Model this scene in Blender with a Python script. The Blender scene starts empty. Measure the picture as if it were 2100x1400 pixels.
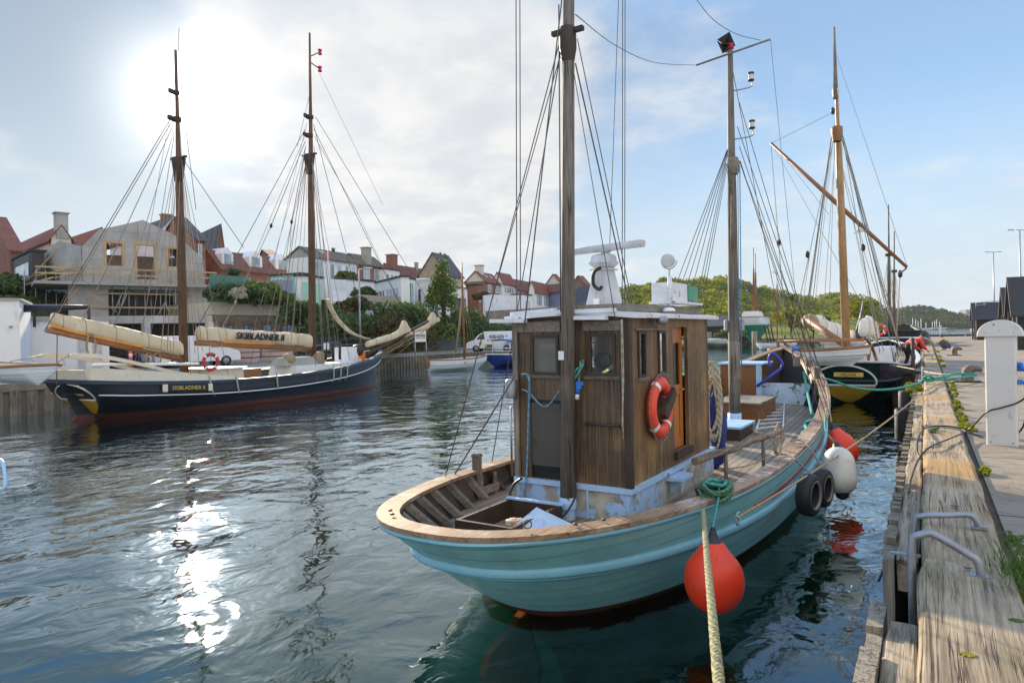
import bpy, bmesh, math, random
import numpy as np
from mathutils import Vector, Matrix, noise as mnoise
random.seed(7)
rnd = random.random
PI = math.pi
sc = bpy.context.scene
COL = sc.collection
# ------------------------------------------------------------------ camera
YAW = math.radians(31.2); ROLL = 0.02; FPX = 1400.0; EYE = 2.9
FW = Vector((-math.sin(YAW), math.cos(YAW), 0)); RT = Vector((math.cos(YAW), math.sin(YAW), 0)); UP = Vector((0, 0, 1))
cam = bpy.data.cameras.new('camera'); camo = bpy.data.objects.new('camera', cam); COL.objects.link(camo)
cx = RT*math.cos(ROLL) - UP*math.sin(ROLL)
cy = RT*math.sin(ROLL) + UP*math.cos(ROLL)
cz = cx.cross(cy)
m = Matrix((cx, cy, cz)).transposed().to_4x4(); m.translation = Vector((0, 0, EYE))
camo.matrix_world = m
cam.lens = 24; cam.sensor_width = 36; cam.sensor_fit = 'HORIZONTAL'
cam.shift_y = -15/2100.0; cam.clip_start = 0.05; cam.clip_end = 5000
sc.camera = camo
# ------------------------------------------------------------------ sun + sky
sa, sb = -655.0, -500.0            # sun seen from the camera, level pixels
SUN = (FW + RT*(sa/FPX) + UP*(-sb/FPX)).normalized()
sun = bpy.data.lights.new('sun', 'SUN'); suno = bpy.data.objects.new('sun', sun); COL.objects.link(suno)
sun.energy = 5.0; sun.angle = math.radians(0.55); sun.color = (1.0, 0.83, 0.60)
suno.rotation_euler = (-SUN).to_track_quat('-Z', 'Y').to_euler()
world = bpy.data.worlds.new('World'); sc.world = world; world.use_nodes = True
nt = world.node_tree; nt.nodes.clear()
def wn(t, **k):
    n = nt.nodes.new(t)
    for a, b in k.items(): setattr(n, a, b)
    return n
def wl(a, b): nt.links.new(a, b)
def wmath(op, a, b=None, c=None):
    n = wn('ShaderNodeMath', operation=op)
    for i, v in enumerate((a, b, c)):
        if v is None: continue
        if isinstance(v, (int, float)): n.inputs[i].default_value = v
        else: wl(v, n.inputs[i])
    return n.outputs[0]
def wmix(f, a, b, mode='MIX'):
    n = wn('ShaderNodeMix', data_type='RGBA', blend_type=mode)
    for i, v in ((0, f), (6, a), (7, b)):
        if isinstance(v, (int, float, tuple)): n.inputs[i].default_value = v if not isinstance(v, tuple) else (*v, 1)
        else: wl(v, n.inputs[i])
    return n.outputs[2]
out = wn('ShaderNodeOutputWorld'); bg = wn('ShaderNodeBackground'); bg.inputs[1].default_value = 0.118
sky = wn('ShaderNodeTexSky', sky_type='NISHITA', sun_disc=False)
sky.sun_elevation = math.asin(SUN.z); sky.sun_rotation = math.atan2(SUN.x, SUN.y)
sky.air_density = 1.1; sky.dust_density = 0.3; sky.ozone_density = 3.0
tc = wn('ShaderNodeTexCoord')
sep = wn('ShaderNodeSeparateXYZ'); wl(tc.outputs['Generated'], sep.inputs[0])
zc = wmath('ADD', wmath('MAXIMUM', sep.outputs[2], 0.0), 0.22)
cmb = wn('ShaderNodeCombineXYZ'); wl(wmath('DIVIDE', sep.outputs[0], zc), cmb.inputs[0]); wl(wmath('DIVIDE', sep.outputs[1], zc), cmb.inputs[1])
def wnoise(scale, det, rough, off):
    mp = wn('ShaderNodeMapping'); mp.inputs['Location'].default_value = off; mp.inputs['Scale'].default_value = (1, 1, 1)
    wl(cmb.outputs[0], mp.inputs[0])
    n = wn('ShaderNodeTexNoise'); n.inputs['Scale'].default_value = scale; n.inputs['Detail'].default_value = det
    n.inputs['Roughness'].default_value = rough; n.inputs['Distortion'].default_value = 0.25; wl(mp.outputs[0], n.inputs[0]); return n.outputs[0]
def wrange(v, a, b, smooth=True):
    n = wn('ShaderNodeMapRange', interpolation_type='SMOOTHSTEP' if smooth else 'LINEAR')
    wl(v, n.inputs[0]); n.inputs[1].default_value = a; n.inputs[2].default_value = b; return n.outputs[0]
def wdot(v):
    d = wn('ShaderNodeVectorMath', operation='DOT_PRODUCT'); wl(tc.outputs['Generated'], d.inputs[0]); d.inputs[1].default_value = v; return d.outputs['Value']
# a big soft cloud bank right of the sun, wispy elsewhere
def pixdir(px, py):
    u, v = px-1050, py-685
    a = u*math.cos(ROLL)-v*math.sin(ROLL); b = u*math.sin(ROLL)+v*math.cos(ROLL)
    return (FW + RT*(a/FPX) - UP*(b/FPX)).normalized()
bank = wmath('ADD', wrange(wdot(pixdir(780, 60)), 0.945, 0.992), wmath('MULTIPLY', wrange(wdot(pixdir(900, 330)), 0.965, 0.998), 0.85))
bank = wmath('ADD', bank, wmath('MULTIPLY', wrange(wdot(pixdir(600, 40)), 0.980, 0.999), 0.6))
bank = wmath('ADD', bank, wmath('MULTIPLY', wrange(wdot(pixdir(1560, 330)), 0.975, 0.999), 0.22))
puff = wnoise(1.35, 7, 0.55, (3.1, 1.7, 0)); wisp = wnoise(4.2, 8, 0.62, (0.4, 5.2, 0))
cl = wrange(wmath('ADD', wmath('MULTIPLY', bank, 0.30), wmath('ADD', wmath('MULTIPLY', puff, 0.75), wmath('MULTIPLY', wisp, 0.25))), 0.53, 0.80)
low = wrange(sep.outputs[2], 0.34, 0.0)
cl = wmath('MINIMUM', wmath('ADD', cl, wmath('MULTIPLY', low, 0.30)), 0.95)
sd = wdot(tuple(SUN))
glow = wmath('ADD', wmath('MULTIPLY', wmath('POWER', wmath('MAXIMUM', sd, 0.0), 380.0), 4.5), wmath('MULTIPLY', wmath('POWER', wmath('MAXIMUM', sd, 0.0), 26.0), 0.6))
glow = wmath('ADD', glow, wmath('MULTIPLY', wmath('POWER', wmath('MAXIMUM', sd, 0.0), 2500.0), 22.0))
skyc = wmix(1.0, sky.outputs[0], (1.0, 1.02, 1.08), 'MULTIPLY')
damp = wmath('SUBTRACT', 1.0, wmath('MULTIPLY', wmath('POWER', wmath('MAXIMUM', sd, 0.0), 3.0), 0.80))
dc = wn('ShaderNodeCombineColor'); wl(wmath('MULTIPLY', damp, 0.90), dc.inputs[0]); wl(damp, dc.inputs[1]); wl(damp, dc.inputs[2])
skyc = wmix(1.0, skyc, dc.outputs[0], 'MULTIPLY')
skyc = wmix(wrange(sep.outputs[2], 0.32, -0.04), skyc, (3.0, 3.45, 3.95))
skyc = wmix(0.30, skyc, (2.7, 3.2, 3.85))
cshade = wmix(wrange(wisp, 0.35, 0.7), (3.35, 3.45, 3.62), (4.2, 4.15, 4.05))
high = wrange(sep.outputs[2], 0.37, 0.58)
skyc = wmix(wmath('MULTIPLY', high, 0.75), skyc, (1.7, 3.7, 7.2))
skyc = wmix(wmath('MULTIPLY', cl, wmath('SUBTRACT', 1.0, wmath('MULTIPLY', high, 0.8))), skyc, cshade)
# unseen bright cloud bank, added behind the camera to fill the shaded faces
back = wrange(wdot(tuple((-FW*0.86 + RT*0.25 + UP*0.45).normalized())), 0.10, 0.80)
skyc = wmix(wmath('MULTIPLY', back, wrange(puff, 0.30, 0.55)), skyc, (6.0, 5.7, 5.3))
gcol = wn('ShaderNodeCombineColor'); wl(glow, gcol.inputs[0]); wl(wmath('MULTIPLY', glow, 0.98), gcol.inputs[1]); wl(wmath('MULTIPLY', glow, 0.95), gcol.inputs[2])
skyc = wmix(1.0, skyc, gcol.outputs[0], 'ADD')
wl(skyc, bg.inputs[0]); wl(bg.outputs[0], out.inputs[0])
sc.view_settings.view_transform = 'Standard'; sc.view_settings.look = 'None'; sc.view_settings.exposure = 0.92
sc.view_settings.gamma = 1.0
sc.render.engine = 'CYCLES'
sc.cycles.max_bounces = 8; sc.cycles.transparent_max_bounces = 24
sc.cycles.sample_clamp_indirect = 6.0
# ------------------------------------------------------------------ measuring helpers
def ab(px, py):
    u, v = px-1050, py-685
    return u*math.cos(ROLL)-v*math.sin(ROLL), u*math.sin(ROLL)+v*math.cos(ROLL)
def D(px, py, d):
    """point d metres deep along the view axis, seen at photo pixel px,py"""
    a, b = ab(px, py); return FW*d + RT*(a/FPX*d) + UP*(EYE - b/FPX*d)
def Z(px, py, z):
    a, b = ab(px, py); return D(px, py, (EYE-z)*FPX/b)
def raydir(px, py):
    a, b = ab(px, py); return FW + RT*(a/FPX) - UP*(b/FPX)
def plane(px, py, p0, n):
    """where the sight line meets the plane through p0 with normal n"""
    d = raydir(px, py); o = Vector((0, 0, EYE)); t = (Vector(p0)-o).dot(n)/d.dot(n); return o + d*t
def along(c, dr, px):
    """length from c along dr to reach photo column px"""
    lo, hi = 0.0, 400.0
    def col(L):
        q = c + dr*L; dep = q.dot(FW)
        if dep < 0.5: return 1e9 if dr.dot(RT) > 0 else -1e9
        return FPX*q.dot(RT)/dep
    tgt = ab(px, 690)[0]; s = 1 if col(0.5) > col(0.0) else -1
    for _ in range(50):
        mid = (lo+hi)/2
        if s*(col(mid)-tgt) < 0: lo = mid
        else: hi = mid
    return (lo+hi)/2
# ------------------------------------------------------------------ materials
MATS = {}
class Mat:
    def __init__(s, name, rough=0.6, metal=0.0, spec=0.5):
        s.m = bpy.data.materials.new(name); s.m.use_nodes = True; s.t = s.m.node_tree
        s.b = s.t.nodes['Principled BSDF']; s.b.inputs['Roughness'].default_value = rough; s.b.inputs['Metallic'].default_value = metal
        s.b.inputs['Specular IOR Level'].default_value = spec
        s.tc = s.t.nodes.new('ShaderNodeTexCoord').outputs['Object']; MATS[name] = s.m; s.h = None
    def n(s, t, **k):
        n = s.t.nodes.new(t)
        for a, b in k.items(): setattr(n, a, b)
        return n
    def l(s, a, b):
        if isinstance(a, (int, float)): b.default_value = a
        elif isinstance(a, tuple): b.default_value = (*a, 1) if len(b.default_value) == 4 else a
        else: s.t.links.new(a, b)
    def math(s, op, *v):
        n = s.n('ShaderNodeMath', operation=op)
        for i, x in enumerate(v): s.l(x, n.inputs[i])
        return n.outputs[0]
    def noise(s, scale, det=4, rough=0.55, stretch=(1, 1, 1), dist=0.0, off=(0, 0, 0)):
        mp = s.n('ShaderNodeMapping'); mp.inputs['Scale'].default_value = stretch; mp.inputs['Location'].default_value = off; s.l(s.tc, mp.inputs[0])
        n = s.n('ShaderNodeTexNoise'); n.inputs['Scale'].default_value = scale; n.inputs['Detail'].default_value = det
        n.inputs['Roughness'].default_value = rough; n.inputs['Distortion'].default_value = dist; s.l(mp.outputs[0], n.inputs[0]); return n.outputs[0]
    def rng(s, v, a, b, c=0.0, d=1.0):
        n = s.n('ShaderNodeMapRange'); s.l(v, n.inputs[0])
        for i, x in enumerate((a, b, c, d)): n.inputs[i+1].default_value = x
        return n.outputs[0]
    def mix(s, f, a, b, mode='MIX'):
        n = s.n('ShaderNodeMix', data_type='RGBA', blend_type=mode); s.l(f, n.inputs[0]); s.l(a, n.inputs[6]); s.l(b, n.inputs[7]); return n.outputs[2]
    def axis(s, i):
        n = s.n('ShaderNodeSeparateXYZ'); s.l(s.tc, n.inputs[0]); return n.outputs[i]
    def seam(s, ax, pitch, w, jitter=0.0):
        v = s.axis(ax)
        if jitter: v = s.math('ADD', v, s.math('MULTIPLY', s.noise(0.7, 1), jitter))
        fr = s.math('FRACT', s.math('DIVIDE', s.math('ADD', v, 500.0), pitch)); return s.math('LESS_THAN', fr, w)
    def cell(s, ax, pitch):
        v = s.math('FLOOR', s.math('DIVIDE', s.math('ADD', s.axis(ax), 500.0), pitch))
        w = s.n('ShaderNodeTexWhiteNoise', noise_dimensions='1D'); s.l(v, w.inputs['W']); return w.outputs[0]
    def col(s, c): s.l(c, s.b.inputs['Base Color']); return s
    def rough(s, c): s.l(c, s.b.inputs['Roughness']); return s
    def bump(s, h, dist=0.01, st=1.0):
        n = s.n('ShaderNodeBump'); n.inputs['Distance'].default_value = dist; n.inputs['Strength'].default_value = st; s.l(h, n.inputs['Height'])
        if s.h: s.t.links.new(s.h, n.inputs['Normal'])
        s.h = n.outputs[0]; s.t.links.new(s.h, s.b.inputs['Normal']); return s
def sc3(c, k): return tuple(min(1, x*k) for x in c)
def plain(name, c, rough=0.6, var=0.22, scale=3.0, metal=0.0, bump=0.002, bscale=None, spec=0.5):
    s = Mat(name, rough, metal, spec); nz = s.noise(scale, 6, 0.6)
    cc = s.mix(s.rng(nz, 0.3, 0.7), sc3(c, 1-var), sc3(c, 1+var)); s.col(s.mix(s.rng(s.noise(scale*4, 7, 0.7, (1, 1, .5), off=(5, 1, 9)), 0.60, 0.66, 0, .45), cc, sc3(c, 0.45)))
    if bump: s.bump(s.noise(bscale or scale*8, 4), bump)
    s.rough(s.rng(s.noise(scale*2, 3), 0.3, 0.7, max(0.02, rough-0.12), min(1, rough+0.12)))
    return s.m
def wood(name, c1, c2, ax=1, scale=6.0, rough=0.75, seam=None, crack=0.0, cellvar=0.25, bump=0.004, seamcol=(0.02, 0.016, 0.012), stain=None):
    """weathered timber, grain along axis ax; seam=(axis,pitch,width)"""
    s = Mat(name, rough); st = [5.0, 5.0, 5.0]; st[ax] = 0.35
    g = s.noise(scale, 8, 0.65, tuple(st), 0.6); big = s.noise(1.3, 4)
    st3 = [26.0]*3; st3[ax] = 0.7; fi = s.noise(scale*.8, 4, 0.6, tuple(st3), 0.2, (1, 2, 3)); g = s.math('ADD', s.math('MULTIPLY', g, .5), s.math('MULTIPLY', fi, .5)); f = s.math('ADD', s.math('MULTIPLY', g, 0.75), s.math('MULTIPLY', big, 0.32))
    c = s.mix(s.rng(f, 0.43, 0.65), c1, c2); h = g
    if stain: c = s.mix(s.rng(s.noise(stain[1], 5, 0.6, off=(4, 2, 1)), 0.52, 0.68), c, stain[0])
    if seam:
        cv = s.cell(seam[0], seam[1]); c = s.mix(s.rng(cv, 0, 1, 0.0, cellvar*2), c, sc3(c1, 0.85), 'MIX')
        m_ = s.seam(*seam); c = s.mix(m_, c, seamcol); h = s.math('SUBTRACT', h, s.math('MULTIPLY', m_, 1.5))
    if crack:
        st2 = [10.0, 10.0, 10.0]; st2[ax] = 0.22
        k = s.noise(1.5, 4, 0.55, tuple(st2), 0.25, (3, 3, 3)); kk = s.math('MULTIPLY', s.rng(s.math('ABSOLUTE', s.math('SUBTRACT', k, 0.5)), 0.0, crack, 1.0, 0.0), s.rng(s.noise(1.1, 3, off=(8, 3, 1)), 0.42, 0.58))
        c = s.mix(s.math('MULTIPLY', kk, 0.85), c, seamcol); h = s.math('SUBTRACT', h, s.math('MULTIPLY', kk, 1.6))
    s.col(c); s.bump(h, bump); return s.m
def peel(name, paint, under, amount=0.5, scale=2.4, rough=0.55, ax=None, rust=None, var=0.12):
    s = Mat(name, rough); a = s.noise(scale, 9, 0.62, (1, 1, 1), 0.8); fine = s.noise(scale*5, 6, 0.6, (1, 1, 0.35) if ax == 2 else (1, 0.4, 1) if ax == 1 else (1, 1, 1))
    msk = s.rng(s.math('ADD', s.math('MULTIPLY', a, 0.7), s.math('MULTIPLY', fine, 0.3)), amount-0.005, amount+0.008)
    p = s.mix(s.rng(s.noise(scale*1.7, 5, off=(9, 1, 2)), 0.3, 0.7), sc3(paint, 1-var), sc3(paint, 1+var))
    p = s.mix(s.rng(s.noise(scale*9, 4, 0.6, (0.5, 0.5, 3), off=(1, 7, 3)), 0.62, 0.68), p, sc3(paint, 0.5))
    u = s.mix(s.rng(s.noise(scale*3, 5, off=(2, 2, 8)), 0.35, 0.65), sc3(under, 0.6), sc3(under, 1.3))
    c = s.mix(msk, p, u)
    if rust: c = s.mix(s.rng(s.noise(scale*1.3, 6, 0.6, (1.5, 1.5, 0.45), off=(5, 5, 5)), 0.60, 0.68), c, rust)
    s.col(c); s.bump(s.math('SUBTRACT', s.math('MULTIPLY', fine, 0.3), msk), 0.003); return s.m
def hullpaint(name, c, pitch=0.13, rough=0.32, var=0.14, ax=2, streak=None):
    s = Mat(name, rough); nz = s.noise(1.1, 6, 0.6, (1, 0.4, 1)); fine = s.noise(9, 5, 0.6, (1, 0.2, 1))
    cc = s.mix(s.rng(s.math('ADD', s.math('MULTIPLY', nz, .7), s.math('MULTIPLY', fine, .3)), 0.35, 0.65), sc3(c, 1-var), sc3(c, 1+var))
    if streak: cc = s.mix(s.rng(s.noise(2.2, 5, 0.6, (1.6, 1.6, 0.3), off=(3, 1, 1)), 0.62, 0.75, 0, 0.7), cc, streak)
    cc = s.mix(s.rng(s.noise(14, 5, 0.7, (1, .3, 1), off=(3, 9, 1)), 0.70, 0.74), cc, sc3(c, 0.45))
    sm = s.seam(ax, pitch, 0.07, 0.06); s.col(s.mix(s.math('MULTIPLY', sm, s.rng(nz, .35, .6, .25, .8)), cc, sc3(c, 0.35)))
    s.bump(s.math('SUBTRACT', s.math('MULTIPLY', fine, 0.4), sm), 0.0025); s.rough(s.rng(nz, 0.3, 0.7, rough-0.08, rough+0.15)); return s.m
def bricks(name, c, mortar=(0.35, 0.33, 0.3), bw=0.23, bh=0.075, rough=0.9, rot=True, var=0.3):
    s = Mat(name, rough)
    sp = s.n('ShaderNodeSeparateXYZ'); s.l(s.tc, sp.inputs[0]); cb = s.n('ShaderNodeCombineXYZ')
    s.l(s.math('ADD', sp.outputs[0], sp.outputs[1]), cb.inputs[0]); s.l(sp.outputs[2], cb.inputs[1])
    b = s.n('ShaderNodeTexBrick'); s.l(cb.outputs[0], b.inputs['Vector']); s.l(sc3(c, 1-var), b.inputs['Color1']); s.l(sc3(c, 1+var), b.inputs['Color2']); s.l(mortar, b.inputs['Mortar'])
    b.inputs['Scale'].default_value = 1; b.inputs['Brick Width'].default_value = bw; b.inputs['Row Height'].default_value = bh; b.inputs['Mortar Size'].default_value = 0.008
    cc = s.mix(s.rng(s.noise(0.9, 5), 0.35, 0.7, 0.0, 0.5), b.outputs[0], sc3(c, 0.7)); s.col(cc); s.bump(b.outputs['Fac'], -0.006); return s.m
def tiles(name, c, pitch=0.28, rough=0.85, var=0.3):
    s = Mat(name, rough); sp = s.n('ShaderNodeSeparateXYZ'); s.l(s.tc, sp.inputs[0])
    w = s.math('SINE', s.math('MULTIPLY', sp.outputs[1], 2*PI/pitch)); r = s.math('FRACT', s.math('MULTIPLY', sp.outputs[2], 4.0))
    nz = s.noise(1.2, 6, 0.65); nf = s.noise(7, 4, 0.7)
    cc = s.mix(s.rng(s.math('ADD', s.math('MULTIPLY', nz, .6), s.math('MULTIPLY', nf, .4)), 0.35, 0.68), sc3(c, 1-var), sc3(c, 1+var))
    cc = s.mix(s.rng(w, -1.0, -0.55, 0.6, 0.0), cc, sc3(c, 0.3)); s.col(cc)
    s.bump(s.math('ADD', w, s.math('MULTIPLY', r, -0.8)), 0.035); return s.m
def glassy(name, c=(0.05, 0.07, 0.09), rough=0.06):
    s = Mat(name, rough, 0.0, 1.0); s.col(s.mix(s.rng(s.noise(0.8, 3), 0.35, 0.65), sc3(c, 0.6), sc3(c, 1.5))); return s.m
def clear(name, tint=(0.9, 0.93, 0.93), op=0.0, opc=(0.3, 0.32, 0.3)):
    s = Mat(name, 0.05); t = s.t; t.nodes.remove(s.b); o = [n for n in t.nodes if n.type == 'OUTPUT_MATERIAL'][0]
    tr = s.n('ShaderNodeBsdfTransparent'); s.l(tint, tr.inputs[0]); gl = s.n('ShaderNodeBsdfGlossy'); gl.inputs['Roughness'].default_value = 0.04
    fr = s.n('ShaderNodeFresnel'); fr.inputs[0].default_value = 1.5; mx = s.n('ShaderNodeMixShader'); s.l(fr.outputs[0], mx.inputs[0]); s.l(tr.outputs[0], mx.inputs[1]); s.l(gl.outputs[0], mx.inputs[2])
    last = mx
    if op:
        df = s.n('ShaderNodeBsdfDiffuse'); s.l(opc, df.inputs[0]); m2 = s.n('ShaderNodeMixShader'); s.l(s.rng(s.noise(1.5, 5), 0.3, 0.7, op*0.8, min(1, op*1.15)), m2.inputs[0]); s.l(mx.outputs[0], m2.inputs[1]); s.l(df.outputs[0], m2.inputs[2]); last = m2
    s.l(last.outputs[0], o.inputs[0]); return s.m
def foliage(name, c, c2, scale=0.8, trans=0.35):
    s = Mat(name, 0.75, 0.0, 0.2); ob = s.n('ShaderNodeObjectInfo'); nz = s.noise(scale, 4); nf = s.noise(scale*9, 2)
    cc = s.mix(s.rng(s.math('ADD', s.math('MULTIPLY', nz, .6), s.math('MULTIPLY', nf, .4)), 0.36, 0.64), c, c2); s.col(cc)
    o = [n for n in s.t.nodes if n.type == 'OUTPUT_MATERIAL'][0]; tl = s.n('ShaderNodeBsdfTranslucent'); s.l(s.mix(1.0, cc, (1.0, 1.0, 0.45), 'MULTIPLY'), tl.inputs[0])
    mx = s.n('ShaderNodeMixShader'); mx.inputs[0].default_value = trans; s.l(s.b.outputs[0], mx.inputs[1]); s.l(tl.outputs[0], mx.inputs[2]); s.l(mx.outputs[0], o.inputs[0]); return s.m
def ropemat(name, c, pitch=0.06, var=0.25):
    s = Mat(name, 0.85); nz = s.noise(18, 5, 0.7); w = s.n('ShaderNodeTexWave', wave_type='BANDS', bands_direction='DIAGONAL'); s.l(s.tc, w.inputs[0]); w.inputs['Scale'].default_value = 0.35/pitch; w.inputs['Distortion'].default_value = 1.0
    cc = s.mix(s.rng(nz, 0.3, 0.7), sc3(c, 1-var), sc3(c, 1+var)); cc = s.mix(s.math('MULTIPLY', w.outputs[1], 0.55), cc, sc3(c, 0.35)); s.col(cc); s.bump(w.outputs[1], -0.006); return s.m
# ------------------------------------------------------------------ mesh builder
ROOTM = {}
def TR(p, q=None):
    return Vector(p)
class MB:
    def __init__(s): s.v = []; s.f = []; s.mi = []; s.ms = []; s.cur = 0; s.sm = []; s.smooth = False
    def use(s, mat):
        if mat not in s.ms: s.ms.append(mat)
        s.cur = s.ms.index(mat); return s
    def add(s, vs, fs, smooth=None):
        o = len(s.v); s.v += [Vector(x) for x in vs]; sm = s.smooth if smooth is None else smooth
        for f in fs: s.f.append([o+i for i in f]); s.mi.append(s.cur); s.sm.append(sm)
        return s
    def hexa(s, b, t):
        """8 corners: bottom ring of 4, top ring of 4 (ccw from above)"""
        return s.add(list(b)+list(t), [(3, 2, 1, 0), (4, 5, 6, 7), (0, 1, 5, 4), (1, 2, 6, 5), (2, 3, 7, 6), (3, 0, 4, 7)], False)
    def box(s, c, size, M=None, bev=0.0):
        x, y, z = [q/2 for q in size]; c = Vector(c)
        if bev <= 0:
            P = [(-x, -y, -z), (x, -y, -z), (x, y, -z), (-x, y, -z), (-x, -y, z), (x, -y, z), (x, y, z), (-x, y, z)]
            P = [(M @ Vector(p) if M else Vector(p))+c for p in P]
            return s.hexa(P[:4], P[4:])
        b = min(bev, x*0.9, y*0.9, z*0.9); rings = []
        for (zz, k) in ((-z, b), (-z+b, 0), (z-b, 0), (z, b)):
            X, Y = x-k, y-k; bb = b if k == 0 else b*0.5
            rings.append([(X-bb, -Y, zz), (X, -Y+bb, zz), (X, Y-bb, zz), (X-bb, Y, zz), (-X+bb, Y, zz), (-X, Y-bb, zz), (-X, -Y+bb, zz), (-X+bb, -Y, zz)])
        P = [(M @ Vector(p) if M else Vector(p))+c for r in rings for p in r]; fs = [tuple(range(7, -1, -1)), tuple(range(24, 32))]
        for r in range(3):
            for i in range(8): fs.append((r*8+i, r*8+(i+1) % 8, r*8+8+(i+1) % 8, r*8+8+i))
        return s.add(P, fs, False)
    def tube(s, pts, r, n=8, caps=True, smooth=True):
        """swept circle; r number or list"""
        pts = [Vector(p) for p in pts]; k = len(pts); rs = r if isinstance(r, (list, tuple)) else [r]*k
        t0 = (pts[1]-pts[0]).normalized(); a = t0.orthogonal().normalized(); V = []
        for i in range(k):
            t = (pts[min(i+1, k-1)]-pts[max(i-1, 0)])
            if t.length < 1e-9: t = t0
            t = t.normalized(); a = (a-t*a.dot(t)); a = a.normalized() if a.length > 1e-6 else t.orthogonal().normalized(); b = t.cross(a)
            V += [pts[i]+(a*math.cos(2*PI*j/n)+b*math.sin(2*PI*j/n))*rs[i] for j in range(n)]
        F = [(i*n+j, i*n+(j+1) % n, (i+1)*n+(j+1) % n, (i+1)*n+j) for i in range(k-1) for j in range(n)]
        s.add(V, F, smooth)
        if caps: o = len(s.v)-k*n; s.f += [[o+j for j in range(n-1, -1, -1)], [o+(k-1)*n+j for j in range(n)]]; s.mi += [s.cur]*2; s.sm += [False]*2
        return s
    def lathe(s, prof, c=(0, 0, 0), axis=(0, 0, 1), n=20, smooth=True):
        """prof: (radius, height)"""
        ax = Vector(axis).normalized(); u = ax.orthogonal().normalized(); w = ax.cross(u); c = Vector(c); V = []
        for (r, h) in prof: V += [c+ax*h+(u*math.cos(2*PI*j/n)+w*math.sin(2*PI*j/n))*max(r, 1e-4) for j in range(n)]
        F = [(i*n+j, i*n+(j+1) % n, (i+1)*n+(j+1) % n, (i+1)*n+j) for i in range(len(prof)-1) for j in range(n)]
        return s.add(V, F, smooth)
    def grid(s, rows, smooth=True, close=False, flip=False):
        n = len(rows[0]); V = [p for r in rows for p in r]; F = []
        for i in range(len(rows)-1):
            for j in range(n if close else n-1):
                q = (i*n+j, i*n+(j+1) % n, (i+1)*n+(j+1) % n, (i+1)*n+j); F.append(q[::-1] if flip else q)
        return s.add(V, F, smooth)
    def prism(s, poly, ext, smooth=False):
        """poly: list of 3d points, ext: extrusion vector"""
        n = len(poly); e = Vector(ext); V = [Vector(p) for p in poly]+[Vector(p)+e for p in poly]
        F = [tuple(range(n-1, -1, -1)), tuple(range(n, 2*n))]+[(i, (i+1) % n, n+(i+1) % n, n+i) for i in range(n)]
        return s.add(V, F, smooth)
    def build(s, name, mat=None, parent=None, label=None, kind=None, cat=None, group=None, origin=None, tri=None):
        me = bpy.data.meshes.new(name); ob = bpy.data.objects.new(name, me); COL.objects.link(ob)
        if parent is not None:
            ob.parent = parent; inv = ROOTM[parent.name]; ROOTM[ob.name] = inv; vs = [inv @ v for v in s.v]
        else:
            if origin is None:
                if len(s.v): xs = np.array([tuple(v) for v in s.v]); origin = Vector(((xs[:, 0].min()+xs[:, 0].max())/2, (xs[:, 1].min()+xs[:, 1].max())/2, xs[:, 2].min()))
                else: origin = Vector((0, 0, 0))
            origin = Vector(origin); ob.location = origin; vs = [v-origin for v in s.v]; ROOTM[ob.name] = Matrix.Translation(-origin)
        me.from_pydata([tuple(v) for v in vs], [], s.f)
        for mm in ([MATS.get(mat, mat)] if mat else s.ms): me.materials.append(MATS[mm] if isinstance(mm, str) else mm)
        if not mat: me.polygons.foreach_set('material_index', s.mi)
        me.polygons.foreach_set('use_smooth', s.sm); me.update()
        bm = bmesh.new(); bm.from_mesh(me); bmesh.ops.recalc_face_normals(bm, faces=bm.faces); bm.to_mesh(me); bm.free()
        for k, v in (('label', label), ('kind', kind), ('category', cat), ('group', group)):
            if v: ob[k] = v
        return ob
def thing(name, label, cat, loc=(0, 0, 0), rotz=0.0, group=None):
    o = bpy.data.objects.new(name, None); COL.objects.link(o); o.empty_display_size = 0.2
    o.location = loc; o.rotation_euler = (0, 0, rotz); o['label'] = label; o['category'] = cat
    if group: o['group'] = group
    M = Matrix.Translation(Vector(loc)) @ Matrix.Rotation(rotz, 4, 'Z'); ROOTM[o.name] = M.inverted(); return o
def tree_copy(o, loc, rotz, label, scale=None, group=None):
    def cp(x, par):
        c = x.copy(); COL.objects.link(c); c.parent = par
        for ch in list(x.children): cp(ch, c)
        return c
    c = cp(o, None); c.location = loc; c.rotation_euler = (0, 0, rotz); c['label'] = label
    if scale: c.scale = scale
    if group: c['group'] = group
    return c
def rope(name, pts, r, mat, parent=None, label=None, cat='rope', group=None, n=6, sag=0.0, seg=10):
    if len(pts) == 2:
        a, b = Vector(pts[0]), Vector(pts[1]); k = seg if sag else 1
        pts = [a.lerp(b, i/k)-Vector((0, 0, sag*4*(i/k)*(1-i/k))) for i in range(k+1)]
    mb = MB().tube(pts, r, n)
    return mb.build(name, mat, parent, label=label, cat=None if parent else cat, group=group)
def smoothpts(P, k=8):
    P = [Vector(p) for p in P]; out = []; n = len(P)
    for i in range(n-1):
        p0, p1, p2, p3 = P[max(i-1, 0)], P[i], P[i+1], P[min(i+2, n-1)]
        for j in range(k):
            t = j/k; out.append(0.5*((2*p1)+(-p0+p2)*t+(2*p0-5*p1+4*p2-p3)*t*t+(-p0+3*p1-3*p2+p3)*t**3))
    return out+[P[-1]]
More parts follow.
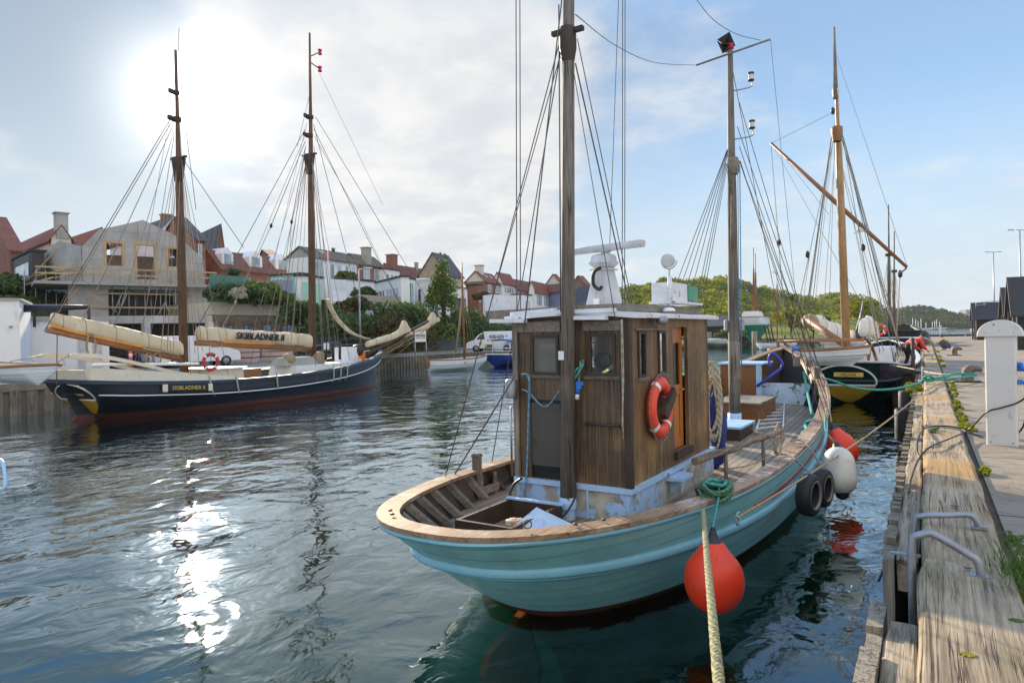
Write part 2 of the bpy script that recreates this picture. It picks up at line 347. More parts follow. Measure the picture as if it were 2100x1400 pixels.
def text_part(txt, parent, mat, pos, right, up, size, depth=0.004, name='lettering', shear=0.0, bold=0.0, bend=None):
    cu = bpy.data.curves.new('t', 'FONT'); cu.body = txt; cu.size = size; cu.extrude = depth; cu.align_x = 'CENTER'; cu.align_y = 'CENTER'; cu.shear = shear; cu.offset = bold; cu.resolution_u = 3
    o = bpy.data.objects.new('t', cu); COL.objects.link(o); bpy.context.view_layer.update()
    me = bpy.data.meshes.new_from_object(o.evaluated_get(bpy.context.evaluated_depsgraph_get())); bpy.data.objects.remove(o)
    r, u = Vector(right).normalized(), Vector(up).normalized(); nn = r.cross(u); M = Matrix((r, u, nn)).transposed().to_4x4(); M.translation = Vector(pos)
    M = ROOTM[parent.name] @ M
    if bend:
        for v in me.vertices: v.co = bend(v.co)
    me.transform(M); me.materials.clear(); me.materials.append(MATS[mat]); ob = bpy.data.objects.new(name, me); COL.objects.link(ob); ob.parent = parent; return ob
def panel_wall(mb, o, u, v, W, H, th, holes):
    """wall with real openings. o corner, u right, v up (unit), th thickness vector"""
    u, v, o, th = Vector(u), Vector(v), Vector(o), Vector(th)
    xs = sorted({0.0, W, *[h[0] for h in holes], *[h[2] for h in holes]}); ys = sorted({0.0, H, *[h[1] for h in holes], *[h[3] for h in holes]})
    for i in range(len(xs)-1):
        run = None
        for j in range(len(ys)-1):
            cxm, cym = (xs[i]+xs[i+1])/2, (ys[j]+ys[j+1])/2
            hole = any(h[0] < cxm < h[2] and h[1] < cym < h[3] for h in holes)
            if not hole: run = [ys[j] if run is None else run[0], ys[j+1]]
            if hole or j == len(ys)-2:
                if run:
                    a = [o+u*xs[i]+v*run[0], o+u*xs[i+1]+v*run[0]]
                    b = [o+u*xs[i+1]+v*run[1], o+u*xs[i]+v*run[1]]
                    q = a+b; mb.add(q+[p+th for p in q], [(0, 1, 2, 3), (7, 6, 5, 4), (0, 4, 5, 1), (1, 5, 6, 2), (2, 6, 7, 3), (3, 7, 4, 0)], False); run = None
# ------------------------------------------------------------------ hull builder
def cat1(P, t):
    """smooth interpolation of table [(t,v)..]"""
    if t <= P[0][0]: return P[0][1]
    for i in range(len(P)-1):
        if t <= P[i+1][0]:
            k = (t-P[i][0])/(P[i+1][0]-P[i][0])
            def sl(j):
                if j <= 0 or j >= len(P)-1: jj = max(0, min(j, len(P)-2)); return (P[jj+1][1]-P[jj][1])/(P[jj+1][0]-P[jj][0])
                return (P[j+1][1]-P[j-1][1])/(P[j+1][0]-P[j-1][0])
            h = P[i+1][0]-P[i][0]; m0, m1 = sl(i)*h, sl(i+1)*h
            return (2*k**3-3*k*k+1)*P[i][1]+(k**3-2*k*k+k)*m0+(-2*k**3+3*k*k)*P[i+1][1]+(k**3-k*k)*m1
    return P[-1][1]
class Hull:
    """levels: dicts z (function of fore-aft fraction or number), f0, f1, B, es, eb, tm, tr (transom half-breadth fraction)"""
    def __init__(s, M, levels, nt=56): s.M = M; s.L = levels; s.nt = nt
    def lev(s, i, t, side=1):
        """i float level index (0 top)"""
        a = int(min(len(s.L)-2, max(0, math.floor(i)))); k = i-a
        def pt(L):
            tm = L.get('tm', .42); tr = L.get('tr', 0)
            if t < tm: q = (tm-t)/tm; e = L.get('es', 2.2); b = max(0, 1-q**e)**(1/e); b = tr+(1-tr)*b
            else: q = (t-tm)/(1-tm); b = max(0, 1-q**L.get('eb', 2.2))**L.get('pb', .8)
            f = L['f0']+(L['f1']-L['f0'])*t; z = L['z'](t) if callable(L['z']) else L['z']
            return Vector((side*b*L['B'], f, z))
        p, q = pt(s.L[a]), pt(s.L[a+1]); return p.lerp(q, k)
    def P(s, i, t, side=1): return s.M @ s.lev(i, t, side)
    def tlist(s):
        n = s.nt; out = []
        for i in range(n+1):
            x = i/n; out.append(0.5*(2*x)**1.8 if x < .5 else 1-0.5*(2*(1-x))**1.8)
        return out
    def ring(s, i, closed=True):
        """full outline from bow port round the stern to bow starboard"""
        T = s.tlist(); A = [s.P(i, t, -1) for t in reversed(T)]; B = [s.P(i, t, 1) for t in T]
        if s.L[0].get('tr', 0) == 0: B = B[1:]
        return A+B
    def skin(s, mb, i0, i1, sub=4, refine=None):
        steps = []; n = max(1, round((i1-i0)*sub)); rows = [s.ring(i0+(i1-i0)*k/n) for k in range(n+1)]; mb.grid(rows, True); return mb
    def band(s, mb, i, w, h, out=0.02, t0=0.0, t1=1.0, sides=(1, -1), round_=True):
        """rubbing strake following level i"""
        T = [t for t in s.tlist() if t0 <= t <= t1]
        if t0 == 0.0 and len(sides) == 2: paths = [[(t, -1) for t in reversed(T)]+[(t, 1) for t in T[(1 if s.L[0].get('tr', 0) == 0 else 0):]]]
        else: paths = [[(t, sd) for t in T] for sd in sides]
        for pa in paths:
            P = [s.P(i, t, sd) for t, sd in pa]; rows = []
            for k, (t, sd) in enumerate(pa):
                tg = (P[min(k+1, len(P)-1)]-P[max(k-1, 0)]); nrm = tg.cross(UP).normalized()
                c = s.M @ Vector((0, s.lev(i, t).y, s.lev(i, t).z)) if s.lev(i, t).x > 0.05 else None
                ctr = s.M @ Vector((0, (s.L[0]['f0']+s.L[0]['f1'])*0.45, 0)); 
                if nrm.dot(P[k]-ctr) < 0: nrm = -nrm
                prof = [(-.01, h/2), (w*.6, h/2), (w, h/4), (w, -h/4), (w*.6, -h/2), (-.01, -h/2)]
                rows.append([P[k]+nrm*(a)+UP*b for a, b in prof])
            mb.grid(rows, True, close=True)
            o = len(mb.v)-len(rows)*6; mb.f += [[o+j for j in range(6)], [o+(len(rows)-1)*6+j for j in range(6)]]; mb.mi += [mb.cur]*2; mb.sm += [False]*2
        return mb
    def cap(s, mb, i, wi, wo, th, lift=0.0, t0=0.0, t1=1.0, close_bow=True):
        """flat rail cap board over the sheer"""
        T = [t for t in s.tlist() if t0 <= t <= t1]; pa = [(t, -1) for t in reversed(T)]+[(t, 1) for t in T]
        P = [s.P(i, t, sd) for t, sd in pa]; Q = [P[0]]; 
        for p in P[1:]:
            if (p-Q[-1]).length > 1e-4: Q.append(p)
        P = Q; rows = []; ctr = s.M @ Vector((0, (s.L[0]['f0']+s.L[0]['f1'])*0.5, 0)); last = None
        for k in range(len(P)):
            tg = P[min(k+1, len(P)-1)]-P[max(k-1, 0)]; tg.z = 0; nrm = tg.cross(UP).normalized()
            if last is None:
                if nrm.dot(P[k]-ctr) < 0: nrm = -nrm
            elif nrm.dot(last) < 0: nrm = -nrm
            last = nrm; z = UP*lift
            rows.append([P[k]+nrm*wo+z, P[k]+nrm*wo+z+UP*th, P[k]-nrm*wi+z+UP*th, P[k]-nrm*wi+z])
        mb.grid(rows, False, close=True); return mb
    def deck(s, mb, i, zf, t0=0.0, t1=1.0, inset=0.05):
        rows = []
        for t in s.tlist():
            if t < t0 or t > t1: continue
            a = s.lev(i, t, 1); x = max(0.0, a.x-inset); rows.append([s.M @ Vector((x*k, a.y, zf(a.y)+0.02*(1-k*k))) for k in (-1, -.5, 0, .5, 1)])
        mb.grid(rows, False); return mb
# ------------------------------------------------------------------ materials used
def water_mat():
    s = Mat('water', 0.04); t = s.t; t.nodes.remove(s.b); o = [n for n in t.nodes if n.type == 'OUTPUT_MATERIAL'][0]
    big = s.noise(0.42, 2, 0.5, (1, 1, 1), 0.4); mid = s.noise(1.7, 3, 0.5, (1.15, .85, 1), 0.5, (3, 1, 0)); sm = s.noise(7.0, 4, 0.55, (1, 1, 1), 0.3, (1, 8, 0)); tiny = s.noise(26, 3, 0.6)
    calm = s.rng(s.noise(0.13, 3, 0.55, off=(7, 2, 0)), 0.40, 0.62, 0.12, 1.0)
    h = s.math('ADD', s.math('MULTIPLY', big, 0.095), s.math('MULTIPLY', mid, 0.032))
    h = s.math('ADD', h, s.math('MULTIPLY', s.math('ADD', s.math('MULTIPLY', sm, 0.0030), s.math('MULTIPLY', tiny, 0.0003)), calm))
    b = s.n('ShaderNodeBump'); b.inputs['Strength'].default_value = 1.0; b.inputs['Distance'].default_value = 1.0; s.l(h, b.inputs['Height'])
    fr = s.n('ShaderNodeFresnel'); fr.inputs[0].default_value = 1.34; s.t.links.new(b.outputs[0], fr.inputs['Normal'])
    gl = s.n('ShaderNodeBsdfGlossy'); gl.inputs['Roughness'].default_value = 0.008; s.l((0.80, 0.92, 1.0), gl.inputs[0]); s.t.links.new(b.outputs[0], gl.inputs['Normal'])
    tr = s.n('ShaderNodeBsdfTransparent'); s.l((0.86, 0.95, 0.90), tr.inputs[0])
    mx = s.n('ShaderNodeMixShader'); s.l(s.math('MINIMUM', s.math('ADD', s.math('MULTIPLY', fr.outputs[0], 2.0), 0.02), 1.0), mx.inputs[0]); s.l(tr.outputs[0], mx.inputs[1]); s.l(gl.outputs[0], mx.inputs[2])
    s.l(mx.outputs[0], o.inputs[0])
    va = s.n('ShaderNodeVolumeAbsorption'); s.l((0.34, 0.74, 0.58), va.inputs[0]); va.inputs[1].default_value = 0.55; s.l(va.outputs[0], o.inputs['Volume']); return s.m
water_mat()
plain('seabed', (0.075, 0.17, 0.11), 0.95, 0.35, 0.6, bump=0)
def quay_concrete():
    s = Mat('quay_concrete', 0.9); a = s.noise(0.5, 6, 0.65); f = s.noise(28, 6, 0.75); st = s.noise(1.6, 5, 0.6, (1, 1, 1), 0.6, (3, 3, 3))
    c = s.mix(s.rng(a, 0.35, 0.68), (0.25, 0.20, 0.145), (0.36, 0.30, 0.22)); c = s.mix(s.rng(f, 0.3, 0.75, 0, 0.55), c, (0.20, 0.17, 0.135)); c = s.mix(s.rng(st, 0.54, 0.66, 0, 0.7), c, (0.15, 0.125, 0.095)); ck = s.rng(s.math('ABSOLUTE', s.math('SUBTRACT', s.noise(0.9, 7, .6, (.6, 1.4, 1), .5, (1, 9, 0)), .5)), 0, .006, 1, 0); c = s.mix(s.math('MULTIPLY', ck, .7), c, (0.05, 0.045, 0.035))
    c = s.mix(s.seam(1, 3.0, 0.012), c, (0.05, 0.045, 0.04)); s.col(c); s.bump(s.math('SUBTRACT', f, s.seam(1, 3.0, 0.012)), 0.012); return s.m
quay_concrete()
wood('beam_wood', (0.20, 0.145, 0.085), (0.46, 0.36, 0.235), 1, 4.0, 0.85, crack=0.035, bump=0.008, stain=((0.38, 0.22, 0.07), 0.55))
wood('beam_wood_grey', (0.14, 0.10, 0.06), (0.44, 0.345, 0.225), 1, 3.4, 0.85, crack=0.022, bump=0.010, stain=((0.22, 0.19, 0.09), 0.9))
wood('fender_wood', (0.10, 0.085, 0.06), (0.34, 0.29, 0.22), 2, 5.0, 0.9, crack=0.03, bump=0.006)
wood('waling_wood', (0.16, 0.13, 0.09), (0.46, 0.38, 0.26), 1, 5.0, 0.9, crack=0.06, bump=0.01)
wood('deck_wood', (0.16, 0.125, 0.085), (0.40, 0.33, 0.245), 1, 5.0, 0.8, seam=(0, 0.115, 0.09), bump=0.004)
wood('cap_wood', (0.14, 0.08, 0.045), (0.44, 0.28, 0.165), 1, 5.0, 0.6, bump=0.004, stain=((0.52, 0.42, 0.32), 1.7), crack=0.012)
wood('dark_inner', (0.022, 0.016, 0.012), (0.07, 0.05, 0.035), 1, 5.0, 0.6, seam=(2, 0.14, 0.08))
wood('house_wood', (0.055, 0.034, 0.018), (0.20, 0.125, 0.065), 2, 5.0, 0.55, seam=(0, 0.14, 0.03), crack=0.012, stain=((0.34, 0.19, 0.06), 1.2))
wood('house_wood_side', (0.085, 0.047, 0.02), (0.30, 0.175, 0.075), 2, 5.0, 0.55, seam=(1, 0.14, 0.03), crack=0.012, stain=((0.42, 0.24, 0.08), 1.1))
wood('grey_timber', (0.11, 0.09, 0.07), (0.34, 0.29, 0.23), 2, 4.0, 0.8, crack=0.03)
wood('dark_mast', (0.07, 0.06, 0.048), (0.23, 0.20, 0.165), 2, 4.0, 0.7, crack=0.02)
wood('brown_mast', (0.075, 0.038, 0.02), (0.19, 0.10, 0.055), 2, 4.0, 0.6, crack=0.015)
wood('pine_mast', (0.32, 0.17, 0.075), (0.55, 0.34, 0.17), 2, 3.0, 0.4, crack=0.006)
wood('varnish', (0.17, 0.075, 0.03), (0.36, 0.17, 0.075), 1, 3.0, 0.5)
wood('orange_door', (0.33, 0.10, 0.018), (0.52, 0.19, 0.04), 2, 3.0, 0.35)
wood('log_wood', (0.11, 0.075, 0.045), (0.33, 0.25, 0.17), 1, 5.0, 0.8, crack=0.04)
wood('grey_board', (0.10, 0.085, 0.07), (0.30, 0.265, 0.22), 1, 4.0, 0.8)
wood('red_wood', (0.13, 0.015, 0.012), (0.24, 0.03, 0.02), 2, 4.0, 0.7, seam=(1, 0.2, 0.06))
peel('blue_peel', (0.38, 0.56, 0.82), (0.42, 0.40, 0.33), 0.50, 1.7, rust=(0.27, 0.14, 0.05))
peel('blue_paint', (0.42, 0.60, 0.84), (0.25, 0.22, 0.18), 0.62, 2.6)
peel('blue_white_peel', (0.50, 0.64, 0.80), (0.13, 0.12, 0.11), 0.56, 3.2, ax=1)
peel('cap_worn', (0.42, 0.25, 0.14), (0.60, 0.50, 0.39), 0.50, 3.0)
peel('white_peel', (0.72, 0.74, 0.78), (0.25, 0.22, 0.18), 0.60, 3.0)
hullpaint('teal_hull', (0.23, 0.50, 0.53), 0.15, 0.38, var=.2, streak=(0.36, 0.44, 0.38))
hullpaint('teal_light', (0.22, 0.50, 0.62), 3.0, 0.28)
hullpaint('boot_red', (0.075, 0.022, 0.014), 0.5, 0.6)
hullpaint('black_hull', (0.016, 0.02, 0.032), 0.19, 0.38, streak=(0.07, 0.08, 0.10))
hullpaint('navy_rim', (0.035, 0.055, 0.085), 3, 0.4)
hullpaint('boot_brown', (0.12, 0.04, 0.03), 0.4, 0.6)
hullpaint('green_hull', (0.004, 0.02, 0.013), 0.25, 0.2)
hullpaint('violet_hull', (0.045, 0.035, 0.05), 0.16, 0.28)
hullpaint('sea_green', (0.02, 0.25, 0.17), 0.2, 0.5)
hullpaint('white_hull', (0.74, 0.75, 0.77), 0.11, 0.35, var=0.05)
hullpaint('ochre', (0.48, 0.25, 0.02), 0.2, 0.5)
hullpaint('blue_hull', (0.01, 0.03, 0.22), 0.3, 0.3)
plain('varnish_dark', (0.22, 0.085, 0.02), 0.35)
plain('white_paint', (0.76, 0.77, 0.78), 0.45, 0.08)
plain('grey_white', (0.55, 0.56, 0.57), 0.5, 0.18)
plain('cream', (0.66, 0.60, 0.48), 0.5, 0.08)
plain('light_blue', (0.35, 0.55, 0.75), 0.5, 0.12)
plain('red_stripe', (0.30, 0.03, 0.05), 0.4, 0.1)
plain('white_line', (0.78, 0.78, 0.76), 0.4, 0.05)
plain('canvas', (0.62, 0.51, 0.35), 0.85, 0.13, 2.0, bump=0.02, bscale=2.2)
plain('canvas_orange', (0.80, 0.30, 0.05), 0.85, 0.15, 2.0)
plain('white_canvas', (0.72, 0.68, 0.60), 0.85, 0.12, 2.0, bump=0.03, bscale=3)
plain('grey_canvas', (0.33, 0.34, 0.30), 0.85, 0.15, 2.0, bump=0.02, bscale=3)
plain('steel', (0.42, 0.43, 0.45), 0.42, 0.15, metal=0.85)
plain('galvanised', (0.33, 0.34, 0.36), 0.5, 0.2, 6, metal=0.7)
plain('dark_iron', (0.05, 0.045, 0.042), 0.55, 0.3, metal=0.3)
plain('rust_iron', (0.17, 0.12, 0.085), 0.7, 0.35, 5)
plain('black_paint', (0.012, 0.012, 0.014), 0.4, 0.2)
plain('dark_brown', (0.045, 0.028, 0.018), 0.6, 0.25)
plain('screen_black', (0.075, 0.072, 0.06), 0.75, 0.12, 1.5)
plain('rubber', (0.018, 0.018, 0.02), 0.65, 0.3, 8, bump=0.004)
plain('ball_red', (0.78, 0.045, 0.012), 0.42, 0.14, 2.2, bump=0.001)
plain('ring_dark', (0.42, 0.03, 0.035), 0.5, 0.15)
plain('ring_red', (0.80, 0.07, 0.03), 0.5, 0.1)
plain('fender_white', (0.60, 0.60, 0.56), 0.55, 0.22, 2.4)
plain('fender_dark', (0.018, 0.022, 0.03), 0.45, 0.2)
plain('blue_plastic', (0.03, 0.16, 0.60), 0.35, 0.1)
plain('blue_metal', (0.04, 0.045, 0.38), 0.45, 0.2)
plain('blue_cloth', (0.025, 0.045, 0.20), 0.9, 0.3, 4, bump=0.03, bscale=7)
plain('green_cloth', (0.24, 0.42, 0.05), 0.9, 0.25, 4, bump=0.02, bscale=8)
plain('sea_green_board', (0.07, 0.28, 0.18), 0.5, 0.15)
plain('dark_navy', (0.05, 0.06, 0.10), 0.5, 0.2)
plain('white_plastic', (0.80, 0.80, 0.78), 0.35, 0.04, bump=0)
plain('pillar_paint', (0.66, 0.64, 0.61), 0.4, 0.05, 1.5, bump=0.0006)
plain('hi_vis', (0.85, 0.05, 0.03), 0.7, 0.1, 8)
plain('silver_tape', (0.75, 0.75, 0.75), 0.4, 0.05)
plain('olive_cloth', (0.16, 0.14, 0.06), 0.9, 0.3, 8, bump=0.01)
plain('jeans', (0.05, 0.08, 0.17), 0.9, 0.25, 8)
plain('dark_cloth', (0.02, 0.021, 0.026), 0.85, 0.2, 8)
plain('skin', (0.52, 0.29, 0.19), 0.6, 0.08)
plain('hair', (0.02, 0.014, 0.01), 0.6, 0.3, 20)
plain('lens_red', (0.6, 0.01, 0.08), 0.2, 0.1)
plain('rudder_orange', (0.55, 0.16, 0.03), 0.5, 0.25)
plain('gold', (0.62, 0.42, 0.10), 0.45, 0.1)
plain('yellow_paint', (0.75, 0.50, 0.03), 0.4, 0.1)
plain('orange_plastic', (0.85, 0.22, 0.03), 0.5, 0.1)
ropemat('rope_teal', (0.06, 0.36, 0.31)); ropemat('rope_green', (0.09, 0.21, 0.12), 0.05, 0.4); ropemat('rope_tan', (0.42, 0.32, 0.19)); ropemat('rope_light', (0.52, 0.47, 0.36)); ropemat('rope_grey', (0.27, 0.25, 0.22)); ropemat('rope_blue', (0.16, 0.33, 0.48))
plain('wire', (0.10, 0.09, 0.08), 0.6, 0.2, bump=0); plain('wire_light', (0.30, 0.25, 0.19), 0.7, 0.25, bump=0); plain('black_cable', (0.012, 0.012, 0.014), 0.45, 0.1, bump=0)
glassy('glass_dark'); glassy('glass_sky', (0.28, 0.36, 0.44), 0.08); glassy('glass_deep', (0.02, 0.025, 0.03), 0.1)
clear('glass_clear'); clear('glass_frosted', (0.7, 0.72, 0.7), 0.72, (0.17, 0.17, 0.145)); clear('glass_green', (0.55, 0.8, 0.72), 0.25, (0.25, 0.5, 0.42))
foliage('leaf_dark', (0.035, 0.075, 0.03), (0.13, 0.19, 0.07)); foliage('leaf_mid', (0.05, 0.09, 0.02), (0.19, 0.24, 0.06), 0.5); foliage('leaf_yellow', (0.10, 0.13, 0.01), (0.40, 0.36, 0.03), 0.6)
foliage('forest', (0.025, 0.075, 0.008), (0.34, 0.34, 0.015), 0.045); foliage('forest_far', (0.03, 0.05, 0.02), (0.09, 0.11, 0.035), 0.03); foliage('weed', (0.12, 0.17, 0.015), (0.42, 0.38, 0.05), 12); foliage('weed_green', (0.045, 0.10, 0.02), (0.16, 0.24, 0.06), 14); foliage('leaf_rust', (0.07, 0.06, 0.025), (0.16, 0.12, 0.045), 0.6)
plain('bark', (0.07, 0.055, 0.04), 0.9, 0.3, 6)
plain('soil', (0.09, 0.07, 0.045), 0.95, 0.4, 6, bump=.01)
plain('earth', (0.045, 0.055, 0.025), 0.95, 0.45, 0.5, bump=0.1, bscale=2)
plain('left_paving', (0.20, 0.19, 0.18), 0.9, 0.2, 0.5)
plain('render_white', (0.80, 0.80, 0.80), 0.85, 0.06, 0.5); plain('render_cream', (0.62, 0.58, 0.50), 0.85, 0.08, 0.5); 
def panelled():
    s = Mat('render_grey', 0.85); a = s.noise(0.5, 6, 0.65); f = s.noise(3, 5, 0.6, (1, 1, .3)); c = s.mix(s.rng(a, .35, .65), (0.31, 0.30, 0.29), (0.44, 0.43, 0.42)); c = s.mix(s.rng(f, .55, .75, 0, .5), c, (0.22, 0.21, 0.20))
    m_ = s.math('MAXIMUM', s.seam(2, 1.25, .02), s.seam(0, 2.4, .01)); s.col(s.mix(s.math('MULTIPLY', m_, .5), c, (0.15, 0.15, 0.15))); s.bump(m_, -.01)
panelled()
plain('render_blue', (0.22, 0.25, 0.42), 0.8, 0.1, .5); plain('render_pink', (0.58, 0.44, 0.40), 0.85, .1, .5); plain('render_mint', (0.35, 0.62, 0.50), 0.8, .1, .5)
peel('white_old_wall', (0.70, 0.72, 0.76), (0.40, 0.38, 0.36), 0.60, 0.9)
bricks('brick_red', (0.27, 0.085, 0.045)); bricks('brick_tan', (0.40, 0.31, 0.21)); bricks('brick_brown', (0.22, 0.12, 0.08)); bricks('stone_wall', (0.30, 0.25, 0.18), (0.16, 0.14, 0.11), 0.45, 0.22)
tiles('tile_red', (0.27, 0.095, 0.06)); tiles('tile_brown', (0.22, 0.10, 0.07)); tiles('tile_grey', (0.10, 0.10, 0.105), 0.9, 0.9, 0.2); tiles('tile_lichen', (0.16, 0.14, 0.10), 1.1, 0.9, 0.25)
plain('roof_felt', (0.045, 0.047, 0.052), 0.9, 0.2, 1.0); plain('hut_black', (0.022, 0.02, 0.02), 0.75, 0.2, 2)
wood('hut_boards', (0.022, 0.02, 0.019), (0.06, 0.054, 0.05), 2, 4, 0.8, seam=(1, 0.14, 0.05)); wood('hut_boards_front', (0.05, 0.045, 0.04), (0.12, 0.105, 0.09), 2, 4, 0.8, seam=(0, 0.14, 0.05))
wood('grey_cladding', (0.09, 0.10, 0.10), (0.16, 0.17, 0.17), 2, 3, 0.7, seam=(1, 0.18, 0.06))
wood('scaffold_board', (0.33, 0.22, 0.11), (0.55, 0.40, 0.22), 1, 4, 0.8)
plain('concrete', (0.36, 0.34, 0.31), 0.9, 0.15, 0.8); plain('far_haze_wall', (0.27, 0.28, 0.31), 0.9, 0.1, 0.1)
plain('fleece_purple', (0.10, 0.04, 0.30), 0.8, 0.2)
# ------------------------------------------------------------------ setting
QZ = 1.3
def box2(name, x0, y0, z0, x1, y1, z1, mat, **k):
    return MB().box(((x0+x1)/2, (y0+y1)/2, (z0+z1)/2), (x1-x0, y1-y0, z1-z0)).build(name, mat, **k)
# water: one closed body reaching the horizon
mb = MB(); mb.hexa([(-1500, -60, -6), (1500, -60, -6), (1500, 3000, -6), (-1500, 3000, -6)], [(-1500, -60, 0), (1500, -60, 0), (1500, 3000, 0), (-1500, 3000, 0)])
mb.build('water', 'water', kind='structure', origin=(0, 0, 0))
mb = MB(); mb.add([(-1400, -50, -1.9), (1400, -50, -1.9), (1400, 2900, -1.9), (-1400, 2900, -1.9)], [(0, 1, 2, 3)]); mb.build('seabed', 'seabed', kind='structure', origin=(0, 0, -2.2))
# right quay deck: inner edge sits behind the cap timbers
QE = 118.0
mb = MB(); mb.hexa([(0.50, -12, -3), (60, -12, -3), (60, QE, -3), (0.50, QE, -3)], [(0.50, -12, QZ), (60, -12, QZ), (60, QE, QZ), (0.50, QE, QZ)])
mb.build('quay_deck', 'quay_concrete', kind='structure', origin=(0, 0, 0))
# retaining wall behind the fender planks
box2('quay_wall', -0.03, -12, -3, 0.495, QE, 0.98, 'concrete', kind='structure')
# left bank
def lq(y): return -31.5 if y < 33 else -41.3
mb = MB(); pts = [(-31.5, -30), (-31.5, 33), (-41.3, 36), (-42.3, 72), (-40, 84), (-30, 95), (-160, 95), (-160, -30)]
mb.prism([(x, y, -3) for x, y in pts], (0, 0, 4.25)); mb.build('left_quay', 'left_paving', kind='structure', origin=(0, 0, 0))
# hillside terrain behind the left quay
HX0 = -52
def hillz(x, y):
    d = max(0.0, (HX0 - x) - max(0, (y-60))*0.05); base = 1.25
    z = base + 9.5*(1-math.exp(-(d/16.0)**1.5)) if d > 0 else base
    z *= 1.0
    return z + 0.35*math.sin(x*.7+y*.33)*min(1, d/5)
mb = MB(); rows = []
for i in range(70):
    y = -20+i*3.0; rows.append([Vector((x, y, hillz(x, y)-0.02)) for x in [HX0+1-0.9*j for j in range(16)]+[HX0-14-4*j for j in range(40)]])
mb.grid(rows, True); mb.build('hillside', 'earth', kind='structure', origin=(0, 0, 0))
# far left shore (round the head of the harbour towards the wood)
mb = MB(); pts = [D(1330, 700, 92), D(1462, 700, 112), D(1500, 700, 118), D(1600, 700, 125), D(1690, 700, 135), D(1700, 700, 160), D(1760, 700, 220), D(1850, 700, 420), D(1995, 700, 700), D(2300, 700, 800), D(2400, 700, 2500), D(900, 700, 2500), D(600, 700, 140), D(900, 700, 88)]
mb.prism([(p.x, p.y, -3) for p in pts], (0, 0, 3.7)); mb.build('far_shore', 'earth', kind='structure', origin=(0, 0, 0))
# ------------------------------------------------------------------ foliage makers
def leafcloud(blobs, n, size, seed, flat=0.75):
    """many small leaf faces spread over the shells of overlapping blobs"""
    rs = np.random.RandomState(seed); w = np.array([b[3]**2 for b in blobs]); w = w/w.sum(); idx = rs.choice(len(blobs), n, p=w)
    B = np.array([b[:4] for b in blobs])[idx]; d = rs.normal(size=(n, 3)); d /= np.linalg.norm(d, axis=1)[:, None]; d[:, 2] = np.where(d[:, 2] < -0.35, -d[:, 2], d[:, 2])
    r = B[:, 3]*(0.62+0.45*rs.rand(n)**0.6); c = B[:, :3]+d*r[:, None]*np.array([1, 1, flat])
    a = rs.normal(size=(n, 3)); a /= np.linalg.norm(a, axis=1)[:, None]; nn = d+0.9*rs.normal(size=(n, 3)); u = np.cross(a, nn); u /= np.linalg.norm(u, axis=1)[:, None]+1e-9; v = np.cross(nn, u); v /= np.linalg.norm(v, axis=1)[:, None]+1e-9
    s = size*(0.6+0.8*rs.rand(n))[:, None]; k = 0.55+0.3*rs.rand(n)[:, None]
    V = np.stack([c-u*s, c-v*s*k, c+u*s, c+v*s*k], 1).reshape(-1, 3); return V
def leafmesh(name, V, mat, parent=None, **kw):
    me = bpy.data.meshes.new(name); n = len(V)//4; me.vertices.add(len(V)); me.vertices.foreach_set('co', V.astype(np.float32).ravel()); me.loops.add(len(V)); me.loops.foreach_set('vertex_index', np.arange(len(V), dtype=np.int32))
    me.polygons.add(n); me.polygons.foreach_set('loop_start', np.arange(0, len(V), 4, dtype=np.int32)); me.update(calc_edges=True); me.materials.append(MATS[mat])
    ob = bpy.data.objects.new(name, me); COL.objects.link(ob)
    if parent: ob.parent = parent; ROOTM[ob.name] = ROOTM[parent.name]
    for k, v in kw.items(): ob[{'cat': 'category'}.get(k, k)] = v
    return ob
TREESEED = [100]
def tree(name, label, p, h, w, mat, cat='tree', group=None, leaf=0.22, n=1800, shape='round', trunk=True, nb=11):
    TREESEED[0] += 1; rs = random.Random(TREESEED[0]); t = thing(name, label, cat, p, rs.random()*6, group)
    blobs = []
    for i in range(nb):
        if shape == 'cone': zz = h*(0.12+0.85*i/nb); rr = w*0.5*(1.05-zz/h)+0.15; a = rs.random()*6.3; blobs.append((math.cos(a)*rr*.4, math.sin(a)*rr*.4, zz, rr*(.7+.3*rs.random())))
        elif shape == 'bush': a = rs.random()*6.3; q = rs.random()**.5*w*.36; rr = w*(.16+.14*rs.random()); blobs.append((math.cos(a)*q, math.sin(a)*q, max(rr*.5, h*(.25+.5*rs.random())-rr*.2), rr))
        else: a = rs.random()*6.3; q = rs.random()**.5*w*.33; zz = h*(.42+.45*rs.random()); rr = w*(.15+.13*rs.random()); blobs.append((math.cos(a)*q, math.sin(a)*q, zz, rr))
    leafmesh('crown', leafcloud(blobs, n, leaf, TREESEED[0]), mat, t)
    if trunk:
        M = ROOTM[t.name].inverted(); mb = MB(); mb.tube([M @ Vector((0, 0, -0.3)), M @ Vector((.03*w, 0, h*.35)), M @ Vector((0, .02*w, h*.7))], [h*.03+.04, h*.022+.03, .03], 7)
        for b in blobs[:6]: mb.tube([M @ Vector((.02*w, 0, h*.3)), M @ (Vector(b[:3])*.8+Vector((0, 0, h*.06))), M @ Vector(b[:3])], [h*.012+.02, h*.008+.012, .01], 5)
        mb.build('trunk', 'bark', t)
    return t
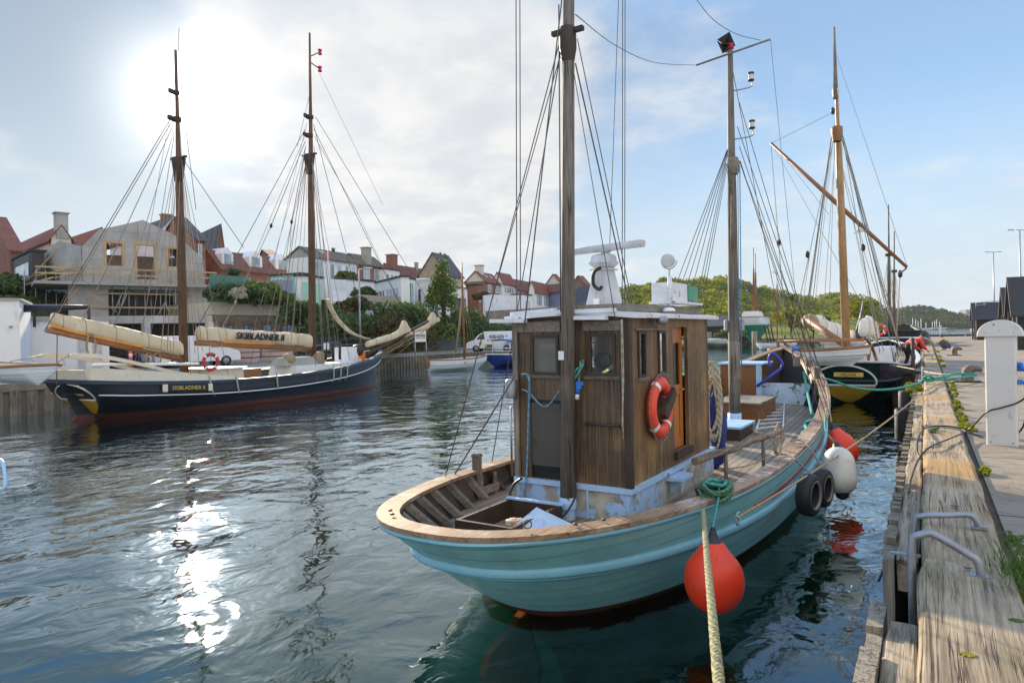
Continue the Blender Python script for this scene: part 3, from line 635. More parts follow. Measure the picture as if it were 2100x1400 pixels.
# the wooded hill across the water: one continuous wood
rs = np.random.RandomState(3)
def hilltop(px):   # tree-top line of the wood, photo pixels
    return cat1([(1080, 600), (1250, 592), (1330, 572), (1400, 566), (1500, 566), (1600, 592), (1660, 602), (1720, 596), (1780, 606), (1800, 622), (1850, 640), (1990, 650), (2060, 655)], px)
blobs = []; tops = []
for k in range(620):
    px = 1180+rs.rand()*610; layer = rs.rand(); d = 190+150*layer+(px-1200)*0.10; yt = hilltop(px)
    b_ = ab(px, 686)[1]; ytop = yt+(1-layer)*(672-yt)*0.85+rs.rand()*6; c = D(px, ytop, d); r = 3.2+3.2*rs.rand(); c.z -= r*0.75
    blobs.append((c.x, c.y, c.z, r))
V = leafcloud(blobs, 120000, 0.62, 5, 0.85); leafmesh('wooded_hill', V, 'forest', label='green wooded hillside of broadleaf trees across the water behind the masts', cat='wood', kind='stuff')
mb = MB(); rows = []      # ground of that hill
for j, dd in enumerate((165, 200, 260, 330, 420)):
    row = []
    for i in range(30):
        px = 1100+i*26; yt = hilltop(min(px, 1800)); q = D(px, yt+14, 330); hz = max(0.6, (q.z)*(0.02, .12, .35, .62, .7)[j]*(1 if px < 1770 else max(0, 1-(px-1770)/60))); g = D(px, 690, dd); row.append(Vector((g.x, g.y, hz)))
    rows.append(row)
mb.grid(rows, True); mb.build('hill_ground', 'forest', kind='structure', origin=(0, 0, 0))
blobs = []
def fartop(px): return cat1([(1780, 630), (1850, 628), (1880, 625), (1930, 632), (1960, 640), (1985, 652), (1998, 668)], px)
for k in range(330):
    px = 1770+rs.rand()*222; layer = rs.rand(); d = 620+120*layer; yt = fartop(px); ytop = yt+(1-layer)*(664-yt)*.9+rs.rand()*2; c = D(px, ytop, d); r = 5+5*rs.rand(); c.z -= r*.8; blobs.append((c.x, c.y, c.z, r))
V = leafcloud(blobs, 36000, 1.25, 9, .85); leafmesh('far_headland_wood', V, 'forest_far', label='distant wooded headland on the right beyond the open water', cat='wood', kind='stuff')
mb = MB(); rows = []
for j, dd in enumerate((610, 660, 720, 800)):
    rows.append([(lambda g, q: Vector((g.x, g.y, max(.6, q.z*(.02, .3, .6, .6)[j]))))(D(1760+i*14, 690, dd), D(1760+i*14, fartop(min(1998, 1760+i*14))+7, 700)) for i in range(18)])
mb.grid(rows, True); mb.build('headland_ground', 'forest_far', kind='structure', origin=(0, 0, 0))
# ================================================================== FISHING BOAT
def boat_root(name, label, cat, lat, dep, hd_deg, group=None):
    p = FW*dep + RT*lat; rz = YAW - math.radians(hd_deg); t = thing(name, label, cat, (p.x, p.y, 0), rz, group); return t, ROOTM[t.name].inverted()
FB, FM = boat_root('fishing_boat', 'teal wooden fishing boat with brown wheelhouse moored at the right quay', 'fishing boat', -.815, 5.741, 32.577)
def fb(r, f, z): return FM @ Vector((r, f, z))
def onf(px, py, f): return plane(px, py, fb(0, f, 0), (FM.to_3x3() @ Vector((0, 1, 0))))
def onr(px, py, r): return plane(px, py, fb(r, 0, 0), (FM.to_3x3() @ Vector((1, 0, 0))))
FL = 15.4
def frz(t): return cat1([(0, 1.22), (.12, 1.12), (.3, 1.02), (.5, 1.08), (.7, 1.34), (.88, 1.85), (1, 2.36)], t)
H1 = Hull(FM, [dict(z=frz, f0=0, f1=FL, B=1.86, es=2.4, eb=3.0, pb=.75),
   dict(z=lambda t: frz(t)-.05, f0=.03, f1=FL-.02, B=1.86, es=2.4, eb=3.0, pb=.75),
   dict(z=lambda t: frz(t)-.40-.08*t, f0=.48, f1=FL-.25, B=1.84, es=2.35, eb=2.7, pb=.8),
   dict(z=lambda t: cat1([(0, .42), (.5, .42), (1, .9)], t), f0=1.0, f1=FL-.5, B=1.80, es=2.3, eb=2.4, pb=.85),
   dict(z=lambda t: .10, f0=1.5, f1=FL-.9, B=1.72, es=2.15, eb=2.2, pb=.9),
   dict(z=-.12, f0=1.75, f1=FL-1.0, B=1.55, es=2.0, eb=2.1, pb=.95),
   dict(z=-.7, f0=2.3, f1=FL-1.5, B=.9, es=1.6, eb=1.6, pb=1.0),
   dict(z=-1.3, f0=2.6, f1=FL-2.2, B=.12, es=1.4, eb=1.4)], 64)
mb = MB(); mb.use('teal_hull'); H1.skin(mb, 0, 4, 3); mb.use('boot_red'); H1.skin(mb, 4, 7, 2); mb.build('hull', None, FB)
mb = MB(); H1.band(mb, 0.55, .035, .05); mb.build('rail_moulding', 'teal_light', FB)
mb = MB(); H1.band(mb, 2.0, .055, .10); H1.band(mb, 2.22, .03, .05); mb.build('rubbing_strake', 'teal_light', FB)
mb = MB(); H1.band(mb, 1.6, .010, .05, t0=.24, t1=.62, sides=(1,)); mb.build('red_stripe', 'red_stripe', FB)
mb = MB(); H1.band(mb, 1.6, .010, .05, t0=.24, t1=.62, sides=(-1,)); mb.build('red_stripe', 'red_stripe', FB)
mb = MB().use('cap_wood'); H1.cap(mb, 0, .185, .03, .042); 
ob = mb.build('rail_cap', None, FB)
# worn patches: second board pieces on starboard quarter
mb = MB(); T0, T1 = .19, .31
rows = []
for k in range(16):
    t = T0+(T1-T0)*k/15; a, b2 = H1.P(0, t, 1), H1.P(0, t+.002, 1); tg = (b2-a).normalized(); nr = tg.cross(UP).normalized(); rows.append([a+nr*.034+UP*.043, a+nr*.034+UP*.047, a-nr*.18+UP*.047, a-nr*.18+UP*.043])
mb.grid(rows, False, close=True); mb.build('worn_rail_board', 'cap_worn', FB, label='peeling pale board on the rail')
# inner bulwark skin, deck
def fdz(f): return .72 + (.014*(f-5.5)**1.55 if f > 5.5 else 0)
def inb(t, side, z, off): # inner bulwark position
    a = H1.lev(0, t, side); b = H1.lev(2, t, side); k = (a.z-z)/max(.01, a.z-b.z); q = a.lerp(b, max(0, k)); d = max(0.0, 1-off/max(.05, abs(q.x))) if abs(q.x) > .05 else 0
    f = q.y + off*(1-t/.25) if t < .25 else (q.y - off*((t-.85)/.15) if t > .85 else q.y); return FM @ Vector((q.x*d, f, z))
mb = MB(); T = H1.tlist()
for side in (-1, 1):
    rows = []
    for t in T:
        a = H1.lev(0, t, side); zt, zb_ = a.z-.005, fdz(a.y)-.05; rows.append([inb(t, side, zt+(zb_-zt)*k/4, .10) for k in range(5)])
    mb.grid(rows, True)
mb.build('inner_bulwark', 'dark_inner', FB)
mb = MB(); rows = []
for t in T:
    x = inb(t, 1, fdz(H1.lev(0, t).y), .08); lx = (FM.inverted() @ x); rows.append([fb(lx.x*k, lx.y, fdz(lx.y)+.03*(1-k*k)) for k in (-1, -.6, -.2, .2, .6, 1)])
mb.grid(rows, False); mb.build('deck', 'deck_wood', FB)
# frames (ribs) inside the bulwark
for side in (-1, 1):
    for t in (.028, .052, .078, .105, .135, .17, .21, .25, .50, .56, .62, .68, .74, .80, .86):
        if side == 1 and .1 < t < .5: continue
        a = H1.lev(0, t, side); zt, zb_ = a.z-.02, fdz(a.y)+.01; P = [inb(t, side, zt+(zb_-zt)*k/4, .12+.05*(k/4)**2) for k in range(5)]; c = fb(0, 5, 1)
        P2 = [inb(t+.0055, side, zt+(zb_-zt)*k/4, .12+.05*(k/4)**2) for k in range(5)]
        mb = MB(); rows = []
        for p, q in zip(P, P2):
            n_ = (c-p); n_.z = 0; n_.normalize(); rows.append([p-n_*.04, q-n_*.04, q+n_*.05, p+n_*.05])
        mb.grid(rows, False, close=True); mb.build('frame_timber', 'grey_board' if t < .2 else 'dark_brown', FB)
# timber head sticking through the port rail + cleat board
def rail_pt(t, side, off=.12, dz=0): a, b2 = H1.P(0, t, side), H1.P(0, t+.002, side); tg = (b2-a).normalized(); nr = tg.cross(UP).normalized()*(1 if side > 0 else -1); return a - nr*off + UP*dz, tg, nr
def post(t, side, h, w=.11, down=.5, mat='grey_timber', name='timber_head'):
    p, tg, nr = rail_pt(t, side, .14); Mx = Matrix((nr, tg, UP)).transposed(); mb = MB(); mb.box(p+UP*((h-down)/2), (w, w*1.15, h+down), Mx, .012); mb.box(p+UP*(h-.03), (w*1.25, w*1.35, .05), Mx, .015); return mb.build(name, mat, FB)
post(.192, -1, .26, .10, .55); post(.835, 1, .30, .13, .4); post(.80, -1, .22, .12, .3); post(.90, 1, .22, .10, .3)
p, tg, nr = rail_pt(.205, -1, .20, -.25); Mx = Matrix((nr, tg, UP)).transposed(); mb = MB(); mb.box(p, (.05, .62, .13), Mx, .03); mb.box(p+tg*.2, (.04, .07, .42), Mx, .01); mb.box(p-tg*.2, (.04, .07, .42), Mx, .01); mb.build('cleat_board', 'grey_board', FB)
# eyebolt and little fittings on the stern rail
for t, sd in ((.028, 1), (.012, -1), (.02, -1), (.055, 1), (.075, 1)):
    p, tg, nr = rail_pt(t, sd, .10, .06); mb = MB()
    if t == .028: mb.tube([p+tg*(.035*math.cos(a))+UP*(.045+.035*math.sin(a)) for a in np.linspace(0, 2*PI, 13)], .007, 6); mb.build('eyebolt', 'rust_iron', FB)
    else: mb.lathe([(0, .0), (.022, 0), (.02, .012), (0, .016)], p, n=10); mb.build('rail_bolt', 'dark_iron', FB)
# rudder and sternpost
mb = MB(); q = [fb(0, 1.66, .06), fb(0, 1.35, -.06), fb(0, .95, -.16), fb(0, .86, -.34), fb(0, 1.1, -.95), fb(0, 1.7, -1.1), fb(0, 1.95, -.7)]
ex = FM.to_3x3() @ Vector((.08, 0, 0)); mb.prism([p-ex*.5 for p in q], ex); mb.build('rudder', 'rudder_orange', FB)
mb = MB(); mb.tube([fb(0, 1.62, .3), fb(0, 1.9, -1.0)], .05, 8); mb.build('sternpost', 'boot_red', FB)
# --------------------------------------------------------------- wheelhouse
WX, WF0, WF1, WZ0, WZ1, WB = .735, 2.755, 5.80, .70, 3.06, 1.13
ux, uy, uz = [(FM.to_3x3() @ Vector(v)) for v in ((1, 0, 0), (0, 1, 0), (0, 0, 1))]
# blue base: tapers slightly
mb = MB(); ch = .04
def basebox(x0, x1, f0, f1, z0, z1): mb.hexa([fb(x0, f0, z0), fb(x1, f0, z0), fb(x1, f1, z0), fb(x0, f1, z0)], [fb(x0, f0, z1), fb(x1, f0, z1), fb(x1, f1, z1), fb(x0, f1, z1)])
basebox(-WX-.02, WX+.02, WF0-.02, WF1+.12, WZ0-.05, WB); mb.build('wheelhouse_base', 'blue_peel', FB)
mb = MB(); basebox(-WX-.045, WX+.045, WF0-.045, WF1+.14, WB-.05, WB+.01); mb.build('base_moulding', 'blue_paint', FB)
for x in (.22, .725):
    mb = MB(); basebox(x-.012, x+.012, WF0-.034, WF0-.02, WZ0-.03, WB-.052); mb.build('base_batten', 'blue_paint', FB)
HH = WZ1-WB
# aft wall
def hole(p0, p1, f): a, b2 = FM.inverted() @ onf(*p0, f), FM.inverted() @ onf(*p1, f); return a, b2
mb = MB(); A1 = (-.52, 2.40, -.135, 2.885); A2 = (.255, 2.40, .60, 2.885)
panel_wall(mb, fb(-WX, WF0, WB), ux, uz, 2*WX, HH, uy*.05, [(A1[0]+WX, A1[1]-WB, A1[2]+WX, A1[3]-WB), (A2[0]+WX, A2[1]-WB, A2[2]+WX, A2[3]-WB), (-.545+WX, 0.02, -.12+WX, 2.1-WB)])
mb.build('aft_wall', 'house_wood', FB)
mb = MB(); S1 = (3.06, 2.36, 3.30, 2.905); S2 = (3.72, 2.36, 3.98, 2.905); DR = (4.27, 1.32, 4.86, 2.95)
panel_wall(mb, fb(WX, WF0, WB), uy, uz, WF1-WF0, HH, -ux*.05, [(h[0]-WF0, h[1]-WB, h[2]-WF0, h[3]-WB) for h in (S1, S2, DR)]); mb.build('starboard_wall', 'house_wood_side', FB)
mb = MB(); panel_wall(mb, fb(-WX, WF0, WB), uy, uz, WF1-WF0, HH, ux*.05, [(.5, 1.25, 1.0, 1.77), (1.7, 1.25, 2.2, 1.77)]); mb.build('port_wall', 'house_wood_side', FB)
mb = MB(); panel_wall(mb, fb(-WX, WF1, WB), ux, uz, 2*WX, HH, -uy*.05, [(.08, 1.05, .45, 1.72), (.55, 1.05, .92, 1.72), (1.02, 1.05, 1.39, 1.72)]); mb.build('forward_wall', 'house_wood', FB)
# corner posts, top beam, trims
for x in (-1, 1):
    mb = MB(); basebox(x*(WX+.005)-.035, x*(WX+.005)+.035, WF0-.03, WF0+.05, WB, WZ1); mb.build('corner_post', 'dark_brown' if x > 0 else 'grey_timber', FB)
mb = MB(); basebox(-WX-.01, -.10, WF0-.03, WF0-.001, 2.92, 3.04); basebox(.2, .70, WF0-.03, WF0-.001, 2.92, 3.03); mb.build('head_beam', 'grey_board', FB)
def winframe(fn, h, mat='dark_brown', w=.035, pane='glass_clear', nm='window_frame'):
    """fn(a, z, off) -> world point; h=(a0,z0,a1,z1)"""
    a0, z0, a1, z1 = h; mb = MB()
    def bar(b0, y0, b1, y1): mb.hexa([fn(b0, y0, -.02), fn(b1, y0, -.02), fn(b1, y0, .022), fn(b0, y0, .022)], [fn(b0, y1, -.02), fn(b1, y1, -.02), fn(b1, y1, .022), fn(b0, y1, .022)])
    bar(a0, z0, a0+w, z1); bar(a1-w, z0, a1, z1); bar(a0+w, z0, a1-w, z0+w); bar(a0+w, z1-w, a1-w, z1)
    o = mb.build(nm, mat, FB); mb = MB(); mb.add([fn(a0+w*.8, z0+w*.8, .006), fn(a1-w*.8, z0+w*.8, .006), fn(a1-w*.8, z1-w*.8, .006), fn(a0+w*.8, z1-w*.8, .006)], [(0, 1, 2, 3)]); mb.build('window_pane', pane, o); 
    mb = MB(); mb.hexa([fn(a0-.05, z0-.04, -.03), fn(a1+.05, z0-.04, -.03), fn(a1+.05, z0-.04, .0), fn(a0-.05, z0-.04, .0)], [fn(a0-.05, z0-.008, -.05), fn(a1+.05, z0-.008, -.05), fn(a1+.05, z0, .0), fn(a0-.05, z0, .0)]); mb.build('window_sill', 'grey_board', FB)
    return o
winframe(lambda a, z, o: fb(a, WF0+o, z), A1, pane='glass_frosted'); winframe(lambda a, z, o: fb(a, WF0+o, z), A2)
for h in (S1, S2): winframe(lambda a, z, o: fb(WX-o, a, z), h)
mb = MB(); basebox(WX+.001, WX+.03, 2.98, 4.02, 2.915, 2.935); mb.build('drip_rail', 'grey_board', FB)
for h in ((.08, 2.18, .45, 2.85), (.55, 2.18, .92, 2.85), (1.02, 2.18, 1.39, 2.85)): winframe(lambda a, z, o: fb(a-WX, WF1-o, z), h)
# aft door: black screen set in the opening
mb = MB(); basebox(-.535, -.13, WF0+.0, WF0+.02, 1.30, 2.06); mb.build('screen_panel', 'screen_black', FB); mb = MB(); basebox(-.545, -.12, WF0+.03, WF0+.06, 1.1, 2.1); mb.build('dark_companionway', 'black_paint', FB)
# side door, orange
mb = MB(); 
panel_wall(mb, fb(WX-.07, DR[0], DR[1]), uy, uz, .56, DR[3]-DR[1], -ux*.035, [(.10, .85, .46, 1.42), (.12, .12, .44, .72)]); dr = mb.build('side_door', 'orange_door', FB)
mb = MB(); mb.hexa([fb(WX-.10, DR[0]+.11, DR[1]+.10), fb(WX-.085, DR[0]+.11, DR[1]+.10), fb(WX-.085, DR[0]+.45, DR[1]+.10), fb(WX-.10, DR[0]+.45, DR[1]+.10)], [fb(WX-.10, DR[0]+.11, DR[1]+.74), fb(WX-.085, DR[0]+.11, DR[1]+.74), fb(WX-.085, DR[0]+.45, DR[1]+.74), fb(WX-.10, DR[0]+.45, DR[1]+.74)]); mb.build('door_panel', 'orange_door', dr)
mb = MB(); mb.add([fb(WX-.085, DR[0]+.10, DR[1]+.85), fb(WX-.085, DR[0]+.46, DR[1]+.85), fb(WX-.085, DR[0]+.46, DR[1]+1.42), fb(WX-.085, DR[0]+.10, DR[1]+1.42)], [(0, 1, 2, 3)]); mb.build('door_pane', 'glass_clear', dr)
mb = MB(); mb.tube([fb(WX-.07, DR[0]+.50, DR[1]+.78), fb(WX-.03, DR[0]+.50, DR[1]+.78), fb(WX-.03, DR[0]+.42, DR[1]+.78)], .009, 6); mb.build('door_handle', 'gold', dr)
mb = MB(); basebox(WX-.02, WX+.05, DR[0]-.03, DR[2]+.06, DR[1]-.10, DR[1]-.005); mb.build('door_sill', 'dark_brown', FB)
# interior things
mb = MB(); basebox(-.68, .68, WF0+.06, WF1-.1, WB+.02, WB+.05); mb.build('cabin_sole', 'dark_brown', FB)
mb = MB(); basebox(-.6, .1, WF1-.8, WF1-.06, 2.05, 2.14); mb.lathe([(.11, 0), (.11, .08), (.07, .1)], fb(.14, WF0+.6, 2.55), uy, 14); mb.build('console', 'dark_brown', FB)
mb = MB(); mb.lathe([(.0, -.01), (.075, -.01), (.075, .02), (.0, .02)], fb(.30, WF0+.9, 2.76), -uy, 16); mb.build('brass_clock', 'gold', FB)
rows = []
for i in range(9):
    rows.append([fb(.28+.045*j, WF0+.20+.06*i, 2.40+.20*math.exp(-((j-4)/2.6)**2)*math.sin(PI*(i+1)/10)+.012*math.sin(i*3+j*2)) for j in range(9)])
mb = MB().grid(rows, True); mb.build('green_cloth', 'green_cloth', None, label='crumpled lime green cloth inside the wheelhouse window', cat='cloth')
mb = MB(); basebox(.25, .66, WF0+.12, WF0+.75, 2.35, 2.39); mb.build('shelf', 'dark_brown', FB)
# roof: cambered slab with painted edge
mb = MB(); rows = []
for k in range(9):
    x = -WX-.10+(2*WX+.20)*k/8; z = WZ1+.045+.05*(1-((k-4)/4)**2); rows.append([fb(x, WF0-.10, z-.05), fb(x, WF0-.10, z+.01), fb(x, WF1+.12, z+.01), fb(x, WF1+.12, z-.05)])
mb.grid(rows, False, close=True); o = len(mb.v)-36; mb.f += [[o+3, o+2, o+1, o], [o+32, o+33, o+34, o+35]]; mb.mi += [0, 0]; mb.sm += [False]*2; mb.build('roof', 'white_peel', FB)
mb = MB(); basebox(-.13, WX-.02, WF0+.05, WF0+.12, 3.125, 3.225); basebox(.02+WX-.14, WX-.05, WF0+.12, WF1-.1, 3.125, 3.225); basebox(-.62, -.13, WF0+.05, WF0+.12, 3.11, 3.18); mb.build('roof_coaming', 'grey_board', FB)
# bits of loose blue-white board on the aft roof edge
for (x0, x1, f, z, dz) in ((-1.02, -.52, WF0-.16, 3.045, -.01), (-.78, -.16, WF0-.06, 3.125, .03), (-.1, .64, WF0-.13, 3.125, .0), (.16, .56, WF0-.18, 3.05, -.01)):
    mb = MB(); mb.hexa([fb(x0, f, z), fb(x1, f-.02, z+dz), fb(x1, f+.08, z+dz), fb(x0, f+.1, z)], [fb(x0, f, z+.045), fb(x1, f-.02, z+dz+.045), fb(x1, f+.08, z+dz+.045), fb(x0, f+.1, z+.045)]); mb.build('roof_edge_board', 'white_peel', FB)
mb = MB(); basebox(WX-.04, WX+.13, WF0+.35, WF1+.15, 3.06, 3.10); mb.build('roof_gutter', 'white_peel', FB)
# handrail bar on aft wall, round fixtures
def tubepart(name, pts, r, mat, par=None, n=8): return MB().tube(pts, r, n).build(name, mat, par or FB)
tubepart('grab_bar', [fb(.22, WF0-.001, 1.85), fb(.22, WF0-.05, 1.85), fb(.64, WF0-.05, 1.845), fb(.64, WF0-.001, 1.845)], .016, 'dark_iron')
tubepart('grab_bar', [fb(-WX-.03, WF0-.0, 2.0), fb(-WX-.06, WF0-.06, 2.0), fb(-WX-.06, WF0-.06, 1.15)], .014, 'steel')
# round side lamp at port corner
mb = MB(); mb.lathe([(.0, 0), (.07, 0), (.075, .02), (.075, .2), (.06, .23), (0, .23)], fb(-WX-.0, WF0-.13, 2.12), n=16); mb.build('drum_lamp', 'galvanised', FB)
mb = MB(); q = onr(1358, 657, WX+.12); mb.lathe([(0, -.10), (.045, -.10), (.05, -.04), (.05, .02), (.056, .025), (.056, .06), (.0, .06)], q, uy, 14); mb.tube([q-uz*.0, q+uz*.05-ux*.10], .012, 6); mb.build('deck_lamp', 'galvanised', FB)
q = onr(1372, 638, WX+.05); mb = MB(); mb.lathe([(0, 0), (.06, .01), (.085, .045), (.085, .05)], q+uz*.05, -uz, 16); mb.build('round_lamp', 'white_plastic', FB)
# corbel step on the blue base
mb = MB(); mb.hexa([fb(WX+.02, 3.85, 1.02), fb(WX+.24, 3.88, 1.02), fb(WX+.24, 4.28, 1.02), fb(WX+.02, 4.32, 1.02)], [fb(WX+.02, 3.85, 1.06), fb(WX+.24, 3.88, 1.06), fb(WX+.24, 4.28, 1.06), fb(WX+.02, 4.32, 1.06)]); mb.prism([fb(WX+.02, 4.02, .82), fb(WX+.07, 4.02, .86), fb(WX+.18, 4.02, 1.02), fb(WX+.02, 4.02, 1.02)], uy*.10); mb.build('step_bracket', 'blue_paint', FB)
# radar: pedestal, gearbox, scanner bar, hose
RC = FM @ ((FM.inverted() @ onf(1240, 625, 4.1)) ); RCl = FM.inverted() @ RC; rx = RCl.x; rf = 4.1
mb = MB(); b0, b1 = .22, .105; zb0, zt0 = 3.10, 3.10+.36
zt0 = (FM.inverted() @ onf(1240, 553, 4.1)).z
mb.hexa([fb(rx-b0, rf-b0, zb0), fb(rx+b0, rf-b0, zb0), fb(rx+b0, rf+b0, zb0), fb(rx-b0, rf+b0, zb0)], [fb(rx-b1, rf-b1, zt0), fb(rx+b1, rf-b1, zt0), fb(rx+b1, rf+b1, zt0), fb(rx-b1, rf+b1, zt0)])
for s_ in (-.07, .07): mb.prism([fb(rx+s_-.008, rf-.25, zb0), fb(rx+s_+.008, rf-.25, zb0), fb(rx+s_*.6+.008, rf-.118, zt0-.05), fb(rx+s_*.6-.008, rf-.118, zt0-.05)], uy*.02)
mb.box(fb(rx, rf, zt0), (.30, .26, .02), FM.to_3x3()); rd = mb.build('radar_pedestal', 'grey_white', FB)
zg = (FM.inverted() @ onf(1240, 538, 4.1)).z; zt1 = (FM.inverted() @ onf(1240, 522, 4.1)).z
mb = MB(); rows = []
for (w_, z_) in ((.11, zt0+.01), (.175, zg-.03), (.185, zg), (.165, zg+.012), (.15, zt1-.02), (.12, zt1)):
    rows.append([fb(rx+w_*math.copysign(abs(math.cos(a))**.45, math.cos(a)), rf+w_*.8*math.copysign(abs(math.sin(a))**.45, math.sin(a)), z_) for a in np.linspace(0, 2*PI, 24, endpoint=False)])
mb.grid(rows, True, close=True); mb.lathe([(.12, 0), (0, .005)], fb(rx, rf, zt1), n=20); mb.tube([fb(rx-.19, rf-.15, zg-.012), fb(rx+.19, rf-.15, zg-.012)], .009, 6); mb.lathe([(.055, 0), (.05, .03), (.09, .04), (.09, .055), (0, .06)], fb(rx+.02, rf, zt1), n=16); mb.build('gearbox', 'grey_white', rd)
a_, c_ = onf(1316, 494, 3.95), onf(1150, 515, 4.25); dv = (a_-c_); L_ = dv.length; dv.normalize(); c0 = fb(rx+.02, rf, zt1+.09); dv.z = dv.z*.6; dv.normalize(); sx = dv.cross(UP).normalized(); vz = sx.cross(dv)
mb = MB(); rows = []
for t_ in (-.62, -.60, .60, .62):
    k = .8 if abs(t_) > .61 else 1; rows.append([c0+dv*t_+sx*(.06*x*k)+vz*(.045*z*k) for x, z in ((-1, -.8), (-.8, -1), (.8, -1), (1, -.8), (1, .8), (.8, 1), (-.8, 1), (-1, .8))])
mb.grid(rows, True, close=True); o = len(mb.v)-32; mb.f += [[o+j for j in range(8)], [o+24+j for j in range(8)]]; mb.mi += [0, 0]; mb.sm += [False]*2; mb.build('scanner_bar', 'grey_white', rd)
mb = MB(); mb.tube(smoothpts([onf(1232, 549, 3.9), onf(1220, 556, 3.85), onf(1216, 570, 3.84), onf(1218, 585, 3.85), onf(1228, 593, 3.86), onf(1234, 588, 3.9)], 5), .024, 8); mb.build('cable_hose', 'rubber', rd)
mb = MB(); q = [onf(1217, 612, 3.83), onf(1228, 612, 3.83), onf(1228, 624, 3.83), onf(1217, 624, 3.83)]; mb.prism(q, uy*.02); mb.build('label_plate', 'white_plastic', rd)
# curved grey spray board left of the radar
mb = MB(); q = [onf(x, y, 4.5) for x, y in ((1180, 600), (1184, 592), (1196, 587), (1208, 590), (1211, 596), (1206, 618), (1182, 624))]; mb.prism(q, uy*.03); mb.build('funnel_cowl', 'dark_navy', FB)
# searchlight on post with white box and green sidelight board
q0 = onr(1374, 618, WX-.05); mb = MB(); mb.tube([q0-uz*.06, q0+uz*.33], [.042, .03], 8); sl = mb.build('searchlight_post', 'white_peel', FB)
q1 = onr(1372, 535, WX-.05); ax_ = (-uy*.8+ux*.1-uz*.05).normalized()
mb = MB(); mb.lathe([(0, -.06), (.045, -.055), (.075, -.02), (.085, .02), (.085, .10), (.09, .105), (.075, .11), (0, .115)], q1, ax_, 18); mb.build('searchlight', 'grey_white', sl)
mb = MB(); mb.tube([q1+ux*(.105*math.cos(a))+uz*(.105*math.sin(a))-uz*.0 for a in np.linspace(PI*1.0, PI*2.0, 13)], .009, 6); mb.tube([q1-uz*.105, q1-uz*.2], .012, 6); mb.build('searchlight_yoke', 'grey_white', sl)
fqq = (FM.inverted() @ q0).y
mb = MB(); p0 = onr(1378, 617, WX-.02); p1 = onr(1409, 583, WX-.02); l0, l1 = FM.inverted() @ p0, FM.inverted() @ p1
mb.hexa([fb(WX-.30, l0.y, l0.z), fb(WX-.02, l0.y, l0.z), fb(WX-.02, l1.y, l0.z), fb(WX-.30, l1.y, l0.z)], [fb(WX-.30, l0.y, l1.z), fb(WX-.02, l0.y, l1.z), fb(WX-.02, l1.y, l1.z), fb(WX-.30, l1.y, l1.z)]); mb.build('lamp_box', 'white_peel', FB)
mb = MB(); mb.hexa([fb(WX-.28, l1.y+.002, l0.z+.03), fb(WX-.0, l1.y+.002, l0.z+.03), fb(WX-.0, l1.y+.42, l0.z+.03), fb(WX-.28, l1.y+.42, l0.z+.03)], [fb(WX-.28, l1.y+.002, l1.z-.02), fb(WX-.0, l1.y+.002, l1.z-.02), fb(WX-.0, l1.y+.42, l1.z-.02), fb(WX-.28, l1.y+.42, l1.z-.02)]); mb.build('sidelight_board', 'sea_green_board', FB)
mb = MB(); basebox(WX-.32, WX+.03, l0.y-.05, l1.y+.55, l0.z-.03, l0.z); mb.build('lamp_shelf', 'white_peel', FB)
# --------------------------------------------------------------- masts
def mastpart(name, p0, p1, r0, r1, mat, par, n=14, mids=()):
    P = [Vector(p0)]; R = [r0]
    for k, rr in mids: P.append(Vector(p0).lerp(Vector(p1), k)); R.append(rr)
    P.append(Vector(p1)); R.append(r1); return MB().tube(P, R, n).build(name, mat, par)
mf = WF0-.15; m0 = onf(1164, 1018, mf); m1 = onf(1166, -120, mf-.0); m0l = FM.inverted() @ m0
mz = mastpart('mizzen_mast', m0, m1, .086, .066, 'dark_mast', FB)
mb = MB(); mb.lathe([(.10, -.12), (.10, 0), (.09, .01)], m0-uz*.01, n=20); mb.lathe([(.085, -.30), (.085, -.12)], m0, n=16); mb.build('mast_foot', 'blue_paint', mz)
q = onf(1164, 66, mf); mb = MB(); mb.lathe([(.072, -.35), (.10, -.2), (.10, 0), (.09, .05), (.07, .06)], q, n=14); mb.box(q+ux*.15, (.1, .06, .05), FM.to_3x3()); mb.box(q-ux*.15+uz*.02, (.1, .06, .05), FM.to_3x3()); mb.build('mast_hounds', 'dark_brown', mz)
mb = MB(); mb.box(onf(1161, 728, mf)-uy*.12, (.07, .01, .10), FM.to_3x3()); mb.build('mast_plate', 'white_paint', mz)
MF = 10.15; n0 = onf(1506, 800, MF); n1 = onf(1497, 104, MF)
mm = mastpart('main_mast', onf(1507, 862, MF), n1, .115, .058, 'dark_mast', FB, mids=((.1, .115), (.62, .095), (.70, .08)))
mb = MB(); q = onf(1503, 325, MF); mb.lathe([(.09, -.34), (.125, -.3), (.13, -.1), (.11, .0), (.09, .02)], q, n=12); mb.build('mast_hounds', 'grey_board', mm)
mb = MB(); mb.lathe([(.118, -.02), (.122, 0), (.122, .75), (.115, .76)], onf(1506, 745, MF)-uz*.3, n=18); mb.build('mast_band', 'grey_timber', mm)
mb = MB(); mb.lathe([(.14, 0), (.14, .22), (0, .22)], onf(1507, 868, MF), n=16); mb.build('mast_foot', 'blue_paint', mm)
ya, yb_ = onf(1428, 134, MF-.1), onf(1580, 81, MF-.1); tubepart('antenna_spar', [ya, yb_], .022, 'grey_board', mm)
q = onf(1489, 90, MF); mb = MB(); ea = .22
ctr = q+uz*.02; V6 = [ctr+v*ea for v in (ux, -ux, uy, -uy, uz*.8, -uz*.8)]; Rm = Matrix.Rotation(.5, 3, uy) @ Matrix.Rotation(.4, 3, ux)
for a, b2, c2 in ((0, 2, 4),): pass
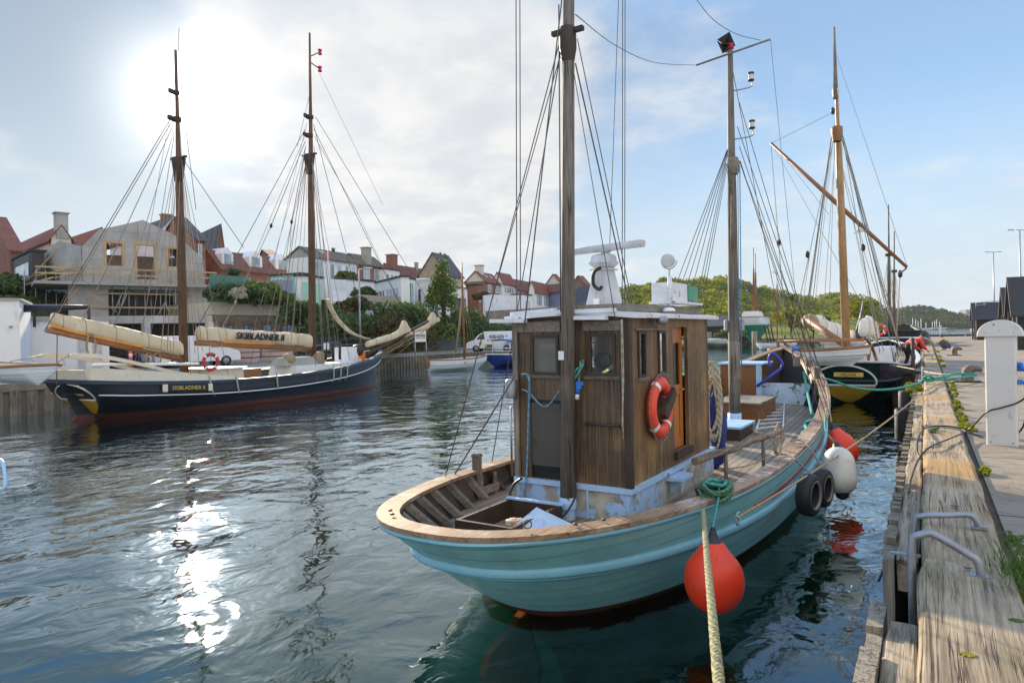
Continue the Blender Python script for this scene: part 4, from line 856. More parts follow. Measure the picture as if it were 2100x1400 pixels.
for pl3 in ((ux, uy), (uy, uz), (ux, uz)):
    u_, v_ = Rm @ pl3[0]*ea, Rm @ pl3[1]*ea; mb.prism([ctr+u_, ctr+v_, ctr-u_, ctr-v_], u_.cross(v_).normalized()*.006)
mb.tube([ctr-uz*.2, n1-ux*.08], .02, 6); mb.build('radar_reflector', 'dark_iron', mm)
mb = MB(); q = n1+uz*.08+ux*.02; mb.lathe([(0, -.05), (.06, -.05), (.06, .05), (0, .06)], q, n=14); mb.build('masthead_lamp', 'lens_red', mm)
for (yx, yy, lx, ly) in ((1501, 187, 1540, 172), (1503, 286, 1542, 270)):
    a = onf(yx, yy, MF); c = onf(lx, ly-6, MF); mb = MB(); mb.tube(smoothpts([a, Vector((c.x, c.y, a.z))-(c-a)*.25*Vector((1, 1, 0)).length*0+Vector((0, 0, .01)), c], 5), .014, 6); st = mb.build('lantern_bracket', 'steel', mm)
    mb = MB(); mb.lathe([(0, 0), (.065, 0), (.065, .025), (.05, .03)], c, n=14); mb.lathe([(.05, .13), (.065, .135), (.065, .17), (0, .18)], c, n=14); mb.build('lantern_case', 'dark_iron', st); mb = MB(); mb.lathe([(.05, .03), (.05, .13)], c, n=14); mb.build('lantern_glass', 'grey_white', st)
for side, px in ((-1, 1490), (1, 1521)):
    mb = MB(); c = onf(px, 667, MF); mb.box(c, (.11, .08, .26), FM.to_3x3(), .03); mb.build('winch_box', 'galvanised', mm)
# standing rigging
def line(par, a, b2, r=.006, mat='wire', name='shroud', sag=0.0): return rope(name, [a, b2], r, mat, par, sag=sag, n=5)
hz1 = onf(1152, 75, mf); hz2 = onf(1180, 130, mf)
def rl(t, side, dz=.05): return rail_pt(t, side, .02, dz)[0]
line(mz, onf(1150, 105, mf), rl(.235, -1), .007); line(mz, onf(1152, 70, mf), rl(.15, -1), .007); line(mz, onf(1150, 110, mf), onf(1002, 640, 3.2), .006) 
line(mz, onf(1184, 80, mf), onf(1300, 640, 4.4), .006); line(mz, onf(1180, 130, mf), onf(1290, 620, 4.2), .009); line(mz, onf(1177, 150, mf), onf(1262, 655, WF0-.15), .005)
line(mz, onf(1146, 10, mf), onf(1150, 640, mf-.12), .008, name='halyard'); line(mz, m1, onf(1058, 820, 2.2)+uz*0, .008, name='halyard')
for px in (1060, 1068): line(mz, onf(px-2, -100, 3.0), onf(px, 905, 3.0) if px == 1068 else onf(px, 660, 3.0), .007, 'wire', 'topping_lift')
line(mz, onf(1056, 770, 1.9), rl(.165, -1, .02), .010, name='shroud')
for px in (1277, 1282): line(mz, onf(px, -100, 4.0), onf(px-1, 632, 4.0), .006, name='topping_lift')
line(mz, onf(1272, -100, 4.6), onf(1247, 600, 4.3), .005)
pa_ = [onf(1180, 30, mf), onf(1260, 92, 6), onf(1340, 128, 8), onf(1428, 134, MF-.1)]; rope('aerial_wire', smoothpts(pa_, 6), .006, 'wire', mm, n=4)
pa_ = [onf(1425, -5, 8), onf(1462, 40, 8.7), onf(1510, 70, 9.4), onf(1560, 83, MF-.1)]; rope('aerial_wire', smoothpts(pa_, 6), .006, 'wire', mm, n=4)
for (x, side, t) in ((1494, -1, .60), (1495, -1, .64), (1496, -1, .68), (1494, -1, .56)): line(mm, onf(x, 300, MF), rl(t, side, .02), .008)
for (x, y, t) in ((1518, 330, .60), (1518, 335, .64), (1516, 300, .68), (1516, 210, .86), (1516, 330, .72), (1512, 260, .80)): line(mm, onf(x, y, MF), rl(t, 1, .02), .008)
for (x1, x2) in ((1488, 1440), (1490, 1446), (1492, 1452)): line(mm, onf(x1, 335, MF), onf(x2-5, 585, 7.5), .007, name='halyard')
line(mm, yb_, onf(1650, 800, 14.2), .005, name='signal_line'); line(mm, onf(1500, 130, MF), fb(0, FL-.1, 2.45), .008, name='forestay'); line(mm, onf(1498, 600, MF-.15), onf(1500, 380, MF-.15), .006, name='halyard')
line(mm, onf(1517, 340, MF-.2), onf(1521, 760, MF-.2), .012, 'rope_blue', 'halyard'); line(mm, onf(1513, 340, MF-.2), onf(1516, 760, MF-.2), .009, 'rope_blue', 'halyard')
# --------------------------------------------------------------- deck fittings
def fbox(name, x0, x1, f0, f1, z0, z1, mat, par=None, bev=0.0):
    mb = MB(); mb.hexa([fb(x0, f0, z0), fb(x1, f0, z0), fb(x1, f1, z0), fb(x0, f1, z0)], [fb(x0, f0, z1), fb(x1, f0, z1), fb(x1, f1, z1), fb(x0, f1, z1)]); return mb.build(name, mat, par or FB)
# open hatch box on the stern deck (hollow)
mb = MB(); hx0, hx1, hf0, hf1, hz0, hz1 = -.66, .05, 1.35, 2.42, .72, .95
for a in ((hx0, hx1, hf0, hf0+.04), (hx0, hx1, hf1-.04, hf1), (hx0, hx0+.04, hf0+.04, hf1-.04), (hx1-.04, hx1, hf0+.04, hf1-.04)):
    mb.hexa([fb(a[0], a[2], hz0), fb(a[1], a[2], hz0), fb(a[1], a[3], hz0), fb(a[0], a[3], hz0)], [fb(a[0], a[2], hz1), fb(a[1], a[2], hz1), fb(a[1], a[3], hz1), fb(a[0], a[3], hz1)])
hc = mb.build('hatch_coaming', 'dark_brown', FB); fbox('coaming_rim', hx0-.02, hx1+.02, hf1-.05, hf1+.02, hz1, hz1+.02, 'blue_paint', hc)
mb = MB(); mb.hexa([fb(-.02, hf0-.05, .86), fb(.42, hf0+.15, .80), fb(.42, hf0+.75, .80), fb(-.02, hf0+.62, .99)], [fb(-.02, hf0-.05, .89), fb(.42, hf0+.15, .83), fb(.42, hf0+.75, .83), fb(-.02, hf0+.62, 1.02)]); mb.build('hatch_lid', 'blue_white_peel', FB)
fbox('cargo_hatch', -.62, .36, 10.55, 12.3, 1.0-.2, 1.30, 'varnish_dark'); fbox('hatch_cover', -.66, .40, 10.5, 12.35, 1.30, 1.34, 'grey_board')
fbox('engine_hatch', -.12, .48, 8.55, 9.6, .76, 1.05, 'dark_brown'); fbox('engine_hatch_cover', -.15, .51, 8.5, 9.65, 1.05, 1.09, 'light_blue')
# forecastle bulkhead, steering box and blue cabin behind
fbox('bulkhead_board', -.15, 1.25, 13.2, 13.26, fdz(13.2), fdz(13.2)+.52, 'blue_white_peel'); fbox('companion_house', -1.1, -.2, 13.0, 14.0, fdz(13.2), fdz(13.2)+.98, 'varnish_dark'); fbox('companion_frame', -.22, -.10, 12.95, 13.05, fdz(13.2), fdz(13.2)+1.0, 'light_blue'); fbox('companion_top', -1.15, -.05, 12.92, 14.1, fdz(13.2)+.98, fdz(13.2)+1.02, 'light_blue')
# blue steel davit on the foredeck
q0 = onf(1552, 792, 12.8); q1 = onf(1602, 755, 13.0); mb = MB(); mb.tube([q0, q1], .035, 8); mb.tube(smoothpts([q1-ux*.25, q1-ux*.28+uz*.25, q1-ux*.18+uz*.36, q1+ux*.02+uz*.16, q1], 4), .03, 8); mb.build('anchor_davit', 'blue_metal', FB)
# fairlead with blue roller at stem rail
q = onf(1634, 722, 14.0); mb = MB(); mb.box(q-uz*.24, (.16, .10, .26), FM.to_3x3(), .02); mb.box(q+ux*.10, (.02, .08, .3), FM.to_3x3()); mb.box(q-ux*.10, (.02, .08, .3), FM.to_3x3()); rr_ = mb.build('roller_stand', 'grey_timber', FB); mb = MB(); mb.lathe([(.07, -.085), (.045, -.05), (.045, .05), (.07, .085)], q+uz*.08, ux, 14); mb.build('roller', 'blue_plastic', rr_)
# log handrail on posts, starboard
a = fb(1.06, 3.85, 1.34); ra = onr(1425, 946, 1.28); rb = onr(1603, 884, 1.55)
mb = MB(); ks = [ra.lerp(rb, k/10)+Vector((.012*math.sin(k*2), 0, .01*math.sin(k*1.3))) for k in range(11)]; mb.tube(ks, [.048-.0012*k for k in range(11)], 12); lg = mb.build('log_rail', 'log_wood', FB)
for px, py in ((1485, 1020), (1574, 977)):
    base = plane(px, py, fb(0, 0, .76), UP); k = (base-ra).dot(rb-ra)/(rb-ra).length_squared; tp = ra.lerp(rb, k); base = Vector((tp.x, tp.y, .74)); mb = MB(); mb.tube([base, tp-uz*.03], .024, 10); mb.lathe([(.07, 0), (.07, .012), (.03, .015)], base, n=12); mb.tube([tp-uz*.28+ux*.026*math.cos(a)+uy*.026*math.sin(a)+uz*a*.006 for a in np.linspace(0, 25, 60)], .008, 5); mb.build('rail_stanchion', 'grey_board', FB)
# cap beside the log rail: mooring bitt
q = plane(1434, 1030, fb(0, 0, .74), UP); ql = FM.inverted() @ q
mb = MB(); mb.lathe([(.07, 0), (.07, .04), (.055, .07), (.055, .17), (.075, .2), (.07, .235), (0, .24)], fb(1.2, 3.85, .74), n=18); mb.build('mooring_bitt', 'dark_iron', FB)
# hawse hole ring
q = onr(1508, 1062, 1.80); mb = MB(); nrm = ux; mb.tube([q+ux*.03+uy*(.075*math.cos(a))+uz*(.062*math.sin(a)) for a in np.linspace(0, 2*PI, 17)], .016, 8); hw = mb.build('hawse_ring', 'teal_light', FB); mb = MB(); mb.lathe([(0, 0), (.055, 0), (.055, .005), (0, .005)], q+ux*.012, ux, 14); mb.build('hawse_hole', 'black_paint', hw)
# ------------------------------------------------ loose things on / at the boat
def ringpts(c, u_, v_, R, n=25): return [c+u_*(R*math.cos(a))+v_*(R*math.sin(a)) for a in np.linspace(0, 2*PI, n)]
q = fb(WX+.075, 3.57, 1.97); RG = thing('life_ring', 'orange red life ring with white bands hanging on the brown wheelhouse', 'life ring', q)
tilt = Matrix.Rotation(math.radians(-7), 3, ux); U_, V_ = tilt @ uy, tilt @ uz
rows = []; nseg = 48
for i in range(nseg):
    a = 2*PI*i/nseg; d_ = U_*math.cos(a)+V_*math.sin(a); c = q+d_*.29; bl = 1.14 if i in (11, 12, 13, 35, 36, 37) else 1.0
    rows.append([c+d_*(.078*bl*math.cos(b))+ux*(.058*bl*math.sin(b)) for b in np.linspace(0, 2*PI, 14, endpoint=False)])
mb = MB(); mb.use('ring_red')
mb.grid(rows+[rows[0]], True, close=True); 
mb.build('ring_body', 'ring_red', RG)
for ac in (PI*.72, PI*.22+.0, PI*1.27, PI*1.75):
    rows = []
    for a in np.linspace(ac-.085, ac+.085, 5): d_ = U_*math.cos(a)+V_*math.sin(a); c = q+d_*.29; rows.append([c+d_*(.083*math.cos(b))+ux*(.063*math.sin(b)) for b in np.linspace(0, 2*PI, 14, endpoint=False)])
    mb = MB().grid(rows, True, close=True); mb.build('white_band', 'white_plastic', RG)
P = []
for k in range(4):
    a0 = PI*.25+k*PI/2
    for j in range(8): t_ = j/8; a = a0+t_*PI/2; rad = .385+.035*math.sin(PI*t_); P.append(q+(U_*math.cos(a)+V_*math.sin(a))*rad+ux*.02)
P.append(P[0]); mb = MB().tube(P, .007, 5); mb.build('grab_line', 'rope_grey', RG)
mb = MB(); c = q+ux*.04+V_*.06; mb.prism([c+U_*x+V_*z for x, z in ((.20, .20), (.27, .12), (.2, .02), (-.02, -.2), (-.12, -.14), (-.1, -.04), (.06, .06))], ux*.07); mb.build('dark_wood_hook', 'dark_brown', None, label='dark carved wooden chock jammed through the orange red life ring', cat='chock')
# aluminium ladder lying on deck
LA, LB, LC, LD = [fb(x, f, fdz(f)+.06) for x, f in ((.42, 9.9), (.80, 10.1), (.72, 12.6), (.34, 12.5))]
zl = lambda px, py, z: plane(px, py, fb(0, 0, z), UP)
la0, la1 = zl(1551, 884, .93), zl(1571, 813, 1.06); lb0, lb1 = zl(1606, 876, .95), zl(1609, 818, 1.08)
LT = thing('ladder', 'short aluminium ladder lying on the fishing boat deck', 'ladder', (la0+lb0)/2)
for a, b2 in ((la0, la1), (lb0, lb1)): mb = MB(); d_ = (b2-a).normalized(); w_ = d_.cross(UP).normalized(); mb.hexa([a-w_*.015-UP*.03, a+w_*.015-UP*.03, b2+w_*.015-UP*.03, b2-w_*.015-UP*.03], [a-w_*.015+UP*.03, a+w_*.015+UP*.03, b2+w_*.015+UP*.03, b2-w_*.015+UP*.03]); mb.build('ladder_rail', 'grey_white', LT)
for k in range(10): t_ = .05+.1*k; mb = MB(); mb.tube([la0.lerp(la1, t_), lb0.lerp(lb1, t_)], .02, 6); mb.build('rung', 'grey_white', LT)
# rope coils
def coil(label, c, u_, v_, R, turns, r, mat, jit=.03, name='rope_coil'):
    P = []; R_ = R if isinstance(R, tuple) else (R, R)
    for i in range(int(turns*20)):
        a = i/20*2*PI; k = 1+jit*math.sin(i*.37)+jit*math.sin(i*.11+1); off = u_.cross(v_).normalized()*(r*1.6*math.sin(i*.05*3)+r*.8*math.sin(i*.31)); P.append(c+u_*(R_[0]*k*math.cos(a))+v_*(R_[1]*k*math.sin(a))+off)
    return rope(name, P, r, mat, label=label, cat='rope coil', n=6)
coil('thin tan wire rope coil hung over the end of the log rail', onr(1595, 898, 1.52)-uz*.02, uy, uz, (.26, .22), 9, .007, 'rope_tan', .08)
coil('pale hanging rope coil on the forward corner of the wheelhouse', fb(WX-.02, WF1+.24, 1.72), uy*.3+ux*.95, uz, (.11, .50), 13, .015, 'rope_light', .22)
# blue tarpaulins
def lump(name, label, c, R, mat, seed, cat, n=22, m_=16, amp=.22):
    rows = []; c = Vector(c)
    for i in range(m_+1):
        th = PI*i/m_; row = []
        for j in range(n):
            ph = 2*PI*j/n; d_ = Vector((math.sin(th)*math.cos(ph), math.sin(th)*math.sin(ph), math.cos(th))); k = 1+amp*mnoise.noise(d_*2.2+Vector((seed, 0, 0)))+amp*.5*mnoise.noise(d_*5.5+Vector((seed, 3, 0))); row.append(c+Vector((d_.x*R[0]*k, d_.y*R[1]*k, d_.z*R[2]*k)))
        rows.append(row)
    return MB().grid(rows, True, close=True).build(name, mat, None, label=label, cat=cat)
lump('tarpaulin', 'dark blue tarpaulin hanging behind the wheelhouse beside the pale rope coil', fb(WX-.02, WF1+.45, 1.35), (.13, .2, .62), 'blue_cloth', 3.3, 'tarpaulin', amp=.35); lump('tarpaulin', 'bundled dark blue cloth beside the light blue hatch', fb(-.15, 8.2, 1.35), (.2, .25, .36), 'blue_cloth', 8.1, 'tarpaulin', amp=.5)
# teal pipe/rope lashings on the foredeck
rope('mooring_rope', smoothpts([zl(1648, 762, 1.9), zl(1655, 800, 1.5), zl(1666, 852, 1.2)], 5), .032, 'rope_teal', label='teal rope stretched from the timber post down to the starboard deck')
rope('mooring_rope', smoothpts([zl(1668, 862, 1.18), zl(1650, 868, 1.12), zl(1655, 880, 1.1), zl(1646, 888, 1.1), zl(1648, 900, 1.02)], 5), .034, 'rope_teal', label='teal rope end lying knotted on the deck by the starboard rail')
# green rope wound on the bitt then thick mooring rope to the quay
bt = fb(1.36, 3.35, 1.05)
rp = fb(1.62, 3.05, 1.14)
P = []
for i in range(150):
    a = i*.27; P.append(rp+ux*(.15*math.cos(a)*(1+.2*math.sin(i*.13)))+uy*(.20*math.sin(a)*(1+.2*math.cos(i*.17)))+uz*(.02+.05*math.sin(i*.21)+.03*math.sin(i*.55)))
rope('rope_knot', P, .021, 'rope_green', label='heap of frayed green rope knotted on the starboard rail', cat='rope')
rope('rope_knot', [rp+ux*(.10*math.cos(a))+uy*(.13*math.sin(a))+uz*(.10+.01*math.sin(a*3)) for a in np.linspace(0, 9, 40)], .02, 'rope_teal', label='bright teal turn of rope on top of the frayed green rope heap', cat='rope')
mr0 = D(1442, 1046, 6.35); mr1 = D(1476, 1400, 2.25); mr2 = mr0+(mr1-mr0)*1.25
# laid rope: three strands twisted
def laid(name, label, pts, r, mat, strands=3, pitch=.16, n=6):
    pts = [Vector(p) for p in pts]; mb = MB(); L = [0]
    for i in range(1, len(pts)): L.append(L[-1]+(pts[i]-pts[i-1]).length)
    tot = L[-1]; N_ = min(400, max(8, int(tot/(pitch/7))))
    def at_(s_):
        for i in range(1, len(pts)):
            if s_ <= L[i]+1e-9: return pts[i-1].lerp(pts[i], (s_-L[i-1])/max(1e-9, L[i]-L[i-1])), (pts[i]-pts[i-1]).normalized()
        return pts[-1], (pts[-1]-pts[-2]).normalized()
    for st_ in range(strands):
        P = []
        for i in range(N_+1):
            s_ = tot*i/N_; c, t_ = at_(s_); u_ = t_.cross(Vector((.3, .9, .2))).normalized(); v_ = t_.cross(u_); a = 2*PI*(s_/pitch+st_/strands); P.append(c+(u_*math.cos(a)+v_*math.sin(a))*r*.5)
        mb.tube(P, r*.56, n)
    return mb.build(name, mat, None, label=label, cat='rope')
MATS['rope_green_tan'] = ropemat('rope_green_tan', (0.36, 0.33, 0.17), .03, .35)
laid('mooring_rope', 'thick braided green and tan mooring rope running down past the red buoy', [mr0+(mr2-mr0)*(k/16)-UP*(.10*4*(k/16)*(1-k/16))*.5 for k in range(17)], .0215, 'rope_green_tan', 3, .12)
# tan rope from hawse to the first bollard
hq = onr(1510, 1062, 1.86)
# fenders
def buoy(name, label, top, R, h, mat, tipmat, axis=None, flip=False, lower=None):
    ax = Vector(axis).normalized() if axis else -UP; t = thing(name, label, 'fender', top)
    mb = MB(); prof = [(.001, 0), (.03, 0), (.035, .03), (.05, .07), (.085, .11)]; mb.lathe(prof, top, ax, 20); mb.lathe([(.012, -.03), (.03, 0), (.02, .02)], top, ax, 12); mb.build('fender_neck', tipmat, t)
    mb = MB(); pr = [(.084, .108)]
    for k in range(1, 20):
        th = PI*k/19; zz = .10+R*.30+(h-.10-R*.3)*(1-math.cos(th))/2; pr.append((R*math.sin(min(th*1.02, PI))**.85+ (.0), zz)) if th > .5 else None
    mb.lathe(pr, top, ax, 32); mb.build('fender_body', mat, t); return t
b0 = D(1462, 1086, 6.38)
buoy('round_fender', 'big bright red round buoy fender with dark neck beside the fishing boat', b0, .275, .77, 'ball_red', 'fender_dark')
rope('fender_rope', smoothpts([rp+uy*.1+uz*.02, rail_pt(.185, 1, -.05, .05)[0], b0+UP*.02], 5), .011, 'rope_teal', label='thin teal line from the rail down to the big red round buoy')
# red and white fenders further forward
t1 = D(1706, 868, 12.3); t2 = D(1714, 922, 11.0)
fr_ = buoy('round_fender', 'red fender with dark end hanging forward of the white fender', t1, .25, .78, 'ball_red', 'fender_dark', axis=(.35, -.1, -.9))
def cyl_fender(name, label, c, ax, R, L_, mat, tip):
    ax = Vector(ax).normalized(); t = thing(name, label, 'fender', c); pr = []
    for k in range(13): th = PI/2*k/12; pr.append((R*math.sin(th), -L_/2+R*1.15*(1-math.cos(th))))
    for k in range(13): th = PI/2*(1-k/12); pr.append((R*math.sin(th), L_/2-R*1.15*(1-math.cos(th))))
    mb = MB().lathe([p for p in pr if p[1] < L_/2-.03], c, ax, 28); mb.build('fender_body', mat, t); mb = MB().lathe([(0.10, L_/2-.045), (.08, L_/2+.03), (.03, L_/2+.06), (0, L_/2+.06)], c, ax, 16); mb.build('fender_tip', tip, t); mb = MB().lathe([(0.07, -L_/2+.04), (.05, -L_/2-.05), (0.0, -L_/2-.06)], c, ax, 16); mb.build('fender_neck', tip, t); return t
cf = D(1722, 965, 10.2); cyl_fender('cylinder_fender', 'fat dirty white cylinder fender hanging between the tyres and the quay', cf, (.12, -.25, -1), .225, .72, 'fender_white', 'fender_dark')
rope('fender_rope', smoothpts([rl(.66, 1), D(1692, 880, 10.6), cf+Vector((-.05, .1, .40))], 4), .012, 'rope_teal', label='teal line holding the dirty white cylinder fender'); rope('fender_rope', [rl(.80, 1), t1], .010, 'rope_tan', label='tan line holding the red fender with the dark end')
# tyres
def tyre(label, c, nrm, R=.275, w=.10):
    t = thing('tyre_fender', label, 'tyre', c); n_ = Vector(nrm).normalized(); mb = MB(); pr = []
    mb.lathe([(R*.60, -w*.75), (R*.75, -w), (R*.93, -w*.8), (R, -w*.45), (R, w*.45), (R*.93, w*.8), (R*.75, w), (R*.60, w*.75), (R*.57, w*.5), (R*.62, 0), (R*.57, -w*.5), (R*.60, -w*.75)], c, n_, 40); mb.build('tyre', 'rubber', t)
    mb = MB(); mb.lathe([(R*.59, w*.74), (R*.67, w*.95), (R*.70, w*.985), (R*.66, w*.99), (R*.58, w*.8)], c, n_, 40); mb.build('tyre_bead', 'galvanised', t)
    return t
ty1 = onr(1658, 1015, 2.02); ty1 = D(1659, 1014, 8.95)
tyre('nearest black tyre fender hung on the teal hull', ty1, ux*.97+uy*-.2); ty2 = D(1686, 1000, 9.9); tyre('second black tyre fender, between the nearest tyre and the white fender', ty2, ux*.97-uy*.2)
rope('tyre_rope', smoothpts([rl(.385, 1, .06)-ux*.2, rl(.385, 1, .07), ty1+UP*.30], 4), .014, 'rope_grey', label='dark rope over the rail holding the nearest tyre'); rope('tyre_rope', smoothpts([rl(.46, 1, .06)-ux*.2, rl(.46, 1, .07), ty2+UP*.31], 4), .014, 'rope_grey', label='dark rope over the rail holding the second tyre')
# blue shore-power plug hanging between mast and window
q = onf(1187, 790, WF0-.1); PL = thing('power_plug', 'blue and white shore power plug hanging beside the rear mast', 'plug', q)
mb = MB(); mb.box(q, (.07, .06, .10), FM.to_3x3(), .012); mb.box(q+ux*.045+uz*.02, (.03, .05, .05), FM.to_3x3(), .008); mb.tube([q, q-uz*.10-ux*.02], .028, 10); mb.build('plug_body', 'blue_plastic', PL); mb = MB(); mb.tube([q-uz*.09-ux*.018, q-uz*.16-ux*.03], .026, 10); mb.build('plug_cap', 'white_plastic', PL)
rope('plug_cable', smoothpts([onf(1190, 740, WF0-.08), onf(1188, 770, WF0-.09), q+uz*.05], 4), .006, 'rope_light', label='thin pale cord from which the blue plug hangs')
rope('teal_line', smoothpts([onf(1196, 738, WF0-.1), onf(1192, 750, WF0-.1), onf(1180, 760, WF0-.12), onf(1177, 778, WF0-.12), onf(1186, 765, WF0-.13), onf(1197, 745, WF0-.1)], 5), .014, 'rope_teal', label='small teal rope loop by the right wheelhouse window')
rope('teal_line', smoothpts([onf(1070, 768, WF0-.16), onf(1082, 768, WF0-.16), onf(1086, 790, WF0-.16), onf(1084, 850, WF0-.1), onf(1081, 950, WF0-.1), onf(1078, 1000, WF0-.1), onf(1070, 1040, WF0-.12)], 5), .013, 'rope_blue', label='blue green line running down the left corner of the wheelhouse')
rope('teal_line', smoothpts([onf(1070, 798, WF0-.13), onf(1085, 805, WF0-.13), onf(1118, 834, WF0-.1), onf(1148, 800, WF0-.1)], 5), .010, 'rope_blue', label='blue line sagging across the rear doorway')
rope('black_hose', smoothpts([onf(1180, 985, WF0-.25), onf(1179, 1020, WF0-.3), fb(.1, WF0-.4, .85), fb(-.05, WF0-.5, .78), fb(-.35, WF0-.6, .76)], 6), .012, 'black_cable', label='black hose looping from the mast foot over the stern deck', cat='hose')
rope('black_hose', smoothpts([onf(1070, 980, WF0-.2), onf(1052, 995, WF0-.2), onf(1045, 1022, WF0-.3), onf(1055, 1037, WF0-.35), onf(1075, 1020, WF0-.3)], 6), .016, 'black_cable', label='black hose loop beside the left corner of the blue base', cat='hose')
for k, (x, y) in enumerate(((1276, 752), (1279, 752))): rope('hanging_cord', smoothpts([onf(1274+k*2, 655, WF0-.12), onf(x, 780, WF0-.1), onf(1278-k*3, 900-k*25, WF0-.08)], 4), .006, 'rope_light', label=('thin pale cord hanging down the rear corner post of the wheelhouse', 'shorter pale cord with a loose end on the rear corner post')[k])
rope('handrail_rope', smoothpts([onr(1480, 962, 1.3), onr(1530, 955, 1.42), onr(1570, 940, 1.5), rl(.44, 1, .05)], 5), .009, 'rope_tan', label='thin tan rope strung between the log rail posts')
lump('rag', 'pale pipe and rag lying inside the open stern hatch', fb(-.25, 1.95, .82), (.16, .10, .05), 'cap_worn', 4.2, 'rag')
# ================================================================== RIGHT QUAY
def beam(name, label, x0, x1, y0, y1, z0, z1, mat, group, r=.035, seed=0, sub=None):
    """long squared timber with slightly wavering rounded edges"""
    mb = MB(); n = max(2, int((y1-y0)/.35)); rows = []
    for i in range(n+1):
        y = y0+(y1-y0)*i/n; w = .006*math.sin(i*1.7+seed)+.005*math.sin(i*.61+seed*2); e = .02 if i in (0, n) else 0
        pr = [(x0+e, z0), (x0+w+e, z1-r-e), (x0+r*.35+w+e, z1-r*.35-e), (x0+r+w, z1-e), ((x0+x1)/2, z1+w*.6-e), (x1-r+w, z1-e), (x1-r*.35+w, z1-r*.35-e), (x1+w-e, z1-r-e), (x1-e, z0)]
        rows.append([Vector((a, y, b)) for a, b in pr])
    mb.grid(rows, False, close=True, flip=True); k = len(rows[0]); o = len(mb.v)-len(rows)*k; mb.f += [[o+j for j in range(k)], [o+(len(rows)-1)*k+j for j in range(k)]]; mb.mi += [0, 0]; mb.sm += [False]*2
    return mb.build(name, mat, None, label=label, cat='beam', group=group)
BZ = 1.37
yj = Z(1880, 1141, BZ).y
ordw = ['nearest weathered grey cap timber along the quay edge, with bark coloured knots', 'second cap timber, crossed by the ladder rails and the tan mooring rope']
beam('edge_beam', ordw[0], -.06, .445, -4, yj-.012, .99, BZ+.02, 'beam_wood_grey', 'cap timbers along the quay edge', .03, 1)
y = yj+.012; k = 1
lens = [9.6, 8.2, 9.0, 8.5, 9.2, 8.8, 9.0, 9.0, 9.0, 9.0, 9.0, 9.0, 9.0]
while y < QE-1:
    y1 = min(QE, y+lens[min(k-1, 12)]); lb = ordw[1] if k == 1 else ('third cap timber, beside the first iron bollard', 'fourth cap timber, beside the squatting person')[k-2] if k < 4 else 'far cap timber of the quay edge beyond the squatting person'
    beam('edge_beam', lb, -.06+.01*(k % 2), .44, y, y1-.02, .99, BZ-.012*(k % 3), 'beam_wood', 'cap timbers along the quay edge', .04, k); y = y1+.01; k += 1
mb = MB(); mb.box((.47, 57, 1.12), (.055, 122, .30)); mb.build('joint_soil', 'soil', None, kind='stuff', label='soil in the joint behind the cap timbers', cat='soil')
# lower walings and the plank facing
yr0, yr1 = Z(1860, 1278, 1.12).y, Z(1860, 1149, 1.1).y
beam('waling', 'lower fender timber beside the nearest cap timber at the bottom edge', -.235, -.065, -4, yr0, .86, 1.14, 'waling_wood', 'lower fender timbers', .02, 3)
beam('waling', 'second lower fender timber, beyond the dark gap by the ladder rails', -.235, -.065, yr1, yr1+7, .86, 1.12, 'waling_wood', 'lower fender timbers', .02, 5)
beam('waling', 'farther lower fender timber of the quay, seen past the black cable', -.235, -.065, yr1+7.02, yr1+16, .86, 1.12, 'waling_wood', 'lower fender timbers', .02, 6)
beam('waling', 'farthest lower fender timber, beside the moored sailing ship', -.235, -.065, yr1+16.02, QE, .86, 1.12, 'waling_wood', 'lower fender timbers', .02, 8)
mb = MB(); y = -3.0; i = 0
while y < 60:
    near = y < yr1; w = .235 if near else (.19 if y < yr1+1.5 else .105); g = .03 if near else .045; top = (1.17 if y < yr0 else (.62 if y < yr1-.1 else 1.10))+.025*math.sin(i*2.3)+.015*math.sin(i*5.1)
    lean = .008*math.sin(i*1.9); mb.hexa([(-.325+lean, y, -1.5), (-.238, y, -1.5), (-.238, y+w, -1.5), (-.325+lean, y+w, -1.5)], [(-.325+lean, y, top), (-.238, y, top), (-.238, y+w, top), (-.325+lean, y+w, top)]); y += w+g; i += 1
mb.build('plank_facing', 'fender_wood', None, label='row of upright timber fender planks facing the right quay wall above the water', cat='fender planks')
# steel strap across the gap by the ladder
p = Z(1862, 1141, 1.15); mb = MB(); mb.box((-.16, yr1-.02, 1.155), (.20, .05, .012)); mb.build('steel_strap', 'galvanised', None, label='short steel strap across the lower timbers by the ladder rails', cat='strap')
# ladder grab rails (one ladder)
LDR = thing('quay_ladder', 'galvanised quay ladder whose two curved grab rails arch over the cap timber', 'ladder', (-.12, Z(2022, 1187, BZ).y, 0))
for (foot, pts) in (((2022, 1187), [(1887, 1190), (1887, 1135), (1889, 1104), (1903, 1093), (1925, 1100), (1985, 1136), (2004, 1150), (2012, 1172)]), ((2008, 1083), [(1888, 1120), (1889, 1082), (1893, 1062), (1907, 1056), (1940, 1056), (1985, 1055), (2000, 1064), (2008, 1080)])):
    Yf = Z(*foot, BZ).y; P = [plane(x, y, (0, Yf, 0), Vector((0, 1, 0))) for x, y in pts]; P[0].x = P[1].x = P[2].x = -.10; P[0].z = -.8; P[-1].z = BZ+.01
    P = [P[0], P[1]]+smoothpts(P[2:], 5)[1:]; mb = MB().tube(P, .024, 12); e = P[-1]; mb.box(e+Vector((0, 0, .004)), (.11, .06, .012)); mb.build('grab_rail', 'galvanised', LDR)
y0_, y1_ = Z(2022, 1187, BZ).y, Z(2008, 1083, BZ).y
for k in range(5): mb = MB().tube([(-.10, y0_, .75-.3*k), (-.10, y1_, .75-.3*k)], .015, 8); mb.build('rung', 'galvanised', LDR)
